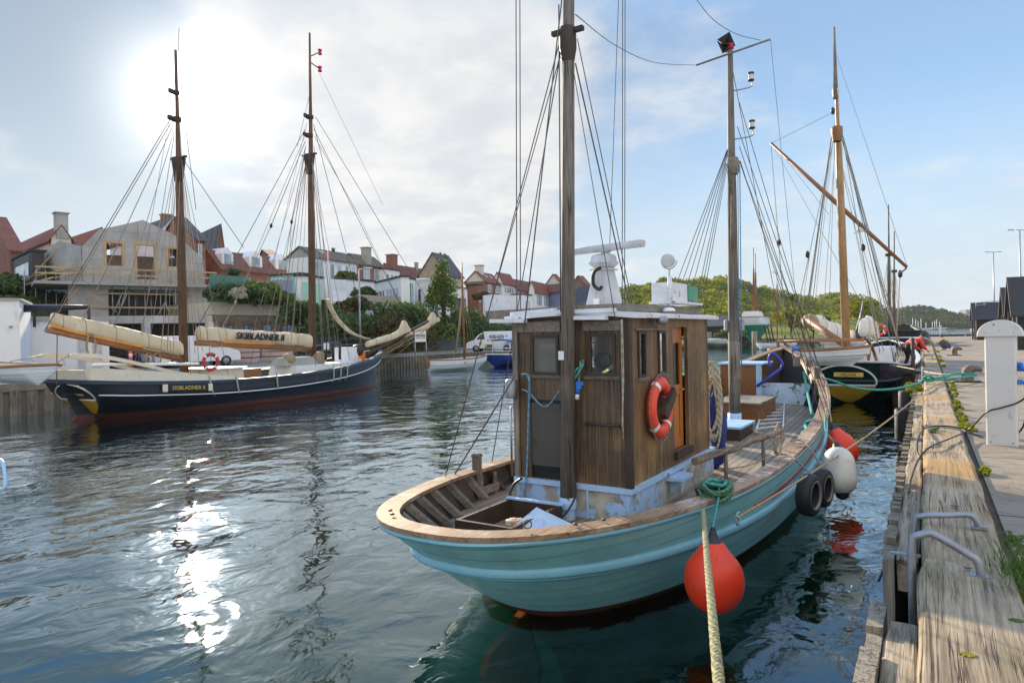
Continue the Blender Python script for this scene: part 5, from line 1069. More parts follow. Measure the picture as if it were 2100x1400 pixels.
# second ladder further away
for k, (px, py) in enumerate(((1925, 771), (1914, 737))):
    p = Z(px, py, BZ); L2 = thing('quay_ladder', ('small far quay ladder rail just in front of the first bollard', 'looped white ladder rail on the cap timber beside the person in the red vest')[k], 'ladder', (p.x, p.y, BZ))
    mb = MB().tube(smoothpts([(-.10, p.y, .2), (-.10, p.y, BZ+.12), (-.04, p.y, BZ+.2), (.18, p.y, BZ+.2), (.26, p.y, BZ+.1), (.28, p.y, BZ)], 5), .024, 8); mb.build('grab_rail', 'galvanised', L2); mb = MB().tube(smoothpts([(-.10, p.y+.5, .2), (-.10, p.y+.5, BZ+.12), (-.04, p.y+.5, BZ+.2), (.18, p.y+.5, BZ+.2), (.26, p.y+.5, BZ+.1), (.28, p.y+.5, BZ)], 5), .024, 8); mb.build('grab_rail', 'galvanised', L2)
# bollards
def bollard(label, p, sc_=1.0):
    t = thing('bollard', label, 'bollard', p, 0, 'iron bollards'); p = Vector(p); mb = MB(); mb.box(p+Vector((0, 0, .02)), (.66*sc_, .50*sc_, .04), None, .015)
    mb.build('base_plate', 'dark_iron', t); mb = MB(); mb.lathe([(.20*sc_, .04), (.165*sc_, .07), (.14*sc_, .15*sc_)], p, n=24)
    pts = [(0, 0, .14), (0, 0, .22), (.015, 0, .30), (.07, 0, .365), (.16, 0, .385), (.25, 0, .37), (.315, 0, .34)]; rr = [.14, .142, .145, .13, .10, .075, .055]
    mb.tube([p+Vector(q)*sc_ for q in smoothpts(pts, 3)], [float(np.interp(i/3, range(7), rr))*sc_ for i in range(19)], 18); mb.lathe([(.055*sc_, 0), (.07*sc_, .012), (.05*sc_, .035), (0, .045)], p+Vector((.31, 0, .34))*sc_, (1, 0, -.25), 14); mb.build('bollard_head', 'rust_iron', t); return t
bp1 = Z(1984, 783, QZ); bollard('nearest iron bollard, with teal and tan mooring ropes round it', bp1); bp2 = Z(1957, 729, QZ); bollard('farther iron bollard, bare, behind the squatting person', bp2, 1.0)
# power pillar
def pillar(label, p, rz, s_=1.0):
    t = thing('power_pillar', label, 'power pillar', p, rz, 'white power pillars'); M_ = ROOTM[t.name].inverted(); q = lambda x, y, z: M_ @ Vector((x*s_, y*s_, z*s_))
    w, d_ = .172, .10; mb = MB(); r = .018
    rings = []
    for z in (0, 1.44): rings.append([q(x, y, z) for x, y in ((-w+r, -d_), (w-r, -d_), (w, -d_+r), (w, d_-r), (w-r, d_), (-w+r, d_), (-w, d_-r), (-w, -d_+r))])
    mb.grid(rings, False, close=True); mb.build('column', 'pillar_paint', t)
    mb = MB(); prof = [(-.25, 1.44), (-.25, 1.455)]+[(-.25*math.cos(a), 1.455+.205*math.sin(a)) for a in np.linspace(.08, PI-.08, 26)]+[(.25, 1.455), (.25, 1.44)]
    f_ = [q(x, -.115, z) for x, z in prof]; b_ = [q(x, .115, z) for x, z in prof]; f2 = [q(x*.97, -.128, 1.445+(z-1.44)*.97) for x, z in prof]; n = len(prof)
    mb.add(f_+b_+f2, [tuple(range(2*n, 3*n)), tuple(range(2*n-1, n-1, -1))]+[(i, (i+1) % n, n+(i+1) % n, n+i) for i in range(n)]+[(2*n+i, 2*n+(i+1) % n, (i+1) % n, i) for i in range(n)], False); mb.build('arched_hood', 'pillar_paint', t)
    for x, z, rr in ((-.06, 1.60, .013), (.0, 1.52, .007), (-.15, 1.49, .007), (.15, 1.49, .007), (-.12, .04, .009), (.12, .04, .009)):
        mb = MB().lathe([(0, -.002), (rr, -.002), (rr, .004), (rr*.5, .008), (0, .008)], q(x, -.128 if z > 1 else -d_-.001, z), (M_.to_3x3() @ Vector((0, -1, 0))), 12); mb.build('screw', 'galvanised', t)
    return t, q
PP = Z(2058, 914, QZ); PP.y += .12
PT, pq = pillar('large white power pillar with rounded hood standing by the quay edge', PP, math.radians(-9))
pf = Z(1928, 684.5, QZ); pillar('small far white power pillar near the end of the quay', pf, 0)
mb = MB(); mb.box(pq(.195, .02, 1.04), (.08, .10, .12), None, .015); sk = mb.build('socket_housing', 'blue_plastic', PT); mb = MB(); mb.box(pq(.195, .02, .84), (.07, .09, .06), None, .012); mb.build('socket_housing', 'blue_plastic', PT)
mb = MB(); mb.tube([pq(.21, -.02, 1.05), pq(.27, -.10, 1.0)], .032, 12); mb.build('power_plug', 'blue_plastic', None, label='blue plug pushed into the socket of the large white power pillar', cat='plug')
def cable(name, label, P, r=.011, mat='black_cable', k=6): return rope(name, smoothpts(P, k), r, mat, label=label, cat='cable', n=8)
cable('power_cable', 'black cable from the blue plug across the pillar front and cap timber to the water', [pq(.27, -.10, 1.0), pq(.34, -.14, .85), pq(.30, -.17, .70), pq(.18, -.15, .58), pq(.0, -.13, .50), pq(-.16, -.14, .43), Z(1985, 882, 1.42), Z(1945, 900, 1.40), Z(1905, 918, 1.395), D(1882, 945, 8.2), D(1868, 985, 7.6), D(1860, 1035, 7.0), D(1845, 1075, 6.6), D(1810, 1170, 5.9), D(1802, 1190, 5.75)])
cable('power_cable', 'second black cable hanging behind the pillar and looping back over the cap timber', [pq(.22, .03, .86), pq(.27, .0, .70), pq(.22, .04, .25), pq(.0, .14, .03), Z(2018, 896, QZ+.02), Z(1985, 886, QZ+.06), Z(1962, 876, BZ+.02), Z(1925, 873, BZ+.015), Z(1898, 878, BZ+.01), D(1884, 895, 9.0), D(1881, 925, 8.6), D(1890, 942, 8.4)])
# mooring ropes on the quay
bh = bp1+Vector((0, 0, .20))
rope('mooring_rope', [onr(1511, 1062, 1.90)]+[onr(1511, 1062, 1.90).lerp(Z(1893, 803, BZ+.02), k/14)-UP*(.10*4*(k/14)*(1-k/14)) for k in range(1, 15)]+smoothpts([Z(1893, 803, BZ+.02), Z(1925, 787, BZ+.02), Z(1955, 778, BZ+.06), bh+Vector((-.15, -.12, -.06))], 4)[1:], .016, 'rope_tan', label='long tan mooring rope from the hull of the teal boat to the nearest bollard')
gp = [D(1655, 772, 17.6), D(1700, 778, 17.8), D(1745, 793, 18), D(1790, 799, 18.1), D(1835, 797, 18.2), D(1880, 787, 18.3), D(1902, 777, 18.35)]
rope('mooring_rope', smoothpts(gp+[D(1935, 773, 18.4), D(1962, 765, 18.5), bh+Vector((-.12, -.14, .02))], 4), .030, 'rope_teal', label='thick teal mooring rope sagging from the bow to the nearest bollard')
rope('mooring_rope', smoothpts([D(1906, 779, 18.3), D(1940, 778, 18.3), D(1975, 774, 18.35), bh+Vector((.12, -.17, -.02)), bh+Vector((.22, -.05, 0))], 4), .030, 'rope_teal', label='lower teal strand running from the knot to the nearest bollard')
kp = D(1904, 776, 18.2); rope('rope_knot', [kp+Vector((.10*math.cos(a)*(1+.3*math.sin(a*.7)), .05*math.sin(a*1.3), .07*math.sin(a))) for a in np.linspace(0, 16, 60)], .028, 'rope_teal', label='teal knot in the mooring rope above the cap timber', cat='rope')
rope('mooring_rope', smoothpts([bh+Vector((.145*math.cos(a), .145*math.sin(a), -.02+.012*a*.5)) for a in np.linspace(0, 12.5, 30)], 1), .026, 'rope_teal', label='teal turns of rope wound round the nearest bollard')
# weeds in the joint
def weed(label, p, s_, mat, n, seed, leaf=.03, h=.8): 
    t = thing('weed', label, 'weed', p); rs_ = random.Random(seed); bl = [(rs_.uniform(-.5, .5)*s_*.5, rs_.uniform(-1.5, 1.5)*s_*.9, s_*h*.35*rs_.random(), s_*rs_.uniform(.08, .26)) for _ in range(11)]; leafmesh('foliage', leafcloud(bl, n, leaf, seed), mat, t); return t
wd = [(1950, 787, .16), (1955, 800, .22), (1958, 812, .2), (1966, 838, .2), (1970, 851, .17), (1975, 862, .2), (1978, 877, .22), (1990, 882, .2), (1955, 793, .15), (2020, 967, .12), (1926, 733, .28), (1930, 742, .28), (1934, 752, .26), (1922, 722, .3), (1962, 826, .14)]
for k, (x, y, s_) in enumerate(wd):
    t = weed('yellow green weeds in the joint behind the cap timbers', Z(x, y, QZ+.02), s_, 'weed', 260, 40+k, .022); t['group'] = 'weeds in the joint'
weed('yellow green bush growing below the teal rope outside the cap timber', Z(1888, 800, 1.1)+Vector((-.16, 0, -.1)), .55, 'weed', 900, 70, .03, 1.2)
t = weed('flat weeds on top of the second cap timber by the black cables', Z(1918, 883, BZ), .14, 'weed_green', 160, 71, .02, .3)
def grass(label, p, n, h, seed, mat='weed_green', spread=.16):
    t = thing('grass_tuft', label, 'grass', p); rs_ = random.Random(seed); V = []
    M_ = ROOTM[t.name].inverted()
    mb = MB()
    for i in range(n):
        a = rs_.random()*6.28; b = Vector((rs_.gauss(0, spread*.5), rs_.gauss(0, spread), 0)); L_ = h*(.5+rs_.random()*.7); w = .0035+.003*rs_.random(); dr = Vector((math.cos(a), math.sin(a), 0)); sd = Vector((-dr.y, dr.x, 0)); bend = .3+.7*rs_.random(); P = []
        for k in range(5): u_ = k/4; c = b+dr*(L_*bend*u_*u_*.8)+UP*(L_*(u_-.35*bend*u_*u_)); ww = w*(1-u_)+.0004; P.append([Vector(p)+c-sd*ww, Vector(p)+c+sd*ww])
        mb.grid(P, False)
    mb.build('blades', mat, t); return t
grass('tall green grass tuft at the right edge behind the nearest cap timber', Z(2082, 1190, QZ), 150, .27, 5); grass('green grass tuft below the tall one, at the right edge', Z(2098, 1232, QZ), 90, .2, 6)
t = weed('ferny bright green weed above the grass at the right edge', Z(2090, 1118, QZ), .20, 'weed_green', 420, 77, .010, .35)
# moss and bolt hole in the near timber
for k, (x, y, a_) in enumerate(((1985, 1343, .055), (2085, 1272, .05), (1985, 1165, .035), (1958, 1037, .05))):
    p = Z(x, y, BZ+.021 if y > 1145 else BZ+.003); mb = MB(); ring = [(a_*(.6+.1*math.sin(i*2.1+k))*1.0*math.cos(i*PI/9)*1.1, a_*(.42+.1*math.sin(i*3.3+k))*math.sin(i*PI/9)) for i in range(18)]
    mb.add([p+Vector((u, v, .002)) for u, v in ring]+[p+Vector((u*.8, v*.8, .006)) for u, v in ring], [tuple(range(18, 36))]+[(i, (i+1) % 18, 18+(i+1) % 18, 18+i) for i in range(18)], False)
    mb.build('moss_patch', ('weed', 'weed_green', 'black_paint', 'black_paint')[k], None, label=('mossy knot hole in the nearest cap timber, low centre', 'mossy patch at the right edge of the nearest cap timber', 'dark bolt hole under the ladder rail', 'dark bolt hole on the second cap timber')[k], cat='knot' if k < 2 else 'bolt hole')
# black tyre stack / rubber fenders hanging at the quay beside the sailing ship
for k, (x, y, d_) in enumerate(((1880, 805, 19), (1878, 842, 16.5))): 
    q = D(x, y, d_); q.x = -.5; mb = MB(); mb.lathe([(0, 0), (.16, 0), (.19, .05), (.19, .75), (.16, .8), (0, .8)], q+Vector((0, 0, -.75)), n=16); mb.build('rubber_fender', 'rubber', None, label=('upper', 'lower')[k]+' fat black rubber fender hanging on the quay below the weeds', cat='fender')
# ------------------------------------------------------------- people
def skinned(name, P, E, R, mat, parent=None, lv=2, root=0):
    me = bpy.data.meshes.new(name); me.from_pydata([tuple(p) for p in P], E, []); ob = bpy.data.objects.new(name, me); COL.objects.link(ob)
    mo = ob.modifiers.new('skin', 'SKIN'); 
    for i, v in enumerate(me.skin_vertices[0].data): r = R[i]; v.radius = (r, r) if isinstance(r, (int, float)) else r; v.use_root = (i == root)
    sb = ob.modifiers.new('sub', 'SUBSURF'); sb.levels = lv; sb.render_levels = lv; bpy.context.view_layer.update()
    dg = bpy.context.evaluated_depsgraph_get(); m2 = bpy.data.meshes.new_from_object(ob.evaluated_get(dg)); bpy.data.objects.remove(ob)
    ob = bpy.data.objects.new(name, m2); COL.objects.link(ob); m2.materials.clear(); m2.materials.append(MATS[mat])
    for p in m2.polygons: p.use_smooth = True
    if parent: ob.parent = parent; ob.matrix_local = Matrix.Identity(4); m2.transform(ROOTM[parent.name])
    return ob
def person(label, loc, yaw, J, cloth, hair=True, cap=False, vest=None):
    """J: joints in person space (x right, y forward, z up)"""
    t = thing('person', label, 'person', loc); Mx = Matrix.Translation(Vector(loc)) @ Matrix.Rotation(yaw, 4, 'Z'); w = lambda p: Mx @ Vector(p)
    N = list(J.keys()); P = [w(J[k]) for k in N]; ix = {k: i for i, k in enumerate(N)}
    RR = dict(pelvis=.135, belly=.14, chest=(.17, .12), neck=.055, head0=.07, head1=.10, head2=.085, lhip=.10, lknee=.062, lank=.042, ltoe=.035, rhip=.10, rknee=.062, rank=.042, rtoe=.035, lsh=.065, lelb=.045, lwr=.03, lhand=.032, rsh=.065, relb=.045, rwr=.03, rhand=.032)
    E = [('pelvis', 'belly'), ('belly', 'chest'), ('chest', 'neck'), ('neck', 'head0'), ('head0', 'head1'), ('head1', 'head2'), ('pelvis', 'lhip'), ('lhip', 'lknee'), ('lknee', 'lank'), ('lank', 'ltoe'), ('pelvis', 'rhip'), ('rhip', 'rknee'), ('rknee', 'rank'), ('rank', 'rtoe'), ('chest', 'lsh'), ('lsh', 'lelb'), ('lelb', 'lwr'), ('lwr', 'lhand'), ('chest', 'rsh'), ('rsh', 'relb'), ('relb', 'rwr'), ('rwr', 'rhand')]
    body = skinned('body', P, [(ix[a], ix[b]) for a, b in E], [RR[k] for k in N], 'skin', t, 2, ix['pelvis'])
    def part(name, keys, edges, mat, k=1.12, extra=0.012):
        q = {a: i for i, a in enumerate(keys)}; return skinned(name, [w(J[a]) for a in keys], [(q[a], q[b]) for a, b in edges], [(tuple(x+extra for x in RR[a]) if isinstance(RR[a], tuple) else RR[a]+extra) for a in keys], mat, t, 2, 0)
    part('jacket', ['belly', 'pelvis', 'chest', 'lsh', 'lelb', 'lwr', 'rsh', 'relb', 'rwr'], [('belly', 'pelvis'), ('belly', 'chest'), ('chest', 'lsh'), ('lsh', 'lelb'), ('lelb', 'lwr'), ('chest', 'rsh'), ('rsh', 'relb'), ('relb', 'rwr')], cloth[0], extra=.022)
    part('trousers', ['pelvis', 'lhip', 'lknee', 'lank', 'rhip', 'rknee', 'rank'], [('pelvis', 'lhip'), ('lhip', 'lknee'), ('lknee', 'lank'), ('pelvis', 'rhip'), ('rhip', 'rknee'), ('rknee', 'rank')], cloth[1], extra=.016)
    for s_ in 'lr': mb = MB(); a, b = w(J[s_+'ank']), w(J[s_+'toe']); d_ = (b-a); d_.z = 0; d_.normalize(); mb.tube([a-d_*.06-UP*.02, a+d_*.05-UP*.02, b+d_*.05], [.045, .048, .035], 8); mb.build('shoe', 'grey_canvas' if s_ == 'l' and not cap else 'dark_cloth', t)
    h = w(J['head1']); h2 = w(J['head2']); up_ = (w(J['head2'])-w(J['head0'])).normalized(); fwd = (Mx.to_3x3() @ Vector((0, 1, 0))); fwd = (fwd-up_*fwd.dot(up_)).normalized(); sd = up_.cross(fwd)
    mb = MB(); rows = []
    for i in range(9):
        th = PI*.62*i/8; rows.append([h-fwd*.012+up_*(.118*math.cos(th)+.012)+(fwd*math.cos(b)+sd*math.sin(b))*(.108*math.sin(th))*(0.8 if (math.cos(b) > .3 and th > 1.2) else 1) for b in np.linspace(0, 2*PI, 16, endpoint=False)])
    mb.grid(rows, True, close=True); mb.build('cap' if cap else 'hair', 'dark_cloth' if cap else 'hair', t)
    mb = MB().lathe([(.001, .03), (.012, .0), (.016, -.03), (.001, -.035)], h+fwd*.10-up_*.0, up_, 8); mb.build('nose', 'skin', t)
    for s_ in (-1, 1): mb = MB().lathe([(.0, 0), (.02, .0), (.022, .01), (0, .012)], h+sd*s_*.085, sd*s_, 8); mb.build('ear', 'skin', t)
    for s_ in (-1, 1): mb = MB().lathe([(.0, .006), (.009, .0), (.0, -.001)], h+sd*s_*.034+fwd*.088+up_*.012, fwd, 8); mb.build('eye', 'hair', t)
    for s_ in 'lr':   # hands with separate fingers
        hp, wr = w(J[s_+'hand']), w(J[s_+'wr']); d_ = (hp-wr).normalized(); u_ = d_.cross(UP).normalized(); P2, E2, R2 = [hp, hp+d_*.04], [(0, 1)], [.028, .03]
        for k in range(4): b0 = len(P2); q0 = hp+d_*.05+u_*(.022*(k-1.5)); P2 += [q0, q0+d_*(.04-.004*abs(k-1.4)), q0+d_*.06-UP*.028]; E2 += [(1, b0), (b0, b0+1), (b0+1, b0+2)]; R2 += [.010, .009, .007]
        b0 = len(P2); P2 += [hp+u_*.035+d_*.01, hp+u_*.05+d_*.045]; E2 += [(0, b0), (b0, b0+1)]; R2 += [.011, .009]; skinned('hand', P2, E2, R2, 'skin', t, 1, 0)
    if vest:
        for k in (.30, .62): 
            a = w(J['pelvis']).lerp(w(J['chest']), k); ax = (w(J['chest'])-w(J['pelvis'])).normalized(); r_ = .175; mb = MB().lathe([(r_*1.0, -.022), (r_*1.0, .022)], a, ax, 20); mb.build('reflective_band', 'silver_tape', t)
    return t
squat = dict(pelvis=(0, -.20, .30), belly=(0, -.17, .42), chest=(0, .0, .66), neck=(0, .08, .78), head0=(0, .11, .84), head1=(0, .16, .91), head2=(0, .15, .98), lhip=(-.10, -.18, .28), lknee=(-.16, .25, .46), lank=(-.13, .0, .09), ltoe=(-.14, .15, .04), rhip=(.10, -.18, .28), rknee=(.16, .27, .44), rank=(.13, .02, .09), rtoe=(.14, .17, .04), lsh=(-.19, .03, .66), lelb=(-.24, .24, .48), lwr=(-.12, .44, .44), lhand=(-.09, .50, .42), rsh=(.19, .03, .66), relb=(.25, .26, .50), rwr=(.10, .45, .48), rhand=(.06, .51, .47))
ps = Z(1937, 718, QZ); person('person squatting on the quay edge in an olive jacket and blue jeans', ps, math.radians(75), squat, ('olive_cloth', 'jeans'))
bend = dict(pelvis=(0, -.10, .88), belly=(0, .02, .98), chest=(0, .30, 1.16), neck=(0, .46, 1.22), head0=(0, .52, 1.24), head1=(0, .58, 1.27), head2=(0, .62, 1.32), lhip=(-.10, -.10, .86), lknee=(-.13, .04, .48), lank=(-.14, -.12, .09), ltoe=(-.15, .02, .04), rhip=(.10, -.10, .86), rknee=(.12, .10, .47), rank=(.12, -.02, .09), rtoe=(.13, .14, .04), lsh=(-.19, .33, 1.13), lelb=(-.22, .42, .86), lwr=(-.14, .60, .74), lhand=(-.12, .66, .70), rsh=(.19, .33, 1.13), relb=(.23, .44, .86), rwr=(.15, .62, .76), rhand=(.13, .68, .72))
pr = D(1886, 757, 26.5); pr.x = min(pr.x, -.55); person('person in a red vest with silver bands bending over beside the quay', pr, math.radians(-50), bend, ('hi_vis', 'dark_cloth'), cap=True, vest=True)
# raft that person stands on (small work float) and dark post
mb = MB(); mb.box((pr.x-.1, pr.y+.1, pr.z-.08), (1.1, 2.4, .14), None, .03); mb.box((pr.x-.1, pr.y+.1, .12), (1.0, 2.2, pr.z*2-.35 if pr.z > .3 else .2), None, .05); mb.build('work_float', 'dark_brown', None, label='small dark work float beneath the person in the red vest', cat='float')
q = D(1896, 748, 25.5); q.x = -.40; mb = MB(); mb.tube([(q.x, q.y, -1), (q.x-.02, q.y, D(1893, 693, 25.5).z)], .065, 10); mb.build('mooring_post', 'dark_brown', None, label='dark timber post standing in front of the person in the red vest', cat='post')
# ------------------------------------------------------------- huts
def hut(label, pxl, pyb, d_, width, depth, hw, hr, group='black quayside huts', door=True):
    """gable end towards the water (-X); eaves side towards the camera"""
    c = D(pxl, pyb, d_); c.z = QZ; t = thing('quay_hut', label, 'hut', c, 0, group); x0, y0 = c.x, c.y; W, Dp = width, depth; oh = .35
    mb = MB(); mb.hexa([(x0, y0, QZ), (x0+W, y0, QZ), (x0+W, y0+Dp, QZ), (x0, y0+Dp, QZ)], [(x0, y0, QZ+hw), (x0+W, y0, QZ+hw), (x0+W, y0+Dp, QZ+hw), (x0, y0+Dp, QZ+hw)]); 
    mb.prism([(x0, y0, QZ+hw+.001), (x0, y0+Dp, QZ+hw+.001), (x0, y0+Dp/2, QZ+hr-.06)], (W, 0, 0)); mb.build('wall', 'hut_boards', t)
    zE = QZ+hw-(hr-hw)/(Dp/2)*oh; mb = MB(); A_ = [(y0-oh, zE), (y0+Dp/2, QZ+hr), (y0+Dp+oh, zE)]; th = .10
    mb.prism([(x0-oh, A_[0][0], A_[0][1]), (x0-oh, A_[1][0], A_[1][1]), (x0-oh, A_[2][0], A_[2][1]), (x0-oh, A_[2][0], A_[2][1]+th), (x0-oh, A_[1][0], A_[1][1]+th), (x0-oh, A_[0][0], A_[0][1]+th)], (W+2*oh, 0, 0)); mb.build('roof', 'roof_felt', t)
    mb = MB(); 
    for a, b in ((0, 1), (1, 2)): mb.prism([(x0-oh-.03, A_[a][0], A_[a][1]+.0), (x0-oh-.03, A_[b][0], A_[b][1]), (x0-oh-.03, A_[b][0], A_[b][1]+th+.03), (x0-oh-.03, A_[a][0], A_[a][1]+th+.03)], (.028, 0, 0))
    mb.build('barge_board', 'grey_board', t)
    for k in range(2): mb = MB(); yy = y0+.25+k*(Dp-.5); mb.box((x0-oh*.4, yy, QZ+hw*.5), (.14, .14, hw)); mb.build('corner_post', 'hut_boards_front', t)
    mb = MB(); mb.box((x0+W*.45, y0-.02, QZ+1.25), (1.5, .05, .8)); wf = mb.build('window_frame', 'dark_brown', t); mb = MB(); mb.box((x0+W*.45, y0-.05, QZ+1.25), (1.3, .02, .65)); mb.build('pane', 'glass_deep', wf)
    mb = MB(); mb.box((x0-.03, y0+Dp*.5, QZ+1.0), (.05, 1.0, 2.0)); dr_ = mb.build('door', 'hut_boards_front', t)
    for z_ in (QZ+.5, QZ+1.6): mb = MB(); mb.box((x0-.07, y0+Dp*.5-.3, z_), (.02, .4, .05)); mb.build('hinge', 'white_plastic', dr_)
    return t
hut('farthest black quayside hut with the railing on its roof', 2003, 697, 72, 4.4, 4.2, 2.35, 3.9)
hut('middle black quayside hut, narrow gable behind the nearest hut', 2070, 705, 52, 4.0, 3.6, 2.4, 4.4)
hut('nearest black quayside hut with the tallest gable at the right edge', 2088, 716, 42, 5.0, 3.4, 2.45, 4.5)
q0, q1 = D(2001, 621, 72.5), D(2070, 614, 74); RL = thing('roof_railing', 'thin metal railing above the farthest black hut', 'railing', q0); 
for z_ in (0, -.25): mb = MB().tube([q0+UP*z_, q1+UP*z_], .03, 5); mb.build('rail_bar', 'galvanised', RL)
for k in range(5): a = q0.lerp(q1, k/4); mb = MB().tube([a, Vector((a.x, a.y, QZ+3.3))], .03, 5); mb.build('rail_post', 'galvanised', RL)
def lamp(label, px, top, d_, w=1.0):
    p = D(px, top, d_); base = Vector((p.x, p.y, QZ)); t = thing('street_lamp', label, 'street lamp', base, 0, 'double street lamps'); mb = MB().tube([base, base+UP*(p.z-QZ)*.5, p], [.10, .08, .055], 10); mb.build('pole', 'galvanised', t)
    for s_ in (-1, 1):
        a = p+RT*(.1*s_); e = p+RT*(w*s_)+UP*(.06 if s_ > 0 else .02)+UP*.05; mb = MB().tube([p, p+RT*(.35*s_)+UP*.03], .035, 6); ar = mb.build('arm', 'galvanised', t); c = p+RT*(.68*w*s_)+UP*.04; Mx = Matrix((RT, FW, UP)).transposed(); mb = MB().box(c, (.62*w, .24, .12), Mx, .05); mb.build('lamp_head', 'grey_white', t)
lamp('double headed street lamp rising behind the farthest hut', 2037, 517, 80); lamp('tall double headed street lamp at the right edge above the nearest hut', 2091, 472, 60, 1.1)
for k, (px, py, d_) in enumerate(((1990, 690, 88), (2004, 689, 92))):
    c = Z(px, py, QZ); t = thing('bench', ('left concrete bench beside the farthest hut', 'right taller white bench beside the farthest hut')[k], 'bench', c, 0)
    mb = MB().box(c+UP*.45, (1.6, .5, .1), None, .02); mb.build('seat', 'concrete', t)
    for s_ in (-.55, .55): mb = MB().box(c+Vector((s_, 0, .2)), (.15, .4, .4)); mb.build('leg', 'concrete', t)
    if k: mb = MB().box(c+Vector((0, .25, .85)), (1.6, .08, .5), None, .02); mb.build('backrest', 'white_paint', t)
mb = MB(); mb.box((4.5, QE+.3, QZ+.10), (9, .6, .35), None, .04); mb.build('end_kerb', 'hut_black', None, label='low dark kerb across the far end of the quay', cat='kerb')
# distant tower/bridge pier on the right
c = D(1994, 668, 900); TW = thing('far_building', 'distant grey tower block beyond the headland', 'building', (c.x, c.y, 0)); mb = MB(); Mx = Matrix((RT, FW, UP)).transposed(); mb.box(Vector((c.x, c.y, 11)), (24, 12, 24), Mx); mb.build('wall', 'far_haze_wall', TW)
for k in range(4):
    mb = MB(); mb.box(Vector((c.x, c.y, 4+5.0*k))-FW*6.2, (18, .3, 1.4), Mx); mb.build('window_band', 'glass_deep', TW)
# ================================================================== TWO-MASTED SAILING SHIP (left)
def shiproot(name, label, cat, sp, bp, group=None):
    """root from stern and bow waterline pixels"""
    a, b = Z(*sp, 0), Z(*bp, 0); d_ = b-a; rz = math.atan2(-d_.x, d_.y); t = thing(name, label, cat, (a.x, a.y, 0), rz, group); return t, ROOTM[t.name].inverted(), d_.length
class Fr:
    """boat frame helper"""
    def __init__(s, root, M): s.r = root; s.M = M; s.R = M.to_3x3(); s.x, s.y, s.z = [s.R @ Vector(v) for v in ((1, 0, 0), (0, 1, 0), (0, 0, 1))]
    def __call__(s, r, f, z): return s.M @ Vector((r, f, z))
    def onr(s, px, py, r=0.0): return plane(px, py, s(r, 0, 0), s.x)
    def onf(s, px, py, f): return plane(px, py, s(0, f, 0), s.y)
    def loc(s, w): return s.M.inverted() @ w
    def box(s, name, x0, x1, f0, f1, z0, z1, mat, par=None, bev=0.0, taper=0.0):
        mb = MB(); k = taper; mb.hexa([s(x0, f0, z0), s(x1, f0, z0), s(x1, f1, z0), s(x0, f1, z0)], [s(x0+k, f0+k, z1), s(x1-k, f0+k, z1), s(x1-k, f1-k, z1), s(x0+k, f1-k, z1)]); return mb.build(name, mat, par or s.r)
SK, SM, SL = shiproot('sailing_ship', 'long black two-masted wooden sailing ship with beige sail covers on the left', 'sailing ship', (206, 857), (765, 792))
S = Fr(SK, SM)
def sz(t): return cat1([(0, 1.50), (.08, 1.38), (.3, 1.18), (.55, 1.22), (.8, 1.55), (1, 2.12)], t)
SF0, SF1 = -1.25, SL+.75
HS = Hull(SM, [dict(z=sz, f0=SF0, f1=SF1, B=2.3, es=2.6, eb=2.8, tm=.5, tr=.62, pb=.75),
   dict(z=lambda t: sz(t)-.5, f0=-.95, f1=SL+.6, B=2.3, es=2.6, eb=2.6, tm=.5, tr=.61, pb=.8),
   dict(z=lambda t: .55+.2*t*t, f0=-.6, f1=SL+.35, B=2.15, es=2.4, eb=2.4, tm=.5, tr=.46, pb=.85),
   dict(z=.22, f0=-.3, f1=SL+.1, B=2.0, es=2.2, eb=2.2, tm=.5, tr=.16, pb=.9),
   dict(z=0.0, f0=-.05, f1=SL, B=1.9, es=2.0, eb=2.1, tm=.5, tr=.03, pb=.9),
   dict(z=-1.2, f0=.5, f1=SL-1, B=.2, es=1.5, eb=1.5, tm=.5, tr=.0)], 56)
mb = MB(); mb.use('black_hull'); HS.skin(mb, 0, 3, 3); mb.use('boot_brown'); HS.skin(mb, 3, 5, 2); mb.build('hull', None, SK)
mb = MB(); HS.band(mb, 1.0, .035, .045, t0=.001, t1=1); mb.build('white_strake', 'white_line', SK)
mb = MB(); HS.band(mb, 0.1, .05, .09); mb.build('rail_strake', 'navy_rim', SK)
mb = MB(); HS.cap(mb, 0, .20, .05, .06); mb.build('rail_cap', 'navy_rim', SK)
def sdz(f): return .80+.02*max(0, f-9)**1.3
mb = MB(); HS.deck(mb, 0, lambda f: max(.95, sz((f-SF0)/(SF1-SF0))-.35), .005, .985, .08); mb.build('deck', 'deck_wood', SK)
# cream aft bulwark on top of the rail
mb = MB(); T = [t for t in HS.tlist() if t <= .33]
for side in (-1, 1):
    rows = []
    for t in T:
        p = HS.P(0, t, side); h = .34*(1-(t/.33)**1.5)+.10; inn = (S(0, S.loc(p).y, 0)-p); inn.z = 0; inn = inn.normalized()*.06; rows.append([p+UP*.06-inn*0, p+UP*(.06+h)+inn*.4, p+UP*(.06+h)+inn*1.4, p+UP*.06+inn])
    mb.grid(rows, False, close=True)
mb.build('quarter_bulwark', 'cream', SK)
mb = MB(); a, b = HS.P(0, .0, -1), HS.P(0, .0, 1); mb.hexa([a+UP*.06, b+UP*.06, b+UP*.06+S.y*.07, a+UP*.06+S.y*.07], [a+UP*.42-S.y*.1, b+UP*.42-S.y*.1, b+UP*.42-S.y*.03, a+UP*.42-S.y*.03]); mb.build('stern_board', 'cream', SK)
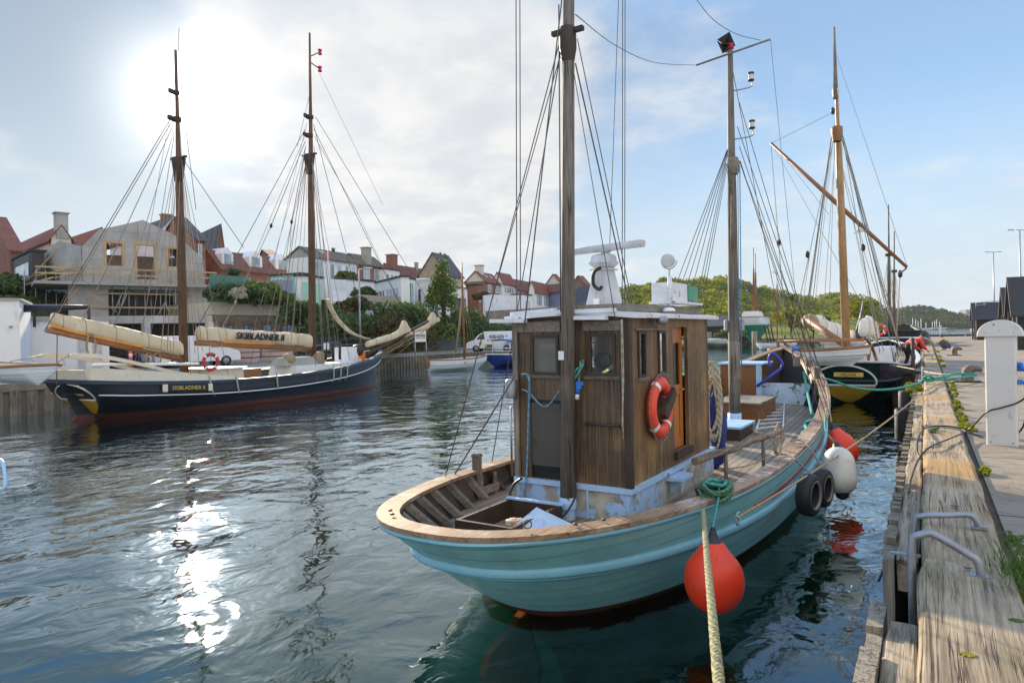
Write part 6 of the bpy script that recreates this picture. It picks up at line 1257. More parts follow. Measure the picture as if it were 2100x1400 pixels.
# transom: ochre lower panel, white scroll line, name board
tp = lambda i, x: (HS.P(i, 0, -1).lerp(HS.P(i, 0, 1), (x+1)/2)) - S.y*.012
mb = MB(); rows = [[tp(i, x*.96) for x in np.linspace(-1, 1, 9)] for i in np.linspace(1.55, 3.0, 6)]; mb.grid(rows, True); mb.build('transom_panel', 'ochre', SK)
arc = [tp(1.5, -.93)]+[tp(1.5-1.25*math.sin(a), -.93*math.cos(a)) for a in np.linspace(.1, PI-.1, 18)]+[tp(1.5, .93), tp(1.5, -.93)]
mb = MB().tube([p-S.y*.01 for p in arc], .03, 6); mb.build('scroll_line', 'cream', SK)
mb = MB(); rows = [[tp(.95, x)-S.y*.015, tp(1.12, x)-S.y*.015] for x in np.linspace(-.45, .45, 5)]; mb.grid(rows, False); nb = mb.build('stern_name_board', 'gold', SK)
# rudder
mb = MB(); q = [S(0, -1.05, 1.45), S(0, -1.45, 1.40), S(0, -.85, .2), S(0, -.80, -.3), S(0, -.6, -.9), S(0, 0, -.9), S(0, -.1, .0)]; ex = S.x*.11; mb.prism([p-ex*.5 for p in q], ex); mb.build('rudder', 'black_hull', SK)
mb = MB(); q = [S(0, -.86, .2), S(0, -1.05, .05), S(0, -1.0, -.5), S(0, -.2, -.5), S(0, -.25, .2)]; ex = S.x*.13; mb.prism([p-ex*.5 for p in q], ex); mb.build('rudder_foot', 'boot_brown', SK)
for z in (.5, 1.0): mb = MB(); mb.box(S(0, -.62-.42*z, z), (.14, .5, .05), S.R); mb.build('pintle_strap', 'dark_iron', SK)
# chainplates and side name board
def sheerpt(px, side=1, i=0.0):
    lo, hi = 0.0, 1.0
    def col(t): q = HS.P(i, t, side); return FPX*q.dot(RT)/q.dot(FW)
    tg = ab(px, 760)[0]
    for _ in range(40):
        m_ = (lo+hi)/2
        if col(m_) < tg: lo = m_
        else: hi = m_
    return lo
for px in (427, 482, 565, 683, 698, 712):
    t = sheerpt(px); mb = MB(); P = [HS.P(i, t, 1)+S.x*.05 for i in (0, .6, 1.2, 1.7)]; P[0] += UP*.25; mb.tube(P, .035, 6); mb.build('chainplate', 'grey_canvas', SK)
t = sheerpt(378); c = HS.P(.45, t, 1)+S.x*.10; f_ = (HS.P(.45, t+.02, 1)-HS.P(.45, t-.02, 1)).normalized(); mb = MB(); Mx = Matrix((S.x, f_, UP)).transposed(); mb.box(c, (.05, 1.75, .26), Mx, .02); nb = mb.build('name_board', 'black_paint', SK)
mb = MB(); mb.box(c+f_*.95+S.x*.0, (.06, .22, .30), Mx, .04); mb.build('board_end', 'cream', nb); mb = MB(); mb.box(c-f_*.95, (.06, .22, .30), Mx, .04); mb.build('board_end', 'cream', nb)
text_part('SKIBLADNER II', nb, 'gold', c+S.x*.035, f_, UP, .215, .006)
text_part('SKIBLADNER II', SK, 'black_paint', tp(1.035, 0)-S.y*.03, S.x, UP, .085, .003)
# masts
def mast_at(F_, px0, py0, px1, py1, r0, r1, mat, par, name='mast', mids=()): return F_.onr(px0, py0), F_.onr(px1, py1)
a0 = S.onr(378, 752); a1 = S.onr(360, 103); a0.z = .7; smz = mastpart('mizzen_mast', a0, a1, .19, .055, 'brown_mast', SK, mids=((.55, .16), (.68, .11), (.8, .085)))
c0 = S.onr(641, 742); c1 = S.onr(635, 68); c0.z = .8; smn = mastpart('main_mast', c0, c1, .20, .05, 'brown_mast', SK, mids=((.55, .17), (.66, .12), (.8, .085)))
for (mst, pts) in ((smz, ((366, 325, .42), (362, 245, .20), (361, 190, .14))), (smn, ((634, 318, .42), (634, 278, .2), (635, 240, .2)))):
    for k, (x, y, r) in enumerate(pts):
        q = S.onr(x, y); mb = MB()
        if k == 0: mb.lathe([(.17, -1.0), (.26, -.3), (.30, 0), (.16, .05)], q, n=12); mb.box(q+UP*.02, (1.0, .12, .08), S.R)
        else: mb.lathe([(r, -.08), (r, .08)], q, n=10); mb.box(q-S.y*(r+.1), (.12, .25, .22), S.R, .04)
        mb.build('mast_cap' if k else 'crosstrees', 'dark_brown', mst)
mb = MB().tube([S.onr(366, 105), S.onr(367, 58)], .012, 5); mb.build('masthead_aerial', 'wire', smz)
for (x, y) in ((656, 107), (656, 142)):
    q = S.onr(x, y); mq = S.onr(636, y+9 if y < 120 else y-14); mb = MB().tube([mq, q], .03, 5); br = mb.build('lantern_bracket', 'dark_iron', smn); mb = MB().lathe([(0, -.14), (.11, -.14), (.11, -.06), (.08, -.05), (.08, .05), (.11, .06), (.11, .14), (0, .14)], q, n=12); mb.build('masthead_lantern', 'lens_red', br)
# sail covers on booms
def cover(name, pts, mat, par, thick=.20, lump=.11, seed=0, n=14, sub=6, lean=None):
    """pts: (top point, bottom point) pairs in world; makes a draped bundle"""
    tops = smoothpts([p for p, _ in pts], sub); bots = smoothpts([q for _, q in pts], sub); rows = []
    ax = (tops[-1]-tops[0]).normalized(); sd = ax.cross(UP).normalized()
    for i, (a, b) in enumerate(zip(tops, bots)):
        c = (a+b)/2; h = (a-b)/2; row = []
        for j in range(n):
            th = 2*PI*j/n; x, z = math.cos(th), math.sin(th); w = thick*(1.0+.5*max(0, -z)) if False else thick*(1-.35*max(0, z)); nz = 1+lump*2*mnoise.noise(Vector((i*.35, j*.8, seed)))+lump*mnoise.noise(Vector((i*1.1, j*1.5, seed+4))); fz = .10*math.sin(i*1.3+seed)*max(0, -z); row.append(c+h*math.copysign(abs(z)**.75, z)*nz+sd*(w*math.copysign(abs(x)**.7, x)*(nz+fz)))
        rows.append(row)
    mb = MB().grid(rows, True, close=True); o = len(mb.v)-len(rows)*n; mb.f += [[o+j for j in range(n)], [o+(len(rows)-1)*n+j for j in range(n)]]; mb.mi += [0, 0]; mb.sm += [True]*2
    ob = mb.build(name, mat, par)
    for k in range(3, len(rows)-3, 5): MB().tube([p+(p-(tops[k]+bots[k])/2)*.03 for p in rows[k]+[rows[k][0]]], .012, 4).build('lashing', 'rope_tan', ob)
    return ob
sw = -.15
boomA, boomB = S.onr(94, 676, 0), S.onr(374, 737, 0)
bm1 = mastpart('mizzen_boom', boomA, boomB, .10, .13, 'varnish', SK)
cover('sail_cover', [(S.onr(x, y0), S.onr(x, y1)) for x, y0, y1 in ((108, 641, 668), (150, 649, 682), (220, 663, 697), (300, 683, 715), (350, 696, 727), (371, 701, 728))], 'canvas', bm1, .20, .10, 1)
cover('orange_lining', [(S.onr(x, y0), S.onr(x, y1)) for x, y0, y1 in ((106, 664, 673), (150, 678, 684), (220, 693, 700), (290, 708, 715))], 'canvas_orange', bm1, .17, .03, 2)
b2a, b2b = S.onr(402, 703), S.onr(636, 716); bm2 = mastpart('main_boom', b2a, b2b, .12, .15, 'varnish', SK)
cover('sail_cover', [(S.onr(x, y0), S.onr(x, y1)) for x, y0, y1 in ((406, 669, 697), (440, 671, 700), (500, 676, 703), (560, 680, 706), (610, 683, 710), (636, 686, 714))], 'canvas', bm2, .22, .08, 5)
cover('orange_lining', [(S.onr(x, y0), S.onr(x, y1)) for x, y0, y1 in ((455, 697, 703), (500, 700, 706), (560, 703, 708))], 'canvas_orange', bm2, .2, .03, 6)
tc_ = S.onr(535, 691, .30); te = S.onr(575, 693, .30); text_part('SKIBLADNER II', bm2, 'black_paint', tc_, (te-tc_), UP, .44, .02, shear=.22, bold=.008)
# coils of rope hanging
for k, (x, y) in enumerate(((187, 708), (305, 735), (322, 735))): c = S.onr(x, y, .2); P = [c+S.y*(.16*math.cos(i*.33)*(1+.15*math.sin(i*.11)))+UP*((.42 if k == 0 else .22)*math.sin(i*.33))+S.x*(.03*math.sin(i*.07)) for i in range(150)]; MB().tube(P, .014, 4).build('rope_coil', 'rope_tan', SK)
# bowsprit and furled jibs
bs0, bs1 = S.onr(752, 728), S.onr(897, 648); bs = mastpart('bowsprit', bs0, bs1, .16, .07, 'dark_brown', SK)
cover('furled_jib', [(S.onr(x, y0), S.onr(x, y1)) for x, y0, y1 in ((752, 700, 712), (790, 688, 702), (815, 677, 694), (828, 655, 690), (840, 673, 688), (845, 680, 688))], 'canvas', bs, .11, .14, 8)
cover('furled_jib', [(S.onr(x, y0), S.onr(x, y1)) for x, y0, y1 in ((848, 672, 682), (872, 664, 676), (884, 642, 668), (893, 646, 662), (900, 652, 660))], 'canvas', bs, .11, .14, 9)
cover('furled_staysail', [(S.onr(x, y0)+S.y*.1, S.onr(x, y0)-S.y*.14-UP*.05) for x, y0 in ((673, 612), (682, 636), (698, 660), (720, 680), (742, 690), (756, 694))], 'canvas', bs, .14, .06, 10)
# bow rail net and stays
for (a, b) in (((900, 655), (775, 760)), ((899, 658), (768, 742)), ((896, 664), (762, 735)), ((870, 680), (765, 738)), ((893, 660), (780, 722)), ((850, 700), (770, 730))): line(bs, S.onr(*a), S.onr(*b, .35), .014, 'rope_tan', 'bowsprit_stay')
# deck structures
S.box('deckhouse', -.9, .9, 4.2, 6.0, .9, 1.62, 'cream', taper=.05); S.box('deckhouse_top', -1.0, 1.0, 4.1, 6.1, 1.62, 1.68, 'white_paint')
S.box('cabin_trunk', -1.0, 1.0, 9.0, 13.5, .9, 1.55, 'white_paint', taper=.08); S.box('skylight_cover', -.55, .55, 8.7, 11.0, 1.56, 1.95, 'grey_canvas', taper=.22); S.box('hatch_cover', -.6, .6, 2.0, 3.2, .9, 1.42, 'grey_canvas', taper=.12); S.box('bench_locker', -1.0, -.3, 6.6, 8.0, .9, 1.5, 'varnish')
S.box('fore_hatch', -.5, .5, 14.3, 15.2, .9, 1.65, 'white_paint', taper=.04); S.box('green_hatch', -.4, .4, 13.7, 14.2, .9, 1.62, 'sea_green_board')
for (x, y, z0) in ((.75, 12.9, 1.0), (.85, 13.2, 1.0)): pass
for k, (px, y0, y1) in enumerate(((668, 703, 738), (683, 705, 735), (697, 700, 737))): a, b = S.onr(px, y0, 1.2), S.onr(px, y1, 1.2); MB().tube([a, b], .07, 6).build('pinrail_post', 'dark_brown', SK)
a = S.onr(668, 702, 1.2); b = S.onr(700, 700, 1.2); mb = MB(); mb.hexa([a-UP*.30, b-UP*.30, b-UP*.30-S.x*.05, a-UP*.30-S.x*.05], [a, b, b-S.x*.05, a-S.x*.05]); mb.build('sidelight_board', 'dark_navy', SK); a = S.onr(664, 703, 1.25); b = S.onr(675, 703, 1.25); mb = MB(); mb.hexa([a-UP*.34, b-UP*.34, b-UP*.34-S.x*.05, a-UP*.34-S.x*.05], [a, b, b-S.x*.05, a-S.x*.05]); mb.build('white_locker', 'white_paint', SK)
for px, py, rr in ((655, 735, .35), (733, 718, .32), (593, 735, .25)): c = S.onr(px, py, .3); MB().lathe([(0, -.25), (rr*.8, -.25), (rr, -.15), (rr, .15), (rr*.8, .25), (0, .25)], c, S.x, 16).build('windlass_drum', 'rope_tan' if px < 700 else 'dark_brown', SK)
S.box('anchor_locker', -.5, .5, SL-2.6, SL-1.8, 1.3, 2.35, 'white_paint'); S.box('red_canister', .2, .5, SL-1.5, SL-1.2, 1.5, 2.1, 'orange_plastic')
for px in (208, 300): pass
p0, p1 = S.onr(190, 747, 1.0), S.onr(272, 747, 1.0); MB().tube([p0, p1], .06, 8).build('white_spar', 'white_paint', SK); p0, p1 = S.onr(290, 747, 1.1), S.onr(408, 746, 1.1); MB().tube([p0, p1], .06, 8).build('white_spar', 'white_paint', SK)
# stern davit arm (long white curved plank)
P = smoothpts([S(.9, -1.6, 2.45), S(.95, -.6, 2.4), S(1.15, 1.0, 2.0), S(1.4, 2.2, 1.62), S(1.6, 3.4, 1.42)], 5); mb = MB(); rows = [[p+S.x*.05-UP*.07, p+S.x*.05+UP*.07, p-S.x*.05+UP*.07, p-S.x*.05-UP*.07] for p in P]; mb.grid(rows, False, close=True); mb.build('davit_arm', 'cream', SK)
P = [p-S.x*2.0 for p in P]; mb = MB(); rows = [[p+S.x*.05-UP*.07, p+S.x*.05+UP*.07, p-S.x*.05+UP*.07, p-S.x*.05-UP*.07] for p in P]; mb.grid(rows, False, close=True); mb.build('davit_arm', 'cream', SK)
# rigging: shrouds
def side_pt(F_, HH_, f, side, L0): t = (f-L0[0])/(L0[1]-L0[0]); return HH_.P(0, t, side)+UP*.3
def shrouds(par, top, fm, fs, F_, HH_, L0, r, mat):
    for side in (-1, 1):
        for df in fs: q = side_pt(F_, HH_, fm+df, side, L0); line(par, top+F_.x*(.2*side), q, r, mat)
fz = S.loc(a0).y; fn = S.loc(c0).y
shrouds(smz, S.onr(366, 330), fz, (-.9, -.3, .4), S, HS, (SF0, SF1), .012, 'wire_light'); shrouds(smn, S.onr(634, 330), fn, (-1.6, -.9, -.2, .5), S, HS, (SF0, SF1), .013, 'wire_light')
shrouds(smz, S.onr(361, 200), fz, (-1.3,), S, HS, (SF0, SF1), .009, 'wire'); shrouds(smn, S.onr(635, 250), fn, (-2.1,), S, HS, (SF0, SF1), .009, 'wire')
for (a, b, r, m_) in (((352, 250), (120, 640), .013, 'wire_light'), ((353, 262), (170, 655), .013, 'wire_light'), ((356, 272), (235, 672), .011, 'wire_light'), ((357, 280), (290, 690), .011, 'wire_light'),
    ((349, 245), (95, 672), .012, 'wire'), ((378, 330), (500, 508), .011, 'wire'), ((627, 300), (598, 455), .013, 'wire'), ((598, 455), (560, 700), .013, 'wire_light'), ((598, 455), (585, 700), .011, 'wire_light'), ((626, 290), (556, 463), .013, 'wire'), ((556, 463), (483, 620), .013, 'wire_light'), ((483, 620), (440, 700), .013, 'wire_light'), ((361, 120), (352, 250), .008, 'wire'), ((378, 240), (402, 430), .010, 'wire'),
    ((626, 265), (405, 672), .012, 'wire'), ((625, 280), (460, 672), .010, 'wire_light'), ((627, 300), (520, 676), .010, 'wire_light'), ((624, 320), (575, 682), .010, 'wire'), ((638, 180), (610, 300), .008, 'wire'),
    ((643, 255), (756, 700), .012, 'wire'), ((644, 265), (848, 680), .012, 'wire'), ((647, 240), (898, 650), .012, 'wire'), ((645, 280), (735, 440), .010, 'wire'), ((735, 440), (842, 668), .010, 'wire_light'), ((655, 150), (785, 420), .006, 'wire'), ((644, 300), (675, 612), .010, 'wire_light')):
    if r: line(smz if a[0] < 400 else smn, S.onr(*a), S.onr(*b, .15), r*1.35, m_, 'running_line')
for (xt, yt, xb, yb, rr) in ((370, 335, 355, 735, 1.5), (372, 335, 400, 725, 1.5), (374, 330, 415, 720, 1.5), (362, 330, 343, 720, 1.5), (364, 340, 330, 715, 1.5), (630, 330, 596, 715, 1.8), (632, 330, 612, 718, 1.8), (638, 330, 664, 720, 1.8), (640, 330, 676, 715, 1.8), (642, 340, 690, 712, 1.8)): line(smz if xt < 400 else smn, S.onr(xt, yt), S.onr(xb, yb, rr), .012, 'rope_tan', 'halyard')
for (x, y) in ((556, 463), (598, 455), (483, 620)): c = S.onr(x, y, .1); MB().lathe([(0, -.12), (.06, -.08), (.07, .04), (.03, .12), (0, .12)], c, n=10).build('pulley_block', 'dark_brown' if y < 500 else 'rope_tan', SK)
# stern flagstaff
line(SK, S.onr(118, 640), S.onr(116, 790), .02, 'varnish', 'flagstaff')
# life ring on the ship
def lifering(label, c, u, n_, R, r, red='ring_red'):
    t = thing('life_ring', label, 'life ring', c); u = Vector(u).normalized(); n_ = Vector(n_).normalized(); v = n_.cross(u); rows = []
    for i in range(41): a = 2*PI*i/40; d_ = u*math.cos(a)+v*math.sin(a); rows.append([c+d_*(R+r*math.cos(b))+n_*(r*.8*math.sin(b)) for b in np.linspace(0, 2*PI, 10, endpoint=False)])
    MB().grid(rows, True, close=True).build('ring_body', red, t)
    for k in range(4):
        rows = []
        for a in np.linspace(PI/4+k*PI/2-.12, PI/4+k*PI/2+.12, 4): d_ = u*math.cos(a)+v*math.sin(a); rows.append([c+d_*(R+r*1.06*math.cos(b))+n_*(r*.86*math.sin(b)) for b in np.linspace(0, 2*PI, 10, endpoint=False)])
        MB().grid(rows, True, close=True).build('white_band', 'white_plastic', t)
    return t
lifering('dark red life ring with white bands standing on the black sailing ship rail', S.onr(432, 742, 1.9), S.y, -S.y*.4+S.x, .34, .085, 'ring_dark')
# ------------------------------------------------- generic small boat
def clinker(name, label, cat, p, rz, L, B, h, mat='white_hull', rim='varnish', inner='cream', mast=None, transom=.45, lift=0.0, group=None, keel=.0, thwart=2, bottom=None, tilt=0, zbow=.25):
    t = thing(name, label, cat, p, rz, group); M_ = ROOTM[t.name].inverted()
    zf = lambda q: h*(.80+.2*(1-q)**2*.8+zbow*q*q)+lift
    H = Hull(M_, [dict(z=zf, f0=-L/2, f1=L/2, B=B/2, es=2.4, eb=2.0, tm=.42, tr=transom), dict(z=lambda q: zf(q)*.6+lift*.4, f0=-L/2+.04, f1=L/2-.06*L/3, B=B/2*.93, es=2.3, eb=1.9, tm=.42, tr=transom*.9), dict(z=lambda q: zf(q)*.25+lift*.75, f0=-L/2+.1, f1=L/2-.35*L/3, B=B/2*.68, es=2, eb=1.7, tm=.42, tr=transom*.6), dict(z=lambda q: lift-.02, f0=-L/2+.16, f1=L/2-.55*L/3, B=.06, es=1.6, eb=1.5, tm=.42, tr=.3)], 30)
    mb = MB(); mb.use(mat); H.skin(mb, 0, 2, 4); mb.use(bottom or mat); H.skin(mb, 2, 3, 4); mb.build('hull', None, t)
    for i in (.5, 1.0, 1.5): mb = MB(); H.band(mb, i, .012, .02); mb.build('lapped_plank', mat, t)
    mb = MB(); H.band(mb, .08, .035, .07); H.cap(mb, 0, .05, .02, .03); mb.build('gunwale', rim, t)
    rows = []
    for q in H.tlist():
        a = H.lev(1.6, q, 1); rows.append([M_ @ Vector((a.x*k*.95, a.y, a.z+.02)) for k in (-1, 0, 1)])
    MB().grid(rows, False).build('floor', inner, t)
    mb = MB(); rows2 = []
    for sd in (-1, 1):
        rows2 = []
        for q in H.tlist(): a, b = H.lev(0, q, sd), H.lev(1.6, q, sd); c = a.copy(); c.x *= .94; d_ = b.copy(); d_.x *= .92; rows2.append([M_ @ c, M_ @ d_])
        mb.grid(rows2, True)
    mb.build('inner_planking', inner, t)
    for k in range(thwart): f = -L*.22+L*.36*k/max(1, thwart-1); w_ = B*.40; mb = MB(); mb.box(M_ @ Vector((0, f, zf(.5)-h*.2)), (w_*2, .2, .03), M_.to_3x3()); mb.build('thwart', rim if rim != 'navy_rim' else 'varnish', t)
    return t, M_, H
q = D(45, 782, 22.3); dirn = (S.x*1.0).normalized()
# dinghy slung athwart the stern: its bow points out to the left of the picture
dg, dM, dH = clinker('dinghy', 'white clinker dinghy with brown rim slung across the stern of the black ship', 'dinghy', Vector((D(28, 780, 21.5).x, D(28, 780, 21.5).y, D(28, 785, 21.5).z)), SK.rotation_euler.z+PI/2-.1, 3.9, 1.45, .62, inner='cream', transom=.55)
clinker('dinghy', 'white rowing boat with green inside on the quay behind the slung dinghy', 'dinghy', Vector((D(62, 745, 31).x, D(62, 745, 31).y, 1.35)), SK.rotation_euler.z-PI/2+.3, 3.4, 1.3, .55, inner='sea_green_board')
for px in (20, 118): a = D(px, 700, 21.7); rope('davit_fall', [S(-1.0+.02*px*0, -1.5, 2.5) if px == 20 else S(.9, -1.5, 2.5), D(px, 742, 21.8)], .014, 'rope_tan', label=('left', 'right')[px > 50]+' tan rope holding the slung dinghy to the davit')
# ================================================================== SHIP WITH OCHRE STERN (right) and others
ML, MM, _ = shiproot('sailing_ship', 'black and green sailing ship with ochre stern and pine mast moored beyond the teal boat', 'sailing ship', (1742, 826), (1868, 739))
Rm = Fr(ML, MM); MLn = 16.0
def mz_(t): return cat1([(0, 1.62), (.1, 1.45), (.4, 1.25), (.7, 1.4), (1, 2.1)], t)
HM = Hull(MM, [dict(z=mz_, f0=-1.5, f1=MLn+.8, B=1.95, es=2.6, eb=2.8, tm=.45, tr=.62, pb=.75), dict(z=lambda t: .95+.2*t, f0=-1.2, f1=MLn+.6, B=1.95, es=2.5, eb=2.6, tm=.45, tr=.60, pb=.8), dict(z=.62, f0=-.95, f1=MLn+.3, B=1.9, es=2.4, eb=2.4, tm=.45, tr=.50, pb=.85),
   dict(z=.2, f0=-.35, f1=MLn+.1, B=1.8, es=2.2, eb=2.2, tm=.45, tr=.22), dict(z=0, f0=0, f1=MLn, B=1.7, es=2, eb=2.1, tm=.45, tr=.04), dict(z=-1.2, f0=.6, f1=MLn-1, B=.2, es=1.5, eb=1.5, tm=.45)], 48)
mb = MB(); mb.use('violet_hull'); HM.skin(mb, 0, 1, 4); mb.use('green_hull'); HM.skin(mb, 1, 5, 3); mb.build('hull', None, ML)
mb = MB(); HM.band(mb, 1.0, .05, .09); mb.build('rubbing_strake', 'navy_rim', ML); mb = MB(); HM.cap(mb, 0, .18, .05, .06); mb.build('rail_cap', 'grey_white', ML)
tq = lambda i, x, o=.02: (HM.P(i, 0, -1).lerp(HM.P(i, 0, 1), (x+1)/2)) - Rm.y*o
mb = MB(); rows = [[tq(i, x*1.0, .012) for x in np.linspace(-1, 1, 11)] for i in np.linspace(.05, 1.55, 6)]; mb.grid(rows, True); mb.build('transom_upper', 'green_hull', ML)
mb = MB(); rows = [[tq(i, x*1.0, .02) for x in np.linspace(-1, 1, 11)] for i in np.linspace(1.62, 3.9, 8)]; mb.grid(rows, True); mb.build('transom_lower', 'ochre', ML)
arc = [tq(1.55, -.94, .05)]+[tq(1.5-1.35*math.sin(a)**.8, -.95*math.cos(a), .05) for a in np.linspace(.08, PI-.08, 22)]+[tq(1.55, .94, .05), tq(1.55, -.94, .05)]
MB().tube(arc, .035, 6).build('scroll_line', 'white_line', ML)
c = Rm.onf(1740, 768, -1.4); mb = MB(); mb.box(c-Rm.y*.03, (.98, .05, .17), Rm.R, .02); nb = mb.build('name_board', 'gold', ML); text_part('MELFAR', nb, 'dark_brown', c-Rm.y*.062, Rm.x, UP, .15, .004)
mb = MB(); HM.deck(mb, 0, lambda f: mz_((f+1.5)/(MLn+2.3))-.3, .01, .98, .08); mb.build('deck', 'deck_wood', ML)
Rm.box('doghouse', -1.2, .2, 1.5, 4.6, 1.0, 2.25, 'white_paint', taper=.12); Rm.box('doghouse_roof', -1.25, .25, 1.45, 4.7, 2.25, 2.33, 'grey_white'); 
for k in range(3): Rm.box('window_pane', -1.0+.4*k, -.72+.4*k, 1.50, 1.56, 1.75, 2.05, 'glass_deep')
Rm.box('wheel_shelter', .6, 1.5, .4, 3.6, 1.1, 2.1, 'white_paint', taper=.15); 
for k in range(2): Rm.box('window_pane', 1.5, 1.52, 1.0+1.1*k, 1.7+1.1*k, 1.5, 1.9, 'glass_deep')
Rm.box('hatch', -.5, .5, 10.5, 12, 1.1, 1.6, 'varnish')
# davits: brown curved arms and the cross beam above the dinghy
m0_, m1_ = Rm.onf(1598, 700, -2.4), Rm.onf(1772, 696, -2.4); MB().tube([m0_, m1_], .06, 8).build('davit_beam', 'varnish', ML)
P = smoothpts([Rm.onf(1762, 692, -2.5), Rm.onf(1774, 694, -2.2), Rm.onf(1787, 710, -1.8), Rm.onf(1796, 735, -1.4), Rm.onf(1800, 752, -1.2)], 4); rows = [[p-Rm.x*.05-Rm.z*.0, p-Rm.x*.05+Rm.y*.10, p+Rm.x*.05+Rm.y*.10, p+Rm.x*.05] for p in P]; MB().grid(rows, False, close=True).build('davit_arm', 'varnish', ML)
P = smoothpts([Rm.onf(1598, 720, -2.5), Rm.onf(1598, 696, -2.5), Rm.onf(1640, 730, -.6), Rm.onf(1690, 752, .6)], 4); rows = [[p-Rm.x*.05, p-Rm.x*.05+Rm.y*.10, p+Rm.x*.05+Rm.y*.10, p+Rm.x*.05] for p in P]; MB().grid(rows, False, close=True).build('davit_arm', 'varnish', ML)
dp = Rm.onf(1680, 748, -2.6); clinker('dinghy', 'white clinker dinghy slung across the stern of the ochre sterned ship', 'dinghy', dp, ML.rotation_euler.z-PI/2, 3.35, 1.3, .60, inner='cream', transom=.4, zbow=.35)
# mast, boom, furled sail, yard
g0, g1 = Rm.onr(1737, 730), Rm.onr(1711, 70); g0.z = 1.0; gm = mastpart('mast', g0, g1, .155, .03, 'pine_mast', ML, mids=((.45, .14), (.68, .115), (.73, .07), (.86, .06)))
gt0 = Rm.onr(1713.5, 186); mastpart('topmast', gt0-UP*.3, g1+UP*.25, .085, .035, 'grey_timber', gm); MB().lathe([(.10, -.15), (.12, 0), (.12, .12), (.06, .16)], Rm.onr(1714, 190), n=12).build('mast_cap', 'grey_white', gm)
q = Rm.onr(1716, 262); MB().lathe([(.15, -.5), (.2, -.2), (.2, 0), (.14, .05)], q, n=12).build('mast_hounds', 'varnish', gm)
fm = Rm.loc(g0).y
y0_, y1_ = Rm.onf(1581, 294, fm-.4), Rm.onf(1860, 548, fm-.4); yd = mastpart('yard', y0_, y1_, .055, .055, 'varnish', gm, mids=((.5, .09),))
cover('furled_mainsail', [(Rm.onf(x, y0, f), Rm.onf(x, y1, f)) for x, y0, y1, f in ((1656, 645, 668, .8), (1675, 646, 676, 1.6), (1700, 658, 690, 3.0), (1722, 668, 700, 4.4), (1742, 676, 706, 5.8), (1752, 684, 706, 6.6))], 'white_canvas', ML, .26, .12, 12)
mb = MB().tube([Rm.onf(1655, 655, .6), Rm.onf(1745, 715, fm-.3)], [.12, .13], 10); mb.build('boom', 'varnish', ML)
c = Rm.onf(1659, 657, .65); MB().lathe([(0, 0), (.22, .02), (.30, .2), (.26, .45)], c, (Rm.onf(1700, 680, 3.0)-c), 14).build('sail_end', 'rope_tan', ML)
cover('furled_jib', [(Rm.onr(x, y0), Rm.onr(x, y1)) for x, y0, y1 in ((1768, 655, 690), (1785, 648, 690), (1797, 665, 700))], 'white_canvas', ML, .16, .15, 13); cover('rolled_awning', [(Rm.onf(x, y0, 6), Rm.onf(x, y1, 6)) for x, y0, y1 in ((1750, 690, 720), (1762, 650, 700), (1770, 612, 640))], 'dark_navy', ML, .15, .1, 14)
# rigging of that ship
Ht = Rm.onr(1716, 268)
for sd in (-1, 1):
    for df in (-1.2, -.6, 0, .6, 1.1): t = (fm+df+1.5)/(MLn+2.3); line(gm, Ht+Rm.x*.15*sd, HM.P(0, t, sd)+UP*.35, .013, 'rope_grey')
for (a, b, r, m_) in (((1581, 296), (1612, 690), .016, 'rope_light'), ((1586, 300), (1760, 610), .009, 'wire_light'), ((1710, 230), (1582, 294), .008, 'wire'), ((1859, 550), (1846, 560), .03, 'wire'), ((1846, 560), (1838, 700), .018, 'rope_light'), ((1600, 312), (1700, 440), .008, 'wire_light'), ((1711, 100), (1860, 545), .007, 'wire'), ((1720, 262), (1845, 720), .012, 'wire_light'), ((1722, 270), (1800, 560), .016, 'wire'), ((1800, 560), (1842, 700), .03, 'rope_light'),
    ((1708, 290), (1640, 720), .010, 'rope_light'), ((1706, 300), (1660, 520), .012, 'wire_light'), ((1660, 520), (1616, 720), .02, 'rope_light'), ((1660, 525), (1632, 720), .012, 'rope_light'), ((1712, 280), (1700, 650), .010, 'rope_light'), ((1714, 280), (1688, 655), .010, 'rope_light'), ((1716, 300), (1770, 500), .010, 'wire_light'), ((1770, 510), (1828, 700), .014, 'rope_light'), ((1718, 300), (1800, 700), .010, 'rope_light'), ((1716, 220), (1668, 650), .008, 'wire_light'), ((1722, 330), (1812, 720), .012, 'rope_light')):
    line(gm, Rm.onf(*a, fm-.3), Rm.onf(*b, fm-.6), r, m_, 'running_line')
for (x, y) in ((1656, 522), (1770, 508), (1846, 562), (1597, 498), (1708, 228), (1624, 610)): MB().lathe([(0, -.14), (.07, -.09), (.08, .05), (.03, .14), (0, .14)], Rm.onf(x, y, fm-.4), n=10).build('pulley_block', 'dark_brown', gm)
q = Rm.onf(1773, 458, fm-.5); mb = MB(); a, b = Rm.onf(1776, 457, fm-.5), Rm.onf(1779, 474, fm-.5); cpt = Rm.onf(1748, 480, fm-.5); rows = [[a.lerp(cpt, k/6)+Rm.y*.05*math.sin(k), b.lerp(cpt, k/6)+Rm.y*.05*math.sin(k)] for k in range(7)]; mb.grid(rows, True); mb.build('pennant', 'white_paint', gm)
rope('mooring_rope', smoothpts([D(1822, 747, 24.5), D(1880, 758, 22), D(1930, 767, 19.8), bh+Vector((-.12, .1, .02))], 4), .022, 'rope_light', label='pale mooring rope from the ochre sterned ship to the nearest bollard')
rope('mooring_rope', smoothpts([Z(1995, 752, QZ+.3), Z(1996, 762, QZ+.28), bh+Vector((-.1, -.18, -.05))], 4), .018, 'rope_tan', label='short tan rope turn lying behind the nearest bollard')
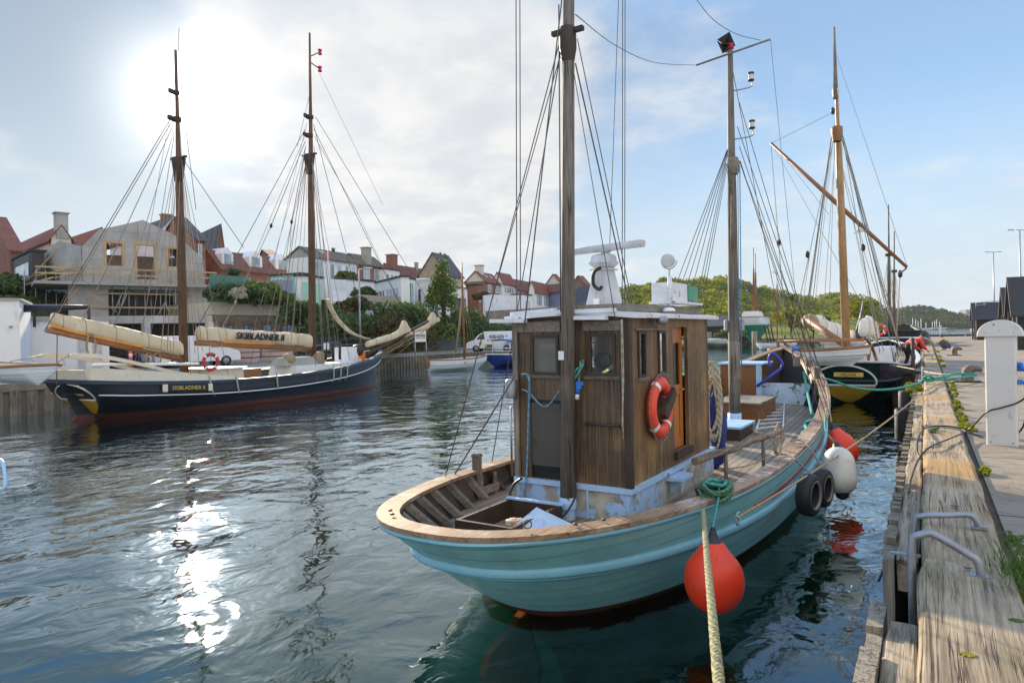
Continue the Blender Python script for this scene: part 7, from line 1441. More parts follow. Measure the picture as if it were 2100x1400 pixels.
# black hulled ship beyond
def farship(label, sp, bp, L0, hulls, cat='sailing ship', B=2.2, zs=2.0, zb=2.6, tr=.35):
    t, M_, ln = shiproot('sailing_ship', label, cat, sp, bp); F_ = Fr(t, M_); ln = L0; zf = lambda q: cat1([(0, zs), (.5, zs*.78), (1, zb)], q)
    H = Hull(M_, [dict(z=zf, f0=-1.0, f1=ln+1, B=B, es=2.4, eb=2.4, tm=.45, tr=tr), dict(z=lambda q: zf(q)*.5, f0=-.6, f1=ln+.5, B=B, es=2.3, eb=2.3, tm=.45, tr=tr*.9), dict(z=.15, f0=0, f1=ln, B=B*.9, es=2.1, eb=2.1, tm=.45, tr=tr*.3), dict(z=-1, f0=.5, f1=ln-1, B=.2, es=1.5, eb=1.5, tm=.45)], 30)
    mb = MB(); mb.use(hulls[0]); H.skin(mb, 0, 1.0, 4); mb.use(hulls[1]); H.skin(mb, 1.0, 3, 3); mb.build('hull', None, t); mb = MB(); H.band(mb, .4, .05, .10); mb.build('white_strake', hulls[2], t); mb = MB(); H.cap(mb, 0, .2, .05, .08); mb.build('rail_cap', hulls[3], t); mb = MB(); H.deck(mb, 0, lambda f: zs*.7, .01, .98, .1); mb.build('deck', 'deck_wood', t); return t, F_, H
BH, BF, BHull = farship('black hulled ship with two dark masts lying beyond the ochre sterned ship', (1842, 742), (1866, 714), 16, ('black_hull', 'black_hull', 'white_line', 'green_hull'), zs=2.5, zb=3.1, tr=.6)
for k, (x0, y0, x1, y1, f, r) in enumerate(((1824, 690, 1822, 420, 6, .16), (1833, 690, 1834, 474, 13, .15))):
    a, b = BF.onf(x0, y0, f), BF.onf(x1, y1, f); ms = mastpart('mast', a, b, r, .05, 'dark_mast', BH, mids=((.6, r*.8), (.62, r*.55))); 
    for (dx, yy) in ((-28, 690), (-20, 692), (-12, 694), (14, 694), (22, 694), (32, 696)): line(ms, BF.onf(x1, y0-(y0-y1)*.62, f), BF.onf(x0+dx, yy, f), .016, 'wire_light')
    MB().box(BF.onf(x1, y0-(y0-y1)*.62, f), (.5, .3, .25), BF.R).build('crosstrees', 'dark_brown', ms)
lifering('small orange red life ring on the black hulled ship', D(1806, 676, 44), RT, -FW, .30, .09)
BF.box('deckhouse', -.8, .8, 4.5, 7.0, 1.9, 3.0, 'dark_brown'); cover('net_heap', [(BF.onf(x, y0, 1.5), BF.onf(x, y1, 1.5)) for x, y0, y1 in ((1778, 690, 715), (1790, 676, 715), (1806, 680, 715), (1818, 690, 715))], 'grey_canvas', BH, .8, .3, 3)
# small white wheelhouse boat at right behind
HB = thing('motor_boat', 'small motor boat with white box cabin and windows beyond the black ship', 'motor boat', Z(1845, 698, 0), YAW-.7); hM = ROOTM[HB.name].inverted(); hf = Fr(HB, hM)
hb_ = Hull(hM, [dict(z=1.2, f0=-4, f1=4.5, B=1.5, es=2.4, eb=2.2, tr=.7), dict(z=.4, f0=-3.9, f1=4, B=1.4, es=2.4, eb=2, tr=.7), dict(z=-.4, f0=-3.5, f1=3.5, B=.5, tr=.4)], 20); mb = MB(); hb_.skin(mb, 0, 2, 3); mb.build('hull', 'white_hull', HB); hf.box('cabin', -1.2, 1.2, -2, 2, 1.0, 2.9, 'white_paint'); hf.box('cabin_roof', -1.4, 1.4, -2.3, 2.3, 2.9, 3.02, 'grey_white')
for k in range(2): hf.box('window_pane', -.9+1.0*k, -.1+1.0*k, -2.04, -2.01, 1.8, 2.6, 'glass_deep')
# boats between ship and quay
clinker('dinghy', 'small white fibreglass dinghy moored behind the person in the red vest', 'dinghy', Z(1862, 733, 0)+UP*.0, ML.rotation_euler.z+.1, 3.6, 1.5, .75, rim='white_paint', inner='grey_white', transom=.7)
yb, yM, yH = clinker('small_yacht', 'small white and yellow sailing dinghy between the ochre sterned ship and the quay', 'yacht', Z(1855, 775, 0), ML.rotation_euler.z, 4.6, 1.5, .85, mat='white_hull', rim='yellow_paint', inner='grey_white', bottom='yellow_paint', transom=.6)
MB().tube(smoothpts([yM @ Vector((-.3, -1.8, .8)), yM @ Vector((-.3, -1.9, 1.25)), yM @ Vector((.3, -1.9, 1.25)), yM @ Vector((.3, -1.8, .8))], 4), .02, 6).build('pushpit_rail', 'steel', yb)
# ---------------------------------------------------------------- far shore yard
# green and white ship on a cradle, stern to us
def pt(px, py, d): return D(px, py, d)
c = D(1548, 690, 116); GS = thing('beached_ship', 'white and sea green ship with two brown masts propped up on the far shore', 'ship', (c.x, c.y, .7), YAW-math.radians(30)); gM = ROOTM[GS.name].inverted(); gf = Fr(GS, gM)
gh = Hull(gM, [dict(z=4.2, f0=-5.5, f1=6, B=2.4, es=2.4, eb=2.4, tr=.7), dict(z=3.0, f0=-5.2, f1=5.6, B=2.4, es=2.3, eb=2.2, tr=.62), dict(z=2.9, f0=-5.15, f1=5.5, B=2.3, es=2.3, eb=2.2, tr=.6), dict(z=1.4, f0=-4.2, f1=5, B=1.4, es=2, eb=1.8, tr=.25), dict(z=.2, f0=-3.6, f1=4, B=.25, es=1.5, eb=1.5, tr=.1)], 28)
mb = MB(); mb.use('white_hull'); gh.skin(mb, 0, 2, 3); mb.use('sea_green'); gh.skin(mb, 2, 4, 3); mb.build('hull', None, GS); mb = MB(); gh.cap(mb, 0, .2, .06, .1); mb.build('rail_cap', 'varnish', GS); mb = MB(); gh.deck(mb, 0, lambda f: 4.0, .01, .98); mb.build('deck', 'deck_wood', GS)
gf.box('deckhouse', -1.6, 1.6, -4, 1, 4.0, 5.2, 'white_canvas', taper=.5)
for k in range(5): gf.box('window_pane', -1.3+.55*k, -.9+.55*k, -5.3-.03, -5.25, 3.5, 3.8, 'glass_deep')
for sd in (-1, 1):
    for f in (-3, 0, 3): MB().tube([gf(sd*2.6, f, 0), gf(sd*2.1, f, 2.7)], .12, 6).build('cradle_prop', 'dark_brown', GS)
for (x0, x1, yt, f) in ((1546, 1545, 508, -1), (1550, 1549, 519, 3)): a, b = gf.onf(x0, 638, f), gf.onf(x1, yt, f); ms = mastpart('mast', a, b, .22, .07, 'varnish', GS, mids=((.65, .15), (.68, .08)));
for dx in (-30, -22, -14, 14, 22, 30): line(GS, gf.onf(1546, 575, -1), gf.onf(1547+dx, 655, -1), .03, 'wire')
# ketch mast with pennant right of it
kt, kM, kH = clinker('sailing_boat', 'white sailing boat with bare mast and pennant at the wooden pier', 'sailing boat', Z(1598, 716, 0), YAW-1.2, 7, 2.4, 1.1, rim='varnish', inner='grey_white', transom=.5); kf = Fr(kt, kM)
ms = mastpart('mast', kf.onf(1594, 700, 0), kf.onf(1593, 556, 0), .10, .05, 'varnish', kt, mids=((.8, .08), (.82, .03)))
for dx in (-26, -18, 14, 22, 30): line(ms, kf.onf(1594, 580, 0), kf.onf(1594+dx, 706, 0), .02, 'wire_light')
a, b, cpt = kf.onf(1594, 554, 0), kf.onf(1594, 562, 0), kf.onf(1580, 558, 0); MB().add([a, b, cpt, a+FW*.03, b+FW*.03, cpt+FW*.03], [(0, 1, 2), (5, 4, 3), (0, 3, 4, 1), (1, 4, 5, 2), (2, 5, 3, 0)]).build('pennant', 'white_paint', kt)
c = Z(1564, 713, 0); MB().lathe([(0, -.3), (.3, -.2), (.42, .1), (.3, .45), (.1, .6), (0, .62)], c, n=16).build('mooring_buoy', 'ring_red', None, label='orange mooring buoy floating by the wooden pier', cat='buoy')
# wooden pier with piles
pa, pb = Z(1462, 706, 0), Z(1690, 706, 0); PR = thing('wooden_pier', 'dark wooden pier with upright piles below the far shore', 'pier', pa); d_ = (pb-pa); mb = MB(); n_ = d_.cross(UP).normalized()*1.2; mb.hexa([pa+UP*.8, pb+UP*.8, pb+UP*.8-n_, pa+UP*.8-n_], [pa+UP*1.05, pb+UP*1.05, pb+UP*1.05-n_, pa+UP*1.05-n_]); mb.build('walkway', 'dark_inner', PR)
for k in range(14): p = pa.lerp(pb, (k+.5)/14); MB().tube([p-UP*1, p+UP*(1.6 if k % 3 == 0 else .8)], .2, 8).build('pile', 'dark_brown', PR)
for k, (px, d_) in enumerate(((1548, 88), (1455, 96))): p = Z(px, 716 if k == 0 else 712, 0); MB().tube([p-UP*1, p+UP*2.6], .38, 10).build('dolphin_pile', 'grey_timber', None, label=('stout grey mooring pile with white top below the green ship', 'stout grey mooring pile near the red shed')[k], cat='pile')
# red shed
c = D(1480, 690, 125); RS = thing('red_shed', 'red wooden boat shed with pale roof behind the foremast of the teal boat', 'shed', (c.x, c.y, .7), YAW-.25); rM = ROOTM[RS.name].inverted(); rf_ = Fr(RS, rM)
rf_.box('wall', -6, 5, 0, 8, 0, 3.0, 'red_wood'); mb = MB(); mb.prism([rf_(-6.4, -.5, 2.8), rf_(-6.4, 4, 4.6), rf_(-6.4, 8.5, 2.8), rf_(-6.4, 8.5, 3.0), rf_(-6.4, 4, 4.85), rf_(-6.4, -.5, 3.0)], rf_.x*11.8); mb.build('roof', 'tile_grey', RS)
rf_.box('door', -1, 1.4, -.08, 0, 0, 2.3, 'dark_brown'); rf_.box('window_frame', 2.2, 3.6, -.08, 0, 1.1, 2.1, 'white_paint'); rf_.box('window_pane', 2.35, 3.45, -.11, -.085, 1.2, 2.0, 'glass_deep')
c = D(1468, 688, 108); cover2 = lump('boat_tarpaulin', 'grey tarpaulin over a laid up boat beside the red shed', Vector((c.x, c.y, 1.0)), (2.2, 1.0, .55), 'grey_canvas', 2.2, 'tarpaulin', amp=.25)
tree('broadleaf_tree', 'bright yellow green tree standing alone on the far shore behind the rigging', Vector((*D(1625, 690, 118).xy, .6)), 5.6, 7.5, 'leaf_yellow', n=2600, leaf=.24)
tree('broadleaf_tree', 'mid green tree right of the bright yellow green one on the far shore', Vector((*D(1667, 690, 130).xy, .6)), 5.0, 7, 'leaf_mid', n=1500, leaf=.28)
tree('broadleaf_tree', 'yellowish tree among the far rigging near the foot of the wood', Vector((*D(1764, 690, 170).xy, .6)), 9.5, 8, 'leaf_yellow', n=1500, leaf=.34)
tree('shrub', 'dark shrub at the waterside beside the red shed', Vector((*D(1500, 695, 110).xy, .6)), 3, 5, 'leaf_dark', 'shrub', n=900, leaf=.2, shape='bush', trunk=False)
# marina masts under the headland: moored yachts
for k, (px, yt, d_) in enumerate(((1872, 652, 430), (1878, 655, 440), (1883, 658, 450), (1889, 653, 440), (1912, 660, 470), (1917, 658, 480), (1921, 655, 470), (1927, 660, 480), (1899, 662, 455))):
    p = D(px, 672, d_); p.z = 0; a = math.radians(20+37*k); y_, yM_, yH_ = clinker('yacht', 'tiny distant white yacht with bare mast moored below the headland', 'yacht', p, a, 9, 3, 1.5, thwart=0, inner='grey_white'); y_['group'] = 'distant yachts'; top = D(px, yt, d_).z; mastpart('mast', p+UP*1, Vector((p.x, p.y, max(top, 5))), .22, .16, 'white_paint', y_, 6)
# ================================================================== LEFT BANK
def zat(px, py, dep): a, b = ab(px, py); return EYE-b/FPX*dep
def window(par, o, u, n_, u0, u1, z0, z1, fm='white_paint', gm='glass_sky', div=1, name='window', t=.05):
    """frame with recessed pane on wall: o wall origin, u along, n_ outward"""
    mb = MB(); w = max(.05, (u1-u0)*.07); q = lambda a, z, e: Vector(o)+u*a+n_*e+UP*(z-o.z)
    def bar(a0, z0_, a1, z1_): mb.hexa([q(a0, z0_, -.02), q(a1, z0_, -.02), q(a1, z0_, t), q(a0, z0_, t)], [q(a0, z1_, -.02), q(a1, z1_, -.02), q(a1, z1_, t), q(a0, z1_, t)])
    bar(u0, z0, u0+w, z1); bar(u1-w, z0, u1, z1); bar(u0+w, z0, u1-w, z0+w); bar(u0+w, z1-w, u1-w, z1)
    for k in range(1, div): c = u0+(u1-u0)*k/div; bar(c-w*.4, z0+w, c+w*.4, z1-w)
    f = mb.build(name, fm, par); mb = MB(); mb.hexa([q(u0+w*.5, z0+w*.5, .003), q(u1-w*.5, z0+w*.5, .003), q(u1-w*.5, z0+w*.5, t*.35), q(u0+w*.5, z0+w*.5, t*.35)], [q(u0+w*.5, z1-w*.5, .003), q(u1-w*.5, z1-w*.5, .003), q(u1-w*.5, z1-w*.5, t*.35), q(u0+w*.5, z1-w*.5, t*.35)]); mb.build('pane', gm, f); return f
def house(label, px0, ye, d, pxr, pxl, yr, zb, wm, rm, a=-7, ridge='y', gmat=None, E=(), G=(), chim=(), oh=.35, flat=False, fm='white_paint', cat='house', maxW=None, maxL=None, th=.16, skyl=()):
    """px0,ye: near corner at eave; pxr: column where the long (harbour) side ends; pxl: column where the side facing us ends; yr: ridge row; zb base height"""
    c = D(px0, ye, d); ar = math.radians(a); dy = Vector((math.sin(ar), math.cos(ar), 0)); dx = Vector((-math.cos(ar), math.sin(ar), 0)); ze = c.z
    L_ = along(c, dy, pxr); W_ = along(c, dx, pxl)
    if maxW: W_ = min(W_, maxW)
    if maxL: L_ = min(L_, maxL)
    L_ = max(L_, 1.0); W_ = max(W_, 1.0)
    base = Vector((c.x, c.y, zb)); t = thing('house', label, cat, base); P = lambda u, v, z: Vector((c.x, c.y, 0))+dx*u+dy*v+UP*z
    if flat: zr = ze
    else:
        m_ = (c+dx*W_/2) if ridge == 'y' else (c+dy*L_/2); dep = m_.dot(FW); pm = 1050+FPX*m_.dot(RT)/dep; zr = zat(pm, yr, dep); zr = max(zr, ze+.5)
    mb = MB(); mb.hexa([P(0, 0, zb), P(0, L_, zb), P(W_, L_, zb), P(W_, 0, zb)], [P(0, 0, ze), P(0, L_, ze), P(W_, L_, ze), P(W_, 0, ze)])
    mb.build('wall', wm, t)
    if flat: mb = MB(); mb.hexa([P(-.15, -.15, ze), P(-.15, L_+.15, ze), P(W_+.15, L_+.15, ze), P(W_+.15, -.15, ze)], [P(-.15, -.15, ze+.18), P(-.15, L_+.15, ze+.18), P(W_+.15, L_+.15, ze+.18), P(W_+.15, -.15, ze+.18)]); rf = mb.build('roof', rm, t)
    else:
        if ridge == 'y': A_, B_, pt_, ext = 0, W_, (lambda s_, z, o: P(s_, o, z)), dy; ln = L_
        else: A_, B_, pt_, ext = 0, L_, (lambda s_, z, o: P(o, s_, z)), dx; ln = W_
        mid = (A_+B_)/2; sl = (zr-ze)/(mid-A_)
        mb = MB(); mb.prism([pt_(A_, ze+.002, 0), pt_(B_, ze+.002, 0), pt_(mid, zr-.05, 0)], ext*ln); mb.build('gable', gmat or wm, t)
        zo = ze-sl*oh; mb = MB(); mb.prism([pt_(A_-oh, zo, -.2), pt_(mid, zr, -.2), pt_(B_+oh, zo, -.2), pt_(B_+oh, zo+th, -.2), pt_(mid, zr+th, -.2), pt_(A_-oh, zo+th, -.2)], ext*(ln+.4)); rf = mb.build('roof', rm, t)
        for k, (fr, sd) in enumerate(skyl):
            q0 = pt_(A_+(mid-A_)*(sd-.12), ze+(zr-ze)*(sd-.12)+th+.03, ln*fr); q1 = pt_(A_+(mid-A_)*(sd+.12), ze+(zr-ze)*(sd+.12)+th+.03, ln*fr); mb = MB(); mb.prism([q0, q1, q1+ext*.9, q0+ext*.9], UP*.05); mb.build('skylight', 'glass_sky', rf)
    for (u0, u1, z0, z1, *r_) in E: window(t, P(0, 0, zb), dy, -dx, u0*L_, u1*L_, zb+(ze-zb)*z0, zb+(ze-zb)*z1, r_[0] if r_ else fm, r_[1] if len(r_) > 1 else 'glass_sky', r_[2] if len(r_) > 2 else 1)
    for (u0, u1, z0, z1, *r_) in G: window(t, P(0, 0, zb), dx, -dy, u0*W_, u1*W_, zb+(ze-zb)*z0, zb+(ze-zb)*z1, r_[0] if r_ else fm, r_[1] if len(r_) > 1 else 'glass_sky', r_[2] if len(r_) > 2 else 1)
    for (u, v, w, h, m_) in chim:
        zc = zr if ridge == 'y' and abs(u-.5) < .2 or flat else ze+(zr-ze)*.6; mb = MB(); b = P(u*W_, v*L_, zc+h/2-.4); Mx = Matrix((-dx, dy, UP)).transposed(); mb.box(b, (w, w, h+.8), Mx); ch = mb.build('chimney', m_, rf); mb = MB(); mb.box(b+UP*(h/2+.42), (w*1.25, w*1.25, .12), Mx); mb.build('chimney_cap', 'concrete', ch)
    return t, P, L_, W_, ze, zr
def facade(px0, d, ang, off=0):
    """vertical plane through pixel column px0 at depth d running at ang degrees right of the view axis"""
    p = D(px0, 690, d); r = math.radians(ang); u = FW*math.cos(r)+RT*math.sin(r); n_ = UP.cross(u); n_ = n_ if n_.dot(p) < 0 else -n_; return p, u.normalized(), n_.normalized()
def on(F_, x, y, e=0.0): p, u, n_ = F_; return plane(x, y, p+n_*e, n_)
def wallpart(name, F_, pts, depth, mat, par, e=0.0): mb = MB(); mb.prism([on(F_, x, y)+F_[2]*e for x, y in pts], -F_[2]*depth); return mb.build(name, mat, par)
# --- concrete house under construction
GF = facade(168, 58, 53); gp_ = on(GF, 168, 655); GH = thing('house_under_construction', 'grey rendered house under construction with round topped gable and bare window openings', 'house', (gp_.x, gp_.y, 1.25))
fp, fu, fn_ = GF; o_ = on(GF, 168, 578); o_.z = on(GF, 168, 579).z
up_pts = [(168, 576), (168, 505), (204, 470), (237, 464), (293, 451), (367, 486), (414, 528), (419, 556), (420, 586)]
# upper wall as strips with real openings
def uvw(x, y): q = on(GF, x, y)-o_; return q.dot(fu), q.z
W3 = [uvw(219, 544)+uvw(250, 500), uvw(282, 572)+uvw(316, 504), uvw(345, 546)+uvw(368, 511)]
zs_top = [uvw(x, y) for x, y in up_pts[1:-1]]
mb = MB(); us = sorted({z_[0] for z_ in zs_top}|{w_[0] for w_ in W3}|{w_[2] for w_ in W3})
def topat(u): return float(np.interp(u, [z_[0] for z_ in zs_top], [z_[1] for z_ in zs_top]))
for i in range(len(us)-1):
    u0, u1 = us[i], us[i+1]
    if u1-u0 < .01: continue
    segs = [(0.0, None)]
    for w_ in W3:
        if w_[0]-.01 <= u0 and u1 <= w_[2]+.01: segs = [(0.0, min(w_[1], w_[3])), (max(w_[1], w_[3]), None)]
    for (a_, b_) in segs:
        t0, t1 = (topat(u0), topat(u1)) if b_ is None else (b_, b_); q = [o_+fu*u0+UP*a_, o_+fu*u1+UP*a_, o_+fu*u1+UP*t1, o_+fu*u0+UP*t0]; mb.prism(q, -fn_*.35)
mb.build('upper_wall', 'render_grey', GH)
Wd = uvw(420, 586)[0]
mb = MB(); q = [o_+fu*.0-fn_*5, o_+fu*Wd-fn_*5]; mb.prism([q[0], q[1], q[1]+UP*3, q[0]+UP*3], -fn_*.3); mb.build('rear_wall', 'render_pink', GH)
mb = MB(); rows = []
for u, z_ in zs_top: rows.append([o_+fu*u+UP*(z_+.0)-fn_*.36, o_+fu*u+UP*(z_-.2)-fn_*7])
mb.grid(rows, False); mb.build('roof', 'tile_grey', GH)
for w_ in W3:
    u0, z0, u1, z1 = w_[0], min(w_[1], w_[3]), w_[2], max(w_[1], w_[3]); mb = MB()
    for (a_, b_, c_, d_) in ((u0-.22, z0, u0, z1+.25), (u1, z0, u1+.22, z1+.25), (u0, z1, u1, z1+.25)): mb.prism([o_+fu*a_+UP*b_+fn_*.04, o_+fu*c_+UP*b_+fn_*.04, o_+fu*c_+UP*d_+fn_*.04, o_+fu*a_+UP*d_+fn_*.04], -fn_*.1)
    mb.build('opening_surround', 'scaffold_board', GH)
# lower storey
LO = uvw(223, 650)+uvw(368, 596); zlo = uvw(223, 652)[1]
mb = MB(); panel_wall(mb, o_+UP*zlo-fu*1.0, fu, UP, Wd+1.2, -zlo-.25, -fn_*.3, [(LO[0]+1.0, .05, LO[2]+1.0, LO[3]-zlo)]); mb.build('lower_wall', 'render_grey', GH)
mb = MB(); mb.prism([o_+fu*(-3.4)+UP*-.25+fn_*1.1, o_+fu*(Wd+1)+UP*-.25+fn_*1.1, o_+fu*(Wd+1)+UP*0+fn_*1.1, o_+fu*(-3.4)+UP*0+fn_*1.1], -fn_*7); mb.build('terrace_slab', 'concrete', GH)
mb = MB(); mb.prism([o_+fu*(LO[0]-.2)+UP*(zlo-.25)+fn_*1.5, o_+fu*(Wd+2)+UP*(zlo-.25)+fn_*1.5, o_+fu*(Wd+2)+UP*zlo+fn_*1.5, o_+fu*(LO[0]-.2)+UP*zlo+fn_*1.5], -fn_*7); mb.build('lower_slab', 'concrete', GH)
mb = MB(); mb.prism([o_+fu*(-3)+UP*-6.5-fn_*.8, o_+fu*(Wd+2)+UP*-6.5-fn_*.8, o_+fu*(Wd+2)+UP*(zlo-.25)-fn_*.8, o_+fu*(-3)+UP*(zlo-.25)-fn_*.8], -fn_*5); mb.build('ground_storey', 'render_grey', GH)
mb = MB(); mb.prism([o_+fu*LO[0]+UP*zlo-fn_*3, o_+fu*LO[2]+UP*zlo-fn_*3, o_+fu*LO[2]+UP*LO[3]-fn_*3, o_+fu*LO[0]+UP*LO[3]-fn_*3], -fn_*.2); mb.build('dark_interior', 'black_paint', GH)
for k in range(9): u = LO[0]+(LO[2]-LO[0])*(k+.5)/9; MB().tube([o_+fu*u+UP*zlo-fn_*.9*(k % 2), o_+fu*u+UP*-.3-fn_*.9*(k % 2)], .05, 6).build('steel_prop', 'galvanised', GH)
for z_ in (.32, .72): mb = MB(); q = o_+UP*(zlo*z_)+fn_*.1; mb.prism([q+fu*(LO[0]-1.2), q+fu*(LO[2]+1.2), q+fu*(LO[2]+1.2)+UP*.14, q+fu*(LO[0]-1.2)+UP*.14], fn_*.05); mb.build('guard_board', 'scaffold_board', GH)
for z_ in (.55, 1.05): mb = MB(); q = o_+UP*z_+fn_*1.05; mb.prism([q+fu*(-3.3), q+fu*(Wd+.8), q+fu*(Wd+.8)+UP*.14, q+fu*(-3.3)+UP*.14], fn_*.05); mb.build('guard_board', 'scaffold_board', GH)
for k in range(8): u = -3.2+k*(Wd+4)/7; MB().tube([o_+fu*u+fn_*1.02, o_+fu*u+fn_*1.02+UP*1.2], .03, 5).build('guard_post', 'galvanised', GH)
# left wing
lw = [on(GF, 168, 505), on(GF, 168, 578)]; A_ = o_.copy(); dl = (D(97, 560, 62)-A_); dl.z = 0; mb = MB(); zt_ = on(GF, 168, 505).z
mb.prism([A_+UP*0, A_+dl+UP*0, A_+dl+UP*(zat(97, 508, 62)-A_.z), A_+dl*.6+UP*(zat(122, 492, 60)-A_.z), A_+UP*(zt_-A_.z)], -fn_*3); mb.build('side_wing', 'render_grey', GH)
mb = MB(); q0 = D(45, 588, 60); q1 = D(110, 570, 57); mb.prism([q0, q1, q1+UP*.16, q0+UP*.16], -fn_*3); mb.build('scaffold_deck', 'scaffold_board', GH)
for (a_, b_) in (((45, 572), (168, 545)), ((45, 585), (168, 558)), ((50, 583), (122, 506)), ((97, 560), (160, 552))): q0, q1 = D(a_[0], a_[1], 59), D(b_[0], b_[1], 56.6); MB().tube([q0, q1], .06, 5).build('timber_rail', 'scaffold_board', GH)
for px in (50, 73, 94, 115, 140): q = D(px, 580, 58.5); MB().tube([Vector((q.x, q.y, 1.2)), q+UP*1.1], .04, 5).build('scaffold_tube', 'galvanised', GH)
for (a_, b_) in (((175, 572), (122, 640)), ((175, 595), (240, 640)), ((262, 598), (240, 650)), ((252, 598), (230, 650)), ((338, 620), (322, 650)), ((338, 620), (352, 650))): q0, q1 = on(GF, *a_, .7), on(GF, *b_, .7); MB().tube([q0, q1], .05, 5).build('raking_prop', 'scaffold_board' if a_[0] == 175 else 'galvanised', GH)
# --- white buildings by the left quay
WBF = facade(0, 34, 60); wb_p = on(WBF, 0, 760); WB_ = thing('white_building', 'tall white rendered quay building at the left edge', 'building', (wb_p.x, wb_p.y, 1.25))
q0, q1 = on(WBF, -60, 614), on(WBF, 40, 618); q0.z = q1.z = (q0.z+q1.z)/2; mb = MB(); mb.prism([Vector((q0.x, q0.y, 1)), Vector((q1.x, q1.y, 1)), q1, q0], -WBF[2]*5); mb.build('wall', 'render_white', WB_); mb = MB(); mb.prism([q0+WBF[2]*.1, q1+WBF[2]*.1+WBF[1]*.1, q1+WBF[2]*.1+WBF[1]*.1+UP*.12, q0+WBF[2]*.1+UP*.12], -WBF[2]*5.2); mb.build('roof_edge', 'concrete', WB_)
mb = MB(); mb.box(on(WBF, 22, 670, .03), (.12, .12, .12)); mb.build('wall_vent', 'grey_canvas', WB_)
W2 = facade(40, 38.5, 58); p2 = on(W2, 40, 740); LB_ = thing('white_building', 'long low white quay building with doors left of the construction house', 'building', (p2.x, p2.y, 1.25)); q0, q1 = on(W2, 38, 658), on(W2, 223, 660); q1.z = q0.z; mb = MB(); mb.prism([Vector((q0.x, q0.y, 1)), Vector((q1.x, q1.y, 1)), q1, q0], -W2[2]*6); mb.build('wall', 'render_white', LB_)
mb = MB(); mb.prism([q0+W2[2]*.15, q1+W2[2]*.15, q1+W2[2]*.15+UP*.25, q0+W2[2]*.15+UP*.25], -W2[2]*6.3); mb.build('parapet', 'concrete', LB_)
for x0, x1 in ((160, 176), (190, 210)): window(LB_, Vector((*on(W2, x0, 735).xy, 1.3)), W2[1], W2[2], 0, (on(W2, x1, 735)-on(W2, x0, 735)).length, 1.3, 3.2, 'grey_white', 'grey_white', 1, 'door')
# dark recess building further along the quay (behind the ship)
W3_ = facade(222, 44, 60); p2 = on(W3_, 222, 740); DB_ = thing('open_store', 'dark open ground floor store below the construction house', 'building', (p2.x, p2.y, 1.25)); mb = MB(); q0, q1 = on(W3_, 224, 672), on(W3_, 436, 676); q1.z = q0.z = 4.6; mb.prism([Vector((q0.x, q0.y, 4.1)), Vector((q1.x, q1.y, 4.1)), q1, q0], -W3_[2]*4); mb.build('lintel', 'render_grey', DB_)
mb = MB(); mb.prism([Vector((q0.x, q0.y, 1.2)), Vector((q1.x, q1.y, 1.2)), q1-UP*.5, q0-UP*.5], -W3_[2]*.3); 
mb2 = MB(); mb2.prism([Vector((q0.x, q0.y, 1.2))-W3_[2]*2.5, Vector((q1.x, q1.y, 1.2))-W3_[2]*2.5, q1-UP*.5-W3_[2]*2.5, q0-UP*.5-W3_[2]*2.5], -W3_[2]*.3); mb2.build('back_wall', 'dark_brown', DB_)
for x in (225, 300, 430): q = on(W3_, x, 720); MB().box((q.x, q.y, 2.7), (.4, .4, 2.9)).build('pillar', 'render_pink' if x > 400 else 'render_grey', DB_)
# dark boom/spars stored on that roof
a_, b_ = D(42, 631, 36), D(182, 631, 36); SPR = thing('stored_spar', 'dark boom with black sail cover lying above the long low white building', 'spar', a_); a_.z = b_.z = (a_.z+b_.z)/2; MB().tube([a_, a_.lerp(b_, .6), b_], [.22, .17, .10], 8).build('wrapped_boom', 'fender_dark', SPR); MB().tube([b_, b_-UP*1.0], .08, 6).build('boom_crutch', 'dark_iron', SPR); MB().tube([a_.lerp(b_, .2), a_.lerp(b_, .2)-UP*1.0], .08, 6).build('boom_crutch', 'dark_iron', SPR)
# --- stone terrace building
T1 = facade(437, 60, 38); p2 = on(T1, 437, 700); TB_ = thing('stone_building', 'low stone quay building with cream parapet and small blue windows behind the beige sail cover', 'building', (p2.x, p2.y, 1.25)); q0, q1 = on(T1, 432, 643), on(T1, 609, 649); z_ = (q0.z+q1.z)/2; q0.z = q1.z = z_
mb = MB(); mb.prism([Vector((q0.x, q0.y, 1)), Vector((q1.x, q1.y, 1)), q1, q0], -T1[2]*9); mb.build('wall', 'stone_wall', TB_); zt_ = zat(437, 619, on(T1, 437, 619).dot(FW)); mb = MB(); mb.prism([q0+T1[2]*.12, q1+T1[2]*.12, Vector((q1.x, q1.y, zt_))+T1[2]*.12, Vector((q0.x, q0.y, zt_))+T1[2]*.12], -T1[2]*9.3); mb.build('parapet', 'cream', TB_)
for x0, x1 in ((451, 479), (500, 520), (538, 556), (576, 602)):
    a_, b_ = on(T1, x0, 680), on(T1, x1, 680); za, zb_ = zat(x0, 677, a_.dot(FW)), zat(x0, 665, a_.dot(FW)); window(TB_, Vector((a_.x, a_.y, za)), T1[1], T1[2], 0, (b_-a_).length, za-.6, zb_, 'dark_navy', 'glass_sky', 2); mb = MB(); q = Vector((a_.x, a_.y, zb_+.03))+T1[2]*.04; mb.prism([q-T1[1]*.25, q+T1[1]*((b_-a_).length+.25), q+T1[1]*((b_-a_).length+.1)+UP*.22, q+T1[1]*((b_-a_).length/2)+UP*.34, q-T1[1]*.1+UP*.22], -T1[2]*.05); mb.build('window_arch', 'brick_brown', TB_)
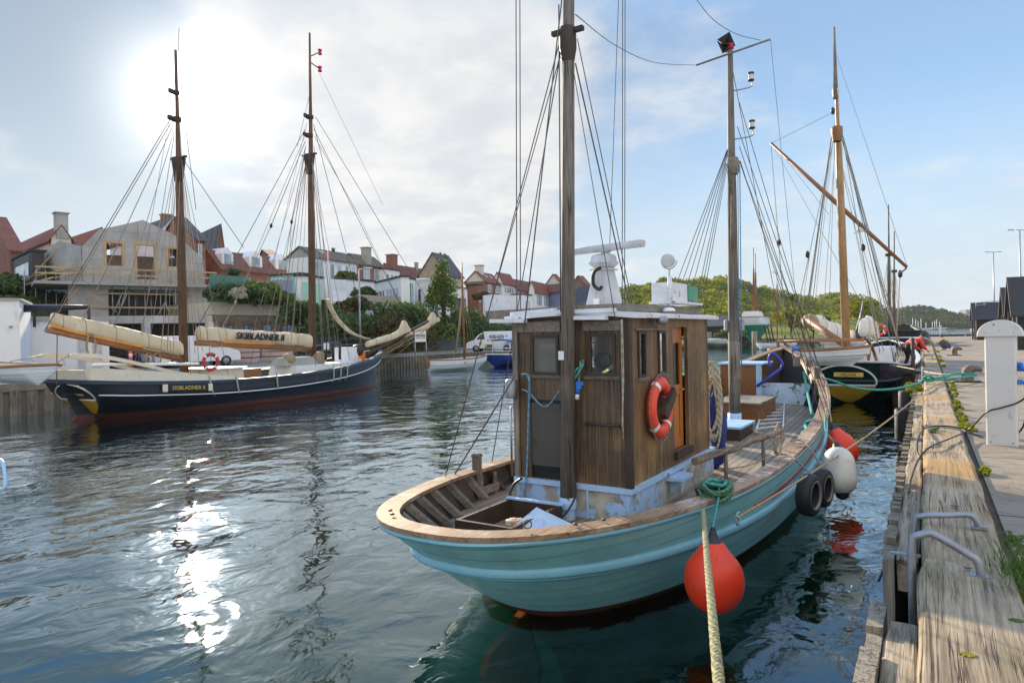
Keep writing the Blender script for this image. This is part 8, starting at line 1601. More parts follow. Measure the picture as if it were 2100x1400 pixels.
# --- hillside houses (harbour row, from the left)
HS_ = []
def H_(*a, **k): r_ = house(*a, **k); HS_.append(r_); return r_
H_('dark red tile roofed house end at the far left edge', 20, 512, 66, 24, -40, 446, 4, 'brick_red', 'tile_red', a=12)
H_('pale yellow house with red pantile roof and wide white windows', 105, 487, 72, 150, 22, 463, 4, 'render_cream', 'tile_red', a=12, ridge='x', G=[(.05, .95, .72, .95, 'white_paint', 'glass_sky', 4)], chim=[(.02, .55, 1.1, 1.9, 'render_grey')], E=[(.1, .9, .7, .95)])
H_('brick house with tiled roof peeping over the construction house wing', 200, 492, 84, 214, 138, 468, 5, 'brick_red', 'tile_red', a=10, ridge='x')
r_ = H_('modern dark framed glass box house at the left edge', 64, 515, 60, 70, -30, 500, 4, 'dark_iron', 'roof_felt', a=14, flat=True, G=[(.02, .34, .55, .97, 'dark_iron', 'glass_sky'), (.36, .66, .55, .97, 'dark_iron', 'glass_sky'), (.68, .98, .55, .97, 'dark_iron', 'glass_sky')])
H_('large house with long dark slate roof behind the construction house', 330, 470, 84, 384, 229, 444, 5, 'render_white', 'tile_grey', a=12, ridge='x', chim=[(.12, .5, 1.0, 1.2, 'brick_red')])
H_('brick gable house with white barge boards behind the ship mizzen mast', 402, 490, 78, 425, 326, 446, 4, 'brick_red', 'tile_grey', a=4, ridge='y', E=[(.2, .6, .8, .95)], G=[(.35, .65, .6, .85)])
H_('steep grey roofed house right of the brick gable, behind the mizzen mast', 446, 527, 88, 452, 380, 461, 4, 'brick_red', 'tile_grey', a=20, ridge='x', skyl=[(.5, .5)])
hA = H_('red brick house with brown tiled roof and two white dormers above the stone building', 452, 548, 80, 600, 405, 514, 4, 'brick_red', 'tile_brown', a=-3, ridge='y', G=[(.2, .4, .7, .9)])
for k, (v, w) in enumerate(((.12, 1.6), (.50, 2.0), (.9, 2.4))):
    t, P, L_, W_, ze, zr = hA; zz = ze+.2; u = W_*.10; mb = MB(); c = P(u-.3, L_*v, zz); 
    mb.prism([P(u-.1, L_*v-w/2, zz), P(u-.1, L_*v+w/2, zz), P(u-.1, L_*v+w/2, zz+1.5), P(u-.1, L_*v, zz+2.3), P(u-.1, L_*v-w/2, zz+1.5)], (P(1, 0, 0)-P(0, 0, 0))*2.6); dm = mb.build('dormer', 'white_paint', t); mb = MB(); mb.prism([P(u-.16, L_*v-w*.3, zz+.3), P(u-.16, L_*v+w*.3, zz+.3), P(u-.16, L_*v+w*.3, zz+1.5), P(u-.16, L_*v-w*.3, zz+1.5)], (P(1, 0, 0)-P(0, 0, 0))*.04); mb.build('dormer_window', 'glass_sky', dm)
H_('small house with brick gable and grey roof rising behind the brown tiled roof', 556, 526, 100, 562, 528, 513, 6, 'brick_red', 'tile_brown', a=30, ridge='y')
H_('long white house with grey lichen roof and five windows left of the chimney house', 642, 526, 80, 734, 591, 507, 5, 'render_white', 'tile_lichen', a=-7, E=[(.03, .2, .66, .94, 'white_paint', 'glass_sky', 2), (.36, .46, .66, .92), (.52, .63, .66, .92), (.72, .80, .55, .92), (.86, .97, .66, .92)], gmat='render_grey', chim=[(.5, .3, .3, .5, 'dark_iron'), (.5, .75, .3, .5, 'dark_iron')], skyl=[(.3, .6)])
H_('orange brick house joined to the long white house, with grey roof', 735, 539, 92, 787, 700, 521, 6, 'brick_red', 'tile_lichen', a=-7, E=[(.2, .45, .7, .95, 'white_paint', 'glass_sky', 2), (.65, .85, .68, .92)], chim=[(.1, .4, 1.0, 1.5, 'concrete')])
H_('white annex below the eaves of the orange brick house', 788, 552, 96, 822, 776, 548, 6, 'render_white', 'roof_felt', a=-7, flat=True, E=[(.1, .3, .7, .9), (.4, .55, .7, .9), (.65, .8, .7, .9)])
H_('brick house with red brown tiled roof and square brick chimney', 800, 566, 106, 882, 780, 541, 6, 'brick_red', 'tile_brown', a=-8, chim=[(.5, .18, 1.3, 1.6, 'brick_red'), (.5, .8, .5, 1.0, 'concrete')])
H_('tall tan brick gable house with dark slate roof and skylight', 917, 561, 100, 950, 862, 519, 6, 'brick_tan', 'tile_grey', a=-9, E=[(.1, .35, .72, .95), (.6, .85, .72, .95)], skyl=[(.35, .55)], chim=[(.5, .5, .2, .3, 'dark_iron')])
# lower white houses
H_('mint green garden room with sloping roof below the long white house', 617, 562, 74, 624, 556, 556, 4, 'render_mint', 'roof_felt', a=-6, flat=True, E=[(.1, .9, .6, .95)], G=[(.55, .95, .55, .95, 'white_paint', 'glass_sky', 3)])
H_('white rounded house with arched window beside the mint screen fence', 622, 566, 72, 664, 612, 560, 4, 'render_white', 'roof_felt', a=-12, flat=True, E=[(.55, .85, .35, .8, 'white_paint', 'glass_sky', 2)])
H_('flat roofed white house with three small windows left of the sun room', 712, 573, 74, 770, 700, 570, 4, 'render_white', 'roof_felt', a=-6, flat=True, E=[(.2, .32, .55, .85, 'grey_canvas', 'glass_deep'), (.45, .58, .55, .85, 'grey_canvas', 'glass_deep'), (.72, .9, .5, .85, 'grey_canvas', 'glass_deep')])
H_('white sun room house with wide brown and white glazed doors', 822, 568, 78, 828, 766, 565, 4, 'render_white', 'roof_felt', a=30, flat=True, G=[(.05, .50, .45, .85, 'white_paint', 'glass_sky', 4), (.53, .96, .42, .85, 'white_paint', 'glass_deep', 4)])
H_('glass conservatory with white frame and sloping roof right of the sun room', 823, 570, 80, 852, 820, 566, 4, 'white_paint', 'roof_felt', a=-9, flat=True, E=[(.05, .95, .40, .95, 'white_paint', 'glass_green', 5)])
H_('pale blue grey box house with tall white doors above the shrubs', 870, 573, 84, 893, 846, 570, 4, 'grey_white', 'render_white', a=-9, flat=True, E=[(.2, .8, .3, .85, 'white_paint', 'glass_sky', 3)], G=[(.3, .45, .4, .8, 'dark_brown', 'glass_deep')])
H_('low white house with long veranda right of the conifer', 918, 588, 92, 960, 900, 586, 4, 'render_white', 'roof_felt', a=-9, flat=True, E=[(.1, .9, .3, .75, 'dark_iron', 'glass_deep', 3)])
# houses further to the right
H_('tan gabled house with red tiled roof and roof lights right of the sailing boat', 995, 576, 118, 1030, 957, 557, 6, 'brick_brown', 'tile_red', a=-10, gmat='render_cream', E=[(.15, .35, .7, .92), (.6, .85, .7, .92)], skyl=[(.3, .5), (.6, .5)], chim=[(.5, .25, 1.2, 1.2, 'render_cream')])
H_('house with red roof and wide white upper bay, behind the white peeling wall', 1030, 577, 124, 1058, 1012, 559, 6, 'render_white', 'tile_red', a=-10, E=[(.1, .9, .65, .9, 'white_paint', 'glass_sky', 4)])
H_('brick block with one white window below the tan gabled house', 980, 584, 112, 990, 957, 580, 4, 'brick_red', 'roof_felt', a=-8, flat=True, E=[(.3, .6, .6, .85)])
H_('long low brown roofed house behind the shrouds', 1058, 588, 130, 1118, 1046, 573, 6, 'render_white', 'tile_brown', a=-10, E=[(.1, .3, .45, .8, 'white_paint', 'glass_deep'), (.4, .6, .5, .8), (.7, .9, .5, .8)])
H_('small red roofed house with white lower front near the shrouds', 1096, 592, 126, 1130, 1086, 577, 4, 'render_white', 'tile_red', a=-12, E=[(.1, .45, .55, .9, 'white_paint', 'glass_sky', 3), (.55, .9, .55, .9, 'white_paint', 'glass_sky', 3)])
H_('tan gable house with red roof edges just left of the rear mast', 1150, 581, 140, 1158, 1122, 563, 4, 'render_cream', 'tile_red', a=10)
H_('blue violet rendered house with brown roof behind the rear mast', 1150, 592, 132, 1156, 1116, 582, 4, 'render_blue', 'tile_brown', a=20, ridge='x')
H_('red gabled brick house right of the rear mast', 1200, 583, 138, 1212, 1174, 566, 4, 'brick_brown', 'tile_red', a=4, G=[(.2, .5, .6, .8)])
H_('white cubic house with terraces, above the brown fence', 1072, 604, 104, 1092, 1052, 602, 4, 'render_white', 'roof_felt', a=-10, flat=True, E=[(.2, .8, .5, .85)])
# white garden walls and terraces
def wall_(label, pts, th, mat, d0, d1, zb, cat='wall'):
    """free standing wall; pts top edge pixels from left to right"""
    P = [D(x, y, d0+(d1-d0)*i/(len(pts)-1)) for i, (x, y) in enumerate(pts)]; mb = MB()
    for i in range(len(P)-1):
        a_, b_ = P[i], P[i+1]; n_ = (b_-a_).cross(UP); n_.normalize(); n_ = n_*th; mb.hexa([Vector((a_.x, a_.y, zb)), Vector((b_.x, b_.y, zb)), Vector((b_.x, b_.y, zb))+n_, Vector((a_.x, a_.y, zb))+n_], [a_, b_, b_+n_, a_+n_])
    return mb.build('garden_wall', mat, None, label=label, cat=cat)
wall_('white peeling garden wall below the far houses', [(990, 606), (1010, 604), (1040, 606), (1069, 606)], .4, 'white_old_wall', 98, 104, 5.5)
wall_('long brown timber fence under the white peeling wall', [(996, 638), (1060, 634), (1150, 628)], .3, 'grey_board', 92, 98, 3.6, 'fence')
wall_('white garden wall stepping down right of the arched house', [(664, 572), (702, 574)], .4, 'render_white', 68, 72, 4.5); wall_('white picket balustrade on the terrace above the arches', [(672, 594), (708, 597)], .2, 'white_paint', 66, 68, 5, 'balustrade')
wall_('pale grey retaining wall below the sun room house', [(730, 604), (770, 607), (816, 608)], .5, 'concrete', 68, 72, 4); wall_('mint green screen fence below the white rounded house', [(620, 578), (640, 580), (657, 583)], .12, 'render_mint', 64, 65, 5.5, 'fence'); wall_('violet canvas fence beside the mint screen', [(526, 577), (600, 574)], .1, 'render_blue', 66, 68, 5.8, 'fence')
wall_('frosted glass balustrade of the terrace above the stone building', [(429, 562), (513, 568)], .06, 'glass_green', 58, 64, 7.2, 'balustrade')
# arched white garden pavilion
AF = facade(686, 66, 40); ap = on(AF, 686, 650); AR = thing('garden_terrace', 'white terrace wall with two arched openings on the slope', 'terrace', (ap.x, ap.y, 3)); 
q = lambda x, y: on(AF, x, y)
mb = MB(); z0_ = zat(700, 655, q(700, 655).dot(FW)); zc_ = zat(700, 617, q(700, 617).dot(FW)); u0 = q(686, 640); Lh = (q(730, 640)-q(686, 640)).length; u0.z = z0_
n = 24; prof = []
def archwall(mb, o, L_, H_2, arcs, th):
    xs = np.linspace(0, L_, 60)
    for i in range(59):
        x0, x1 = xs[i], xs[i+1]; xm = (x0+x1)/2; hb = 0.0
        for (c, r, h) in arcs:
            if abs(xm-c) < r: hb = h+math.sqrt(r*r-(xm-c)**2)
        a_ = o+AF[1]*x0+UP*hb; b_ = o+AF[1]*x1+UP*hb; mb.prism([a_, b_, o+AF[1]*x1+UP*H_2, o+AF[1]*x0+UP*H_2], -AF[2]*th)
archwall(mb, u0, Lh, zc_-z0_, [(Lh*.45, .7, 1.0), (Lh*.88, .35, 1.2)], .4); mb.build('arched_wall', 'render_white', AR)
mb = MB(); a_ = u0+AF[2]*1.2; L2 = (q(757, 650)-q(686, 650)).length; mb.prism([a_, a_+AF[1]*L2, a_+AF[1]*L2+UP*.9, a_+UP*.9], -AF[2]*.3); mb.build('front_wall', 'render_white', AR); mb = MB(); mb.prism([u0-AF[2]*2, u0-AF[2]*2+AF[1]*Lh, u0-AF[2]*2+AF[1]*Lh+UP*2, u0-AF[2]*2+UP*2], -AF[2]*.2); mb.build('back_wall', 'dark_brown', AR)
# --- quay front facings
def facing(label, a_, b_, pitch, w, top, mat, capm, seedv=0, proud=.12):
    a_, b_ = Vector((*a_, 0)), Vector((*b_, 0)); L_ = (b_-a_).length; u = (b_-a_).normalized(); n_ = Vector((u.y, -u.x, 0)); t = thing('quay_facing', label, 'quay facing', (a_.x, a_.y, 0)); mb = MB(); k = 0; x = 0
    while x < L_-w: tp_ = top+.03*math.sin(k*2.1); p = a_+u*x; mb.hexa([p-UP*2+n_*.02, p+u*w-UP*2+n_*.02, p+u*w-UP*2+n_*proud, p-UP*2+n_*proud][::-1], [p+UP*tp_+n_*.02, p+u*w+UP*tp_+n_*.02, p+u*w+UP*tp_+n_*proud, p+UP*tp_+n_*proud][::-1]); x += pitch; k += 1
    mb.build('upright_timbers', mat, t); mb = MB(); mb.hexa([a_+UP*1.0+n_*(proud+.02), b_+UP*1.0+n_*(proud+.02), b_+UP*1.0-n_*.3, a_+UP*1.0-n_*.3], [a_+UP*1.32+n_*(proud+.02), b_+UP*1.32+n_*(proud+.02), b_+UP*1.32-n_*.3, a_+UP*1.32-n_*.3]); mb.build('cap_beam', capm, t)
facing('brown upright timber facing of the left quay behind the black ship stern', (-31.5, -10), (-31.5, 33), .62, .38, 1.0, 'fender_wood', 'grey_board')
facing('weathered grey plank facing of the far left quay beyond the bowsprit', (-41.3, 36), (-42.3, 72), .45, .30, 1.05, 'fender_wood', 'concrete'); facing('plank facing at the head of the harbour behind the blue boat', (-42.3, 72), (-40, 84), .45, .30, 1.05, 'fender_wood', 'concrete')
# railing on the far left quay
ra_, rb_ = Vector((-42.2, 38, 1.3)), Vector((-42.9, 60, 1.3)); QR = thing('quay_railing', 'thin metal railing along the far left quay behind the furled jibs', 'railing', ra_)
for z_ in (.55, 1.0): MB().tube([ra_+UP*z_, rb_+UP*z_], .03, 5).build('rail_bar', 'galvanised', QR)
for k in range(12): p = ra_.lerp(rb_, k/11); MB().tube([p, p+UP*1.0], .03, 5).build('rail_post', 'galvanised', QR)
# --- van
def van(label, p, rz, col='white_paint', txt=None, L=4.9, Wd=1.9, Hh=1.95, cat='van', name='van', car=False):
    t = thing(name, label, cat, p, rz); M_ = ROOTM[t.name].inverted(); q = lambda x, y, z: M_ @ Vector((x, y, z))
    pr = [(-L/2, .35), (-L/2, 1.75 if not car else 1.15), (-L/2+.12, Hh), (L/2-1.75, Hh), (L/2-1.15, Hh-.35), (L/2-.75, 1.15), (L/2-.12, .95), (L/2, .7), (L/2, .35)] if not car else [(-L/2, .35), (-L/2, .95), (-L/2+.35, 1.0), (-L/2+.8, Hh), (L/2-1.9, Hh), (L/2-1.1, 1.0), (L/2-.1, .8), (L/2, .6), (L/2, .35)]
    rows = []
    for x, k in ((-Wd/2, .0), (-Wd/2+.06, 1), (Wd/2-.06, 1), (Wd/2, .0)): rows.append([q(x, y*(1 if k else .99), z-(0 if k else (.05 if z > 1 else 0))) for y, z in pr])
    mb = MB().grid(rows, False, close=True); n = len(pr); o = len(mb.v)-4*n; mb.f += [[o+j for j in range(n)], [o+3*n+j for j in range(n)]]; mb.mi += [0, 0]; mb.sm += [False]*2; mb.build('body', col, t)
    for y in (-L/2+.95, L/2-.95):
        for x in (-1, 1): c = q(x*(Wd/2-.08), y, .33); ax = M_.to_3x3() @ Vector((x, 0, 0)); w_ = MB().lathe([(0, -.1), (.33, -.1), (.33, .10), (.22, .12), (0, .12)], c, ax, 18).build('wheel', 'rubber', t); MB().lathe([(0, .125), (.2, .125), (.2, .11)], c, ax, 16).build('rim', 'galvanised', w_)
    for x in (-1, 1):
        X = x*(Wd/2+.004); f = (lambda y, z: q(X, y, z)); pts = [(L/2-1.75, Hh-.2), (L/2-1.35, Hh-.3), (L/2-1.0, 1.2), (L/2-1.85, 1.2)] if not car else [(-L/2+.75, 1.0), (-L/2+.95, Hh-.1), (L/2-1.95, Hh-.1), (L/2-1.35, 1.0)]
        mb = MB(); mb.prism([f(y, z) for y, z in pts], (M_.to_3x3() @ Vector((-x*.02, 0, 0)))); mb.build('side_window', 'glass_deep', t)
        mb = MB(); mb.prism([q(x*(Wd/2-.12), -L/2-.004, z) for z in (1.0, 1.3)]+[q(x*(Wd/2-.28), -L/2-.004, z) for z in (1.3, 1.0)], M_.to_3x3() @ Vector((0, .03, 0))); mb.build('tail_light', 'lens_red', t)
        mb = MB(); mb.prism([q(x*(Wd/2-.12), L/2+.004, z) for z in (.68, .9)]+[q(x*(Wd/2-.42), L/2+.004, z) for z in (.9, .68)], M_.to_3x3() @ Vector((0, -.08, 0))); mb.build('headlight', 'grey_white', t)
    mb = MB(); mb.prism([q(-.26, -L/2-.02, .78), q(.26, -L/2-.02, .78), q(.26, -L/2-.02, .92), q(-.26, -L/2-.02, .92)], M_.to_3x3() @ Vector((0, .02, 0))); mb.build('number_plate', 'yellow_paint', t)
    mb = MB(); mb.prism([q(-Wd*.38, -L/2-.012, 1.25 if not car else 1.02), q(Wd*.38, -L/2-.012, 1.25 if not car else 1.02), q(Wd*.36, -L/2-.0 + (0 if not car else .3), Hh-.25 if not car else Hh-.12), q(-Wd*.36, -L/2-.0+(0 if not car else .3), Hh-.25 if not car else Hh-.12)], M_.to_3x3() @ Vector((0, .02, 0))); mb.build('rear_window', 'glass_deep', t)
    if txt:
        r_ = M_.to_3x3() @ Vector((0, -1, 0)); text_part('RISHØJ', t, 'dark_navy', q(-Wd/2-.01, -.55, 1.42), r_, UP, .46, .01, bold=.012)
        mb = MB(); mb.lathe([(0, 0), (.17, 0), (.17, .01), (0, .01)], q(-Wd/2-.004, 1.05, .85), M_.to_3x3() @ Vector((-1, 0, 0)), 14); mb.build('round_emblem', 'gold', t)
        for k in range(2): mb = MB(); mb.box(q(-Wd/2-.006, -1.55+.1*k, 1.45+.06*k), (.012, .05, .22), M_.to_3x3() @ Matrix.Rotation(.5, 3, 'X')); mb.build('logo_stroke', 'dark_navy', t)
        mb = MB()
        for k in range(14): mb.box(q(-Wd/2-.006, .35-.14*k, 1.13), (.012, .085, .07), M_.to_3x3())
        mb.build('small_lettering', 'dark_navy', t)
    return t
vp = Z(1012, 719.5, 1.25); vp = D(1012, 719, 66); vp.z = 1.25
van('white delivery van with dark blue lettering on its side, at the head of the harbour', vp, YAW+math.radians(78), txt=True)
van('white van showing its rear door and yellow number plate beside the black ship', Vector((*D(402, 720, 43).xy, 1.25)), -.25)
van('white van side on, behind the mizzen boom of the black ship', Vector((*D(330, 720, 44).xy, 1.25)), 1.2); van('dark blue car parked behind the white vans under the store', Vector((*D(262, 720, 47).xy, 1.25)), 1.15, col='blue_hull', L=4.3, Wd=1.75, Hh=1.45, cat='car', name='parked_car', car=True); van('pale blue van roof seen above the white vans', Vector((*D(350, 720, 52).xy, 1.25)), 1.1, col='render_blue', Hh=2.3)
# --- grey shed with sign
SH = facade(838, 66, 36); p2 = on(SH, 838, 722); SD = thing('grey_shed', 'dark grey corrugated quay shed with white sign, beyond the bowsprit', 'shed', (p2.x, p2.y, 1.25)); q0, q1 = on(SH, 838, 667), on(SH, 938, 668); z_ = (q0.z+q1.z)/2; q0.z = q1.z = z_; mb = MB(); mb.prism([Vector((q0.x, q0.y, 1.2)), Vector((q1.x, q1.y, 1.2)), q1, q0], -SH[2]*4); mb.build('wall', 'grey_cladding', SD); mb = MB(); mb.prism([q0+SH[2]*.2, q1+SH[2]*.2, q1+SH[2]*.2+UP*.15, q0+SH[2]*.2+UP*.15], -SH[2]*4.4); mb.build('roof', 'roof_felt', SD)
SGF = facade(850, 55, 70); a_, b_ = on(SGF, 851, 701), on(SGF, 874, 701); zt_ = zat(851, 678, a_.dot(FW)); zb_ = zat(851, 701, a_.dot(FW)); SG = thing('sign', 'white square sign with dark lettering in front of the grey shed', 'sign', (a_.x, a_.y, 1.3)); mb = MB(); mb.prism([Vector((a_.x, a_.y, zb_)), Vector((b_.x, b_.y, zb_)), Vector((b_.x, b_.y, zt_)), Vector((a_.x, a_.y, zt_))], -SGF[2]*.04); mb.build('sign_board', 'white_paint', SG); c = (a_+b_)/2; c.z = zb_+(zt_-zb_)*.55; text_part('RISHØJ', SG, 'dark_navy', c+SGF[2]*.02, (b_-a_), UP, .25, .01, bold=.006)
for p in (a_, b_): MB().tube([Vector((p.x, p.y, 1.2)), Vector((p.x, p.y, zb_))], .04, 6).build('sign_post', 'galvanised', SG)
mb = MB(); c.z = zb_+(zt_-zb_)*.33
for k in range(9): mb.box(c+(b_-a_).normalized()*(-.34+.085*k)+SGF[2]*.02, (.05, .05, .035))
mb.build('small_lettering', 'dark_navy', SG)
# --- lamp pole and flag pole
p = D(739, 690, 52); t = thing('lamp_post', 'tall slender grey lamp post right of the main mast of the black ship', 'lamp post', (p.x, p.y, 1.25)); zt_ = zat(739, 553, 52); MB().tube([Vector((p.x, p.y, 1.2)), Vector((p.x, p.y, zt_))], [.09, .06], 8).build('pole', 'galvanised', t); e = D(757, 550, 52.5); MB().tube([Vector((p.x, p.y, zt_)), e], .04, 6).build('arm', 'galvanised', t); MB().box(e, (.5, .25, .12), Matrix((RT, FW, UP)).transposed(), .04).build('lamp_head', 'grey_white', t)
p = D(674, 600, 68); t = thing('flagpole', 'white flagpole with small furled red flag in front of the long white house', 'flagpole', (p.x, p.y, 5)); zt_ = zat(674, 512, 68); MB().tube([Vector((p.x, p.y, 4)), Vector((p.x, p.y, zt_))], [.07, .04], 7).build('pole', 'white_paint', t); MB().tube([Vector((p.x, p.y, zt_-.2))-RT*.1, Vector((p.x, p.y, zt_-1.0))-RT*.25], [.06, .12], 6).build('flag', 'ring_red', t)
p = D(268, 735, 40); t = thing('marker_post', 'red and white marker post on the left quay behind the boom', 'post', (p.x, p.y, 1.25)); MB().tube([Vector((p.x, p.y, 1.2)), Vector((p.x, p.y, 2.6))], .10, 10).build('post', 'ring_red', t); MB().tube([Vector((p.x, p.y, 2.0)), Vector((p.x, p.y, 2.2))], .105, 10).build('reflective_band', 'white_plastic', t)
# stacks of pallets / pink crates behind the ship
for k, (x0, x1, d_, m_, lb) in enumerate(((432, 462, 46, 'render_pink', 'pinkish crate stack right of the white van, behind the beige sail cover'), (470, 520, 48, 'render_pink', 'wide pink tarpaulined stack below the lettered sail cover'), (536, 590, 50, 'render_pink', 'pink boarded stack left of the main mast'), (224, 252, 43, 'dark_brown', 'brown pallet stack left of the red marker post'))):
    p0_, p1_ = D(x0, 720, d_), D(x1, 720, d_); u = (p1_-p0_); u.z = 0; t = thing('pallet_stack', lb, 'pallets', (p0_.x, p0_.y, 1.25)); n_ = UP.cross(u).normalized()*1.2
    for j in range(5): mb = MB(); b_ = Vector((p0_.x, p0_.y, 1.27+j*.38)); mb.hexa([b_, b_+u, b_+u+n_, b_+n_], [b_+UP*.3, b_+u+UP*.3, b_+u+n_+UP*.3, b_+n_+UP*.3]); mb.build('crate', m_, t)
# --- boats at the head of the harbour
yb, yM, yH = clinker('sailing_boat', 'small white clinker sailing boat with bare mast and oval brown stern', 'sailing boat', Z(940, 759, 0), -math.radians(18), 6.2, 2.1, 1.05, rim='varnish', inner='cream', transom=.5, zbow=.3); yf = Fr(yb, yM)
yb.rotation_euler.z += 0; ms = mastpart('mast', yf.onf(953, 745, 0), yf.onf(947, 538, 0), .10, .05, 'varnish', yb, mids=((.78, .08),))
for dx in (-18, -11, 11, 19, 26): line(ms, yf.onf(948, 575, 0), yf.onf(953+dx, 735, 0), .014, 'rope_tan')
a_, b_ = yf.onf(935, 722, 0), yf.onf(950, 600, 0); MB().tube([a_, b_], [.10, .06], 8).build('gaff', 'rope_tan', yb)
p = yM @ Vector((0, -3.13, .72)); mb = MB(); mb.lathe([(0, -.03), (.42, -.03), (.46, 0), (.42, .03), (0, .04)], p, yf.y*-1, 20); mb.build('oval_stern_board', 'varnish', yb)
B2, B2M, B2H = clinker('canopy_boat', 'blue hulled harbour boat with bright blue canopy beside the lettered van', 'boat', Z(1062, 748, 0), -math.radians(4), 7.5, 2.6, 1.2, mat='blue_hull', rim='white_paint', inner='cream', transom=.75); bf_ = Fr(B2, B2M)
for x in (-1, 1):
    for y in (-2.6, 0, 2.2): MB().tube([bf_(x*1.0, y, 1.0), bf_(x*.95, y, 2.35)], .04, 6).build('canopy_post', 'white_paint', B2)
mb = MB(); rows = [[bf_(x, y, 2.36+.12*(1-(x/1.1)**2)) for x in np.linspace(-1.1, 1.1, 7)] for y in (-2.9, 2.5)]+[[bf_(x, y, 2.28+.12*(1-(x/1.1)**2)) for x in np.linspace(-1.1, 1.1, 7)] for y in (2.5, -2.9)]; mb.grid(rows, False); mb.build('canopy', 'blue_plastic', B2)
bf_.box('cabin', -.7, .7, .2, 1.8, .8, 2.3, 'varnish'); 
for z_ in (1.4, 1.65): MB().tube([bf_(-1.1, -3.4, z_), bf_(1.1, -3.4, z_), bf_(1.2, 0, z_)], .03, 6).build('hand_rail', 'white_paint', B2)
# --- shrubs and trees on the slope
SHR = [(120, 560, 62, 3.2, 4, 'leaf_dark', 'dark shrub beside the modern glass box house'), (20, 580, 60, 2.5, 7, 'leaf_dark', 'dark hedge under the modern glass box house'), (500, 590, 60, 3.5, 5, 'leaf_dark', 'dark round shrub on the terrace above the stone building'), (530, 585, 63, 3.6, 5, 'leaf_mid', 'olive green bush right of the round shrub on the terrace'), (560, 600, 64, 3.0, 5, 'leaf_mid', 'silvery leafed bush left of the mint garden room'), (600, 625, 60, 4.2, 5, 'leaf_dark', 'dark shrubs at the end of the stone building'), (655, 640, 62, 4.0, 7, 'leaf_dark', 'dark ivy covered slope beside the main mast'), (700, 660, 60, 3.2, 8, 'leaf_dark', 'low dark hedge below the arched terrace'), (765, 660, 62, 3.5, 8, 'leaf_rust', 'reddish brown shrubs below the retaining wall'), (800, 625, 66, 5.2, 7, 'leaf_dark', 'large dark bush below the sun room house'), (845, 630, 68, 6.2, 7.5, 'leaf_dark', 'tall dark green bush left of the conifer'), (880, 650, 68, 5.6, 7, 'leaf_mid', 'green bush in front of the pale blue grey house'), (925, 640, 72, 6.2, 8, 'leaf_dark', 'dense dark green bush right of the conifer'), (965, 650, 74, 4.8, 7, 'leaf_dark', 'dark bush behind the small sailing boat mast'), (820, 690, 60, 3.5, 8, 'leaf_rust', 'rust tinged shrubs behind the grey shed'), (1000, 670, 80, 4.0, 7, 'leaf_mid', 'green bush below the long brown fence'), (1035, 668, 82, 4.4, 8, 'leaf_dark', 'dark bush behind the lettered van'), (1080, 665, 84, 4.0, 8, 'leaf_mid', 'green bush left of the wheelhouse roof'), (1120, 668, 86, 3.6, 8, 'leaf_dark', 'dark bush partly behind the wheelhouse'), (720, 615, 66, 2.6, 4, 'leaf_rust', 'small brown shrub beside the retaining wall'), (470, 600, 60, 1.5, 5, 'leaf_dark', 'low dark planting on the parapet of the stone building'), (745, 590, 72, 2.4, 3, 'leaf_dark', 'dark shrub in front of the flat roofed white house'), (705, 560, 76, 2.2, 3, 'leaf_mid', 'green shrub below the long white house'), (985, 600, 100, 2.5, 3, 'leaf_rust', 'reddish shrub beside the brick block')]
for (px, py, d_, h, w, m_, lb) in SHR:
    p = D(px, py, d_); h *= .58; w *= .8; zz = max(1.25, p.z-h*.85); tree('shrub', lb, (p.x, p.y, zz), h, w, m_, 'shrub', n=2200, leaf=.17, shape='bush', trunk=False, nb=14)
p = D(910, 625, 70); tree('conifer', 'light green conifer rising between the white houses', (p.x, p.y, p.z-1), 6.6, 3.4, 'leaf_mid', n=3000, leaf=.13, shape='cone', nb=16)
p = D(489, 617, 56); tree('pampas_grass', 'pale pampas grass plume on the stone building parapet', (p.x, p.y, p.z), 1.3, 1.5, 'rope_light', 'plant', n=900, leaf=.06, shape='bush', trunk=False)
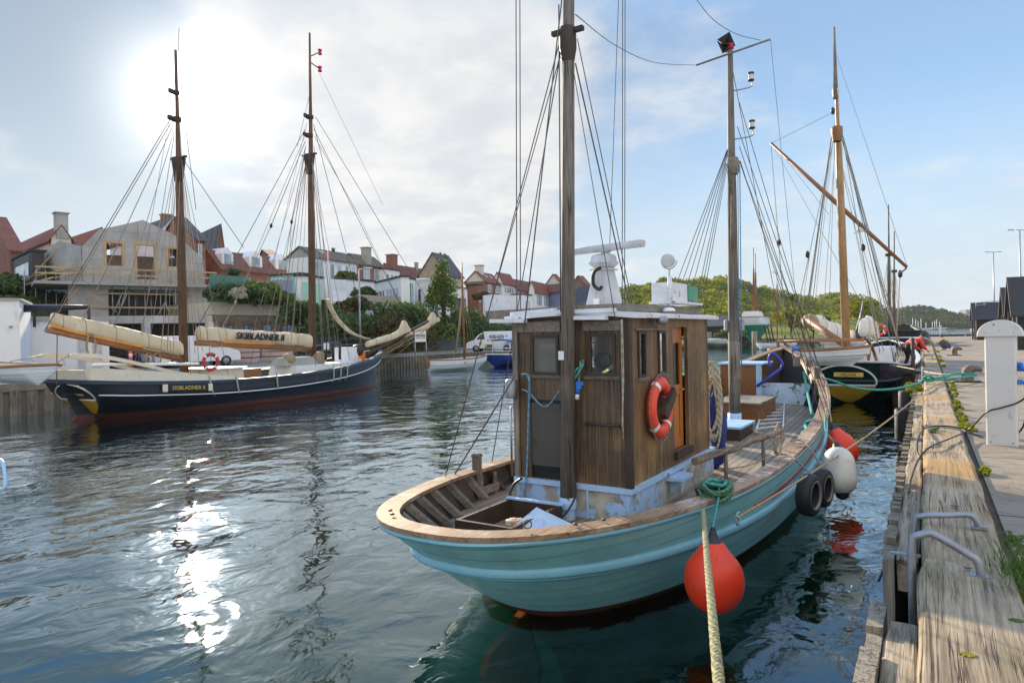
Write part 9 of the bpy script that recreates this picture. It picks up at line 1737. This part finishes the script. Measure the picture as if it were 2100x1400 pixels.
p = D(478, 580, 66); tree('small_tree', 'small dark tree behind the glass balustrade', (p.x, p.y, p.z-1), 2.6, 1.6, 'leaf_dark', n=700, leaf=.12); p = D(1002, 716, 64); tree('flowering_shrub', 'small yellow flowering shrub in front of the lettered van', (p.x, p.y, 1.25), .9, 1.0, 'weed', 'shrub', n=400, leaf=.07, shape='bush', trunk=False)
# ground cover on the slope between the shrubs
rs = np.random.RandomState(11); bl = []
for k in range(420):
    x = -53-rs.rand()*16; y = 5+rs.rand()*110; bl.append((x, y, hillz(x, y)-.4, .8+.6*rs.rand()))
leafmesh('ground_cover', leafcloud(bl, 42000, .2, 21, .6), 'leaf_dark', label='rough green undergrowth covering the slope between the houses', cat='undergrowth', kind='stuff')
# --- pulpit rail of a neighbouring boat at the left edge
q = D(-30, 1010, 7.6); nbt, nM, nH = clinker('moored_boat', 'bow rail of a neighbouring boat just entering at the left edge', 'boat', Vector((*D(-560, 1010, 7.4).xy, 0)), -math.radians(60), 3.6, 1.7, .9, transom=.6)
P = smoothpts([D(-30, 990, 7.5), D(3, 1003, 7.2), D(11, 990, 7.2), D(8, 960, 7.3), D(2, 944, 7.4), D(-20, 940, 7.6)], 5); MB().tube(P, .018, 8).build('pulpit_rail', 'light_blue', nbt)
# ------------------------------------------------------------------ air
hz_m = bpy.data.materials.new('haze'); hz_m.use_nodes = True; ht = hz_m.node_tree; ht.nodes.clear(); ho = ht.nodes.new('ShaderNodeOutputMaterial'); hv = ht.nodes.new('ShaderNodeVolumePrincipled')
hv.inputs['Color'].default_value = (0.78, 0.86, 0.95, 1); hv.inputs['Density'].default_value = 0.00012; ht.links.new(hv.outputs[0], ho.inputs['Volume']); MATS['haze'] = hz_m
mb = MB(); mb.hexa([(-1600, -75, -7), (1600, -75, -7), (1600, 3100, -7), (-1600, 3100, -7)], [(-1600, -75, 60), (1600, -75, 60), (1600, 3100, 60), (-1600, 3100, 60)]); mb.build('haze', 'haze', kind='stuff', origin=(0, 0, 0))
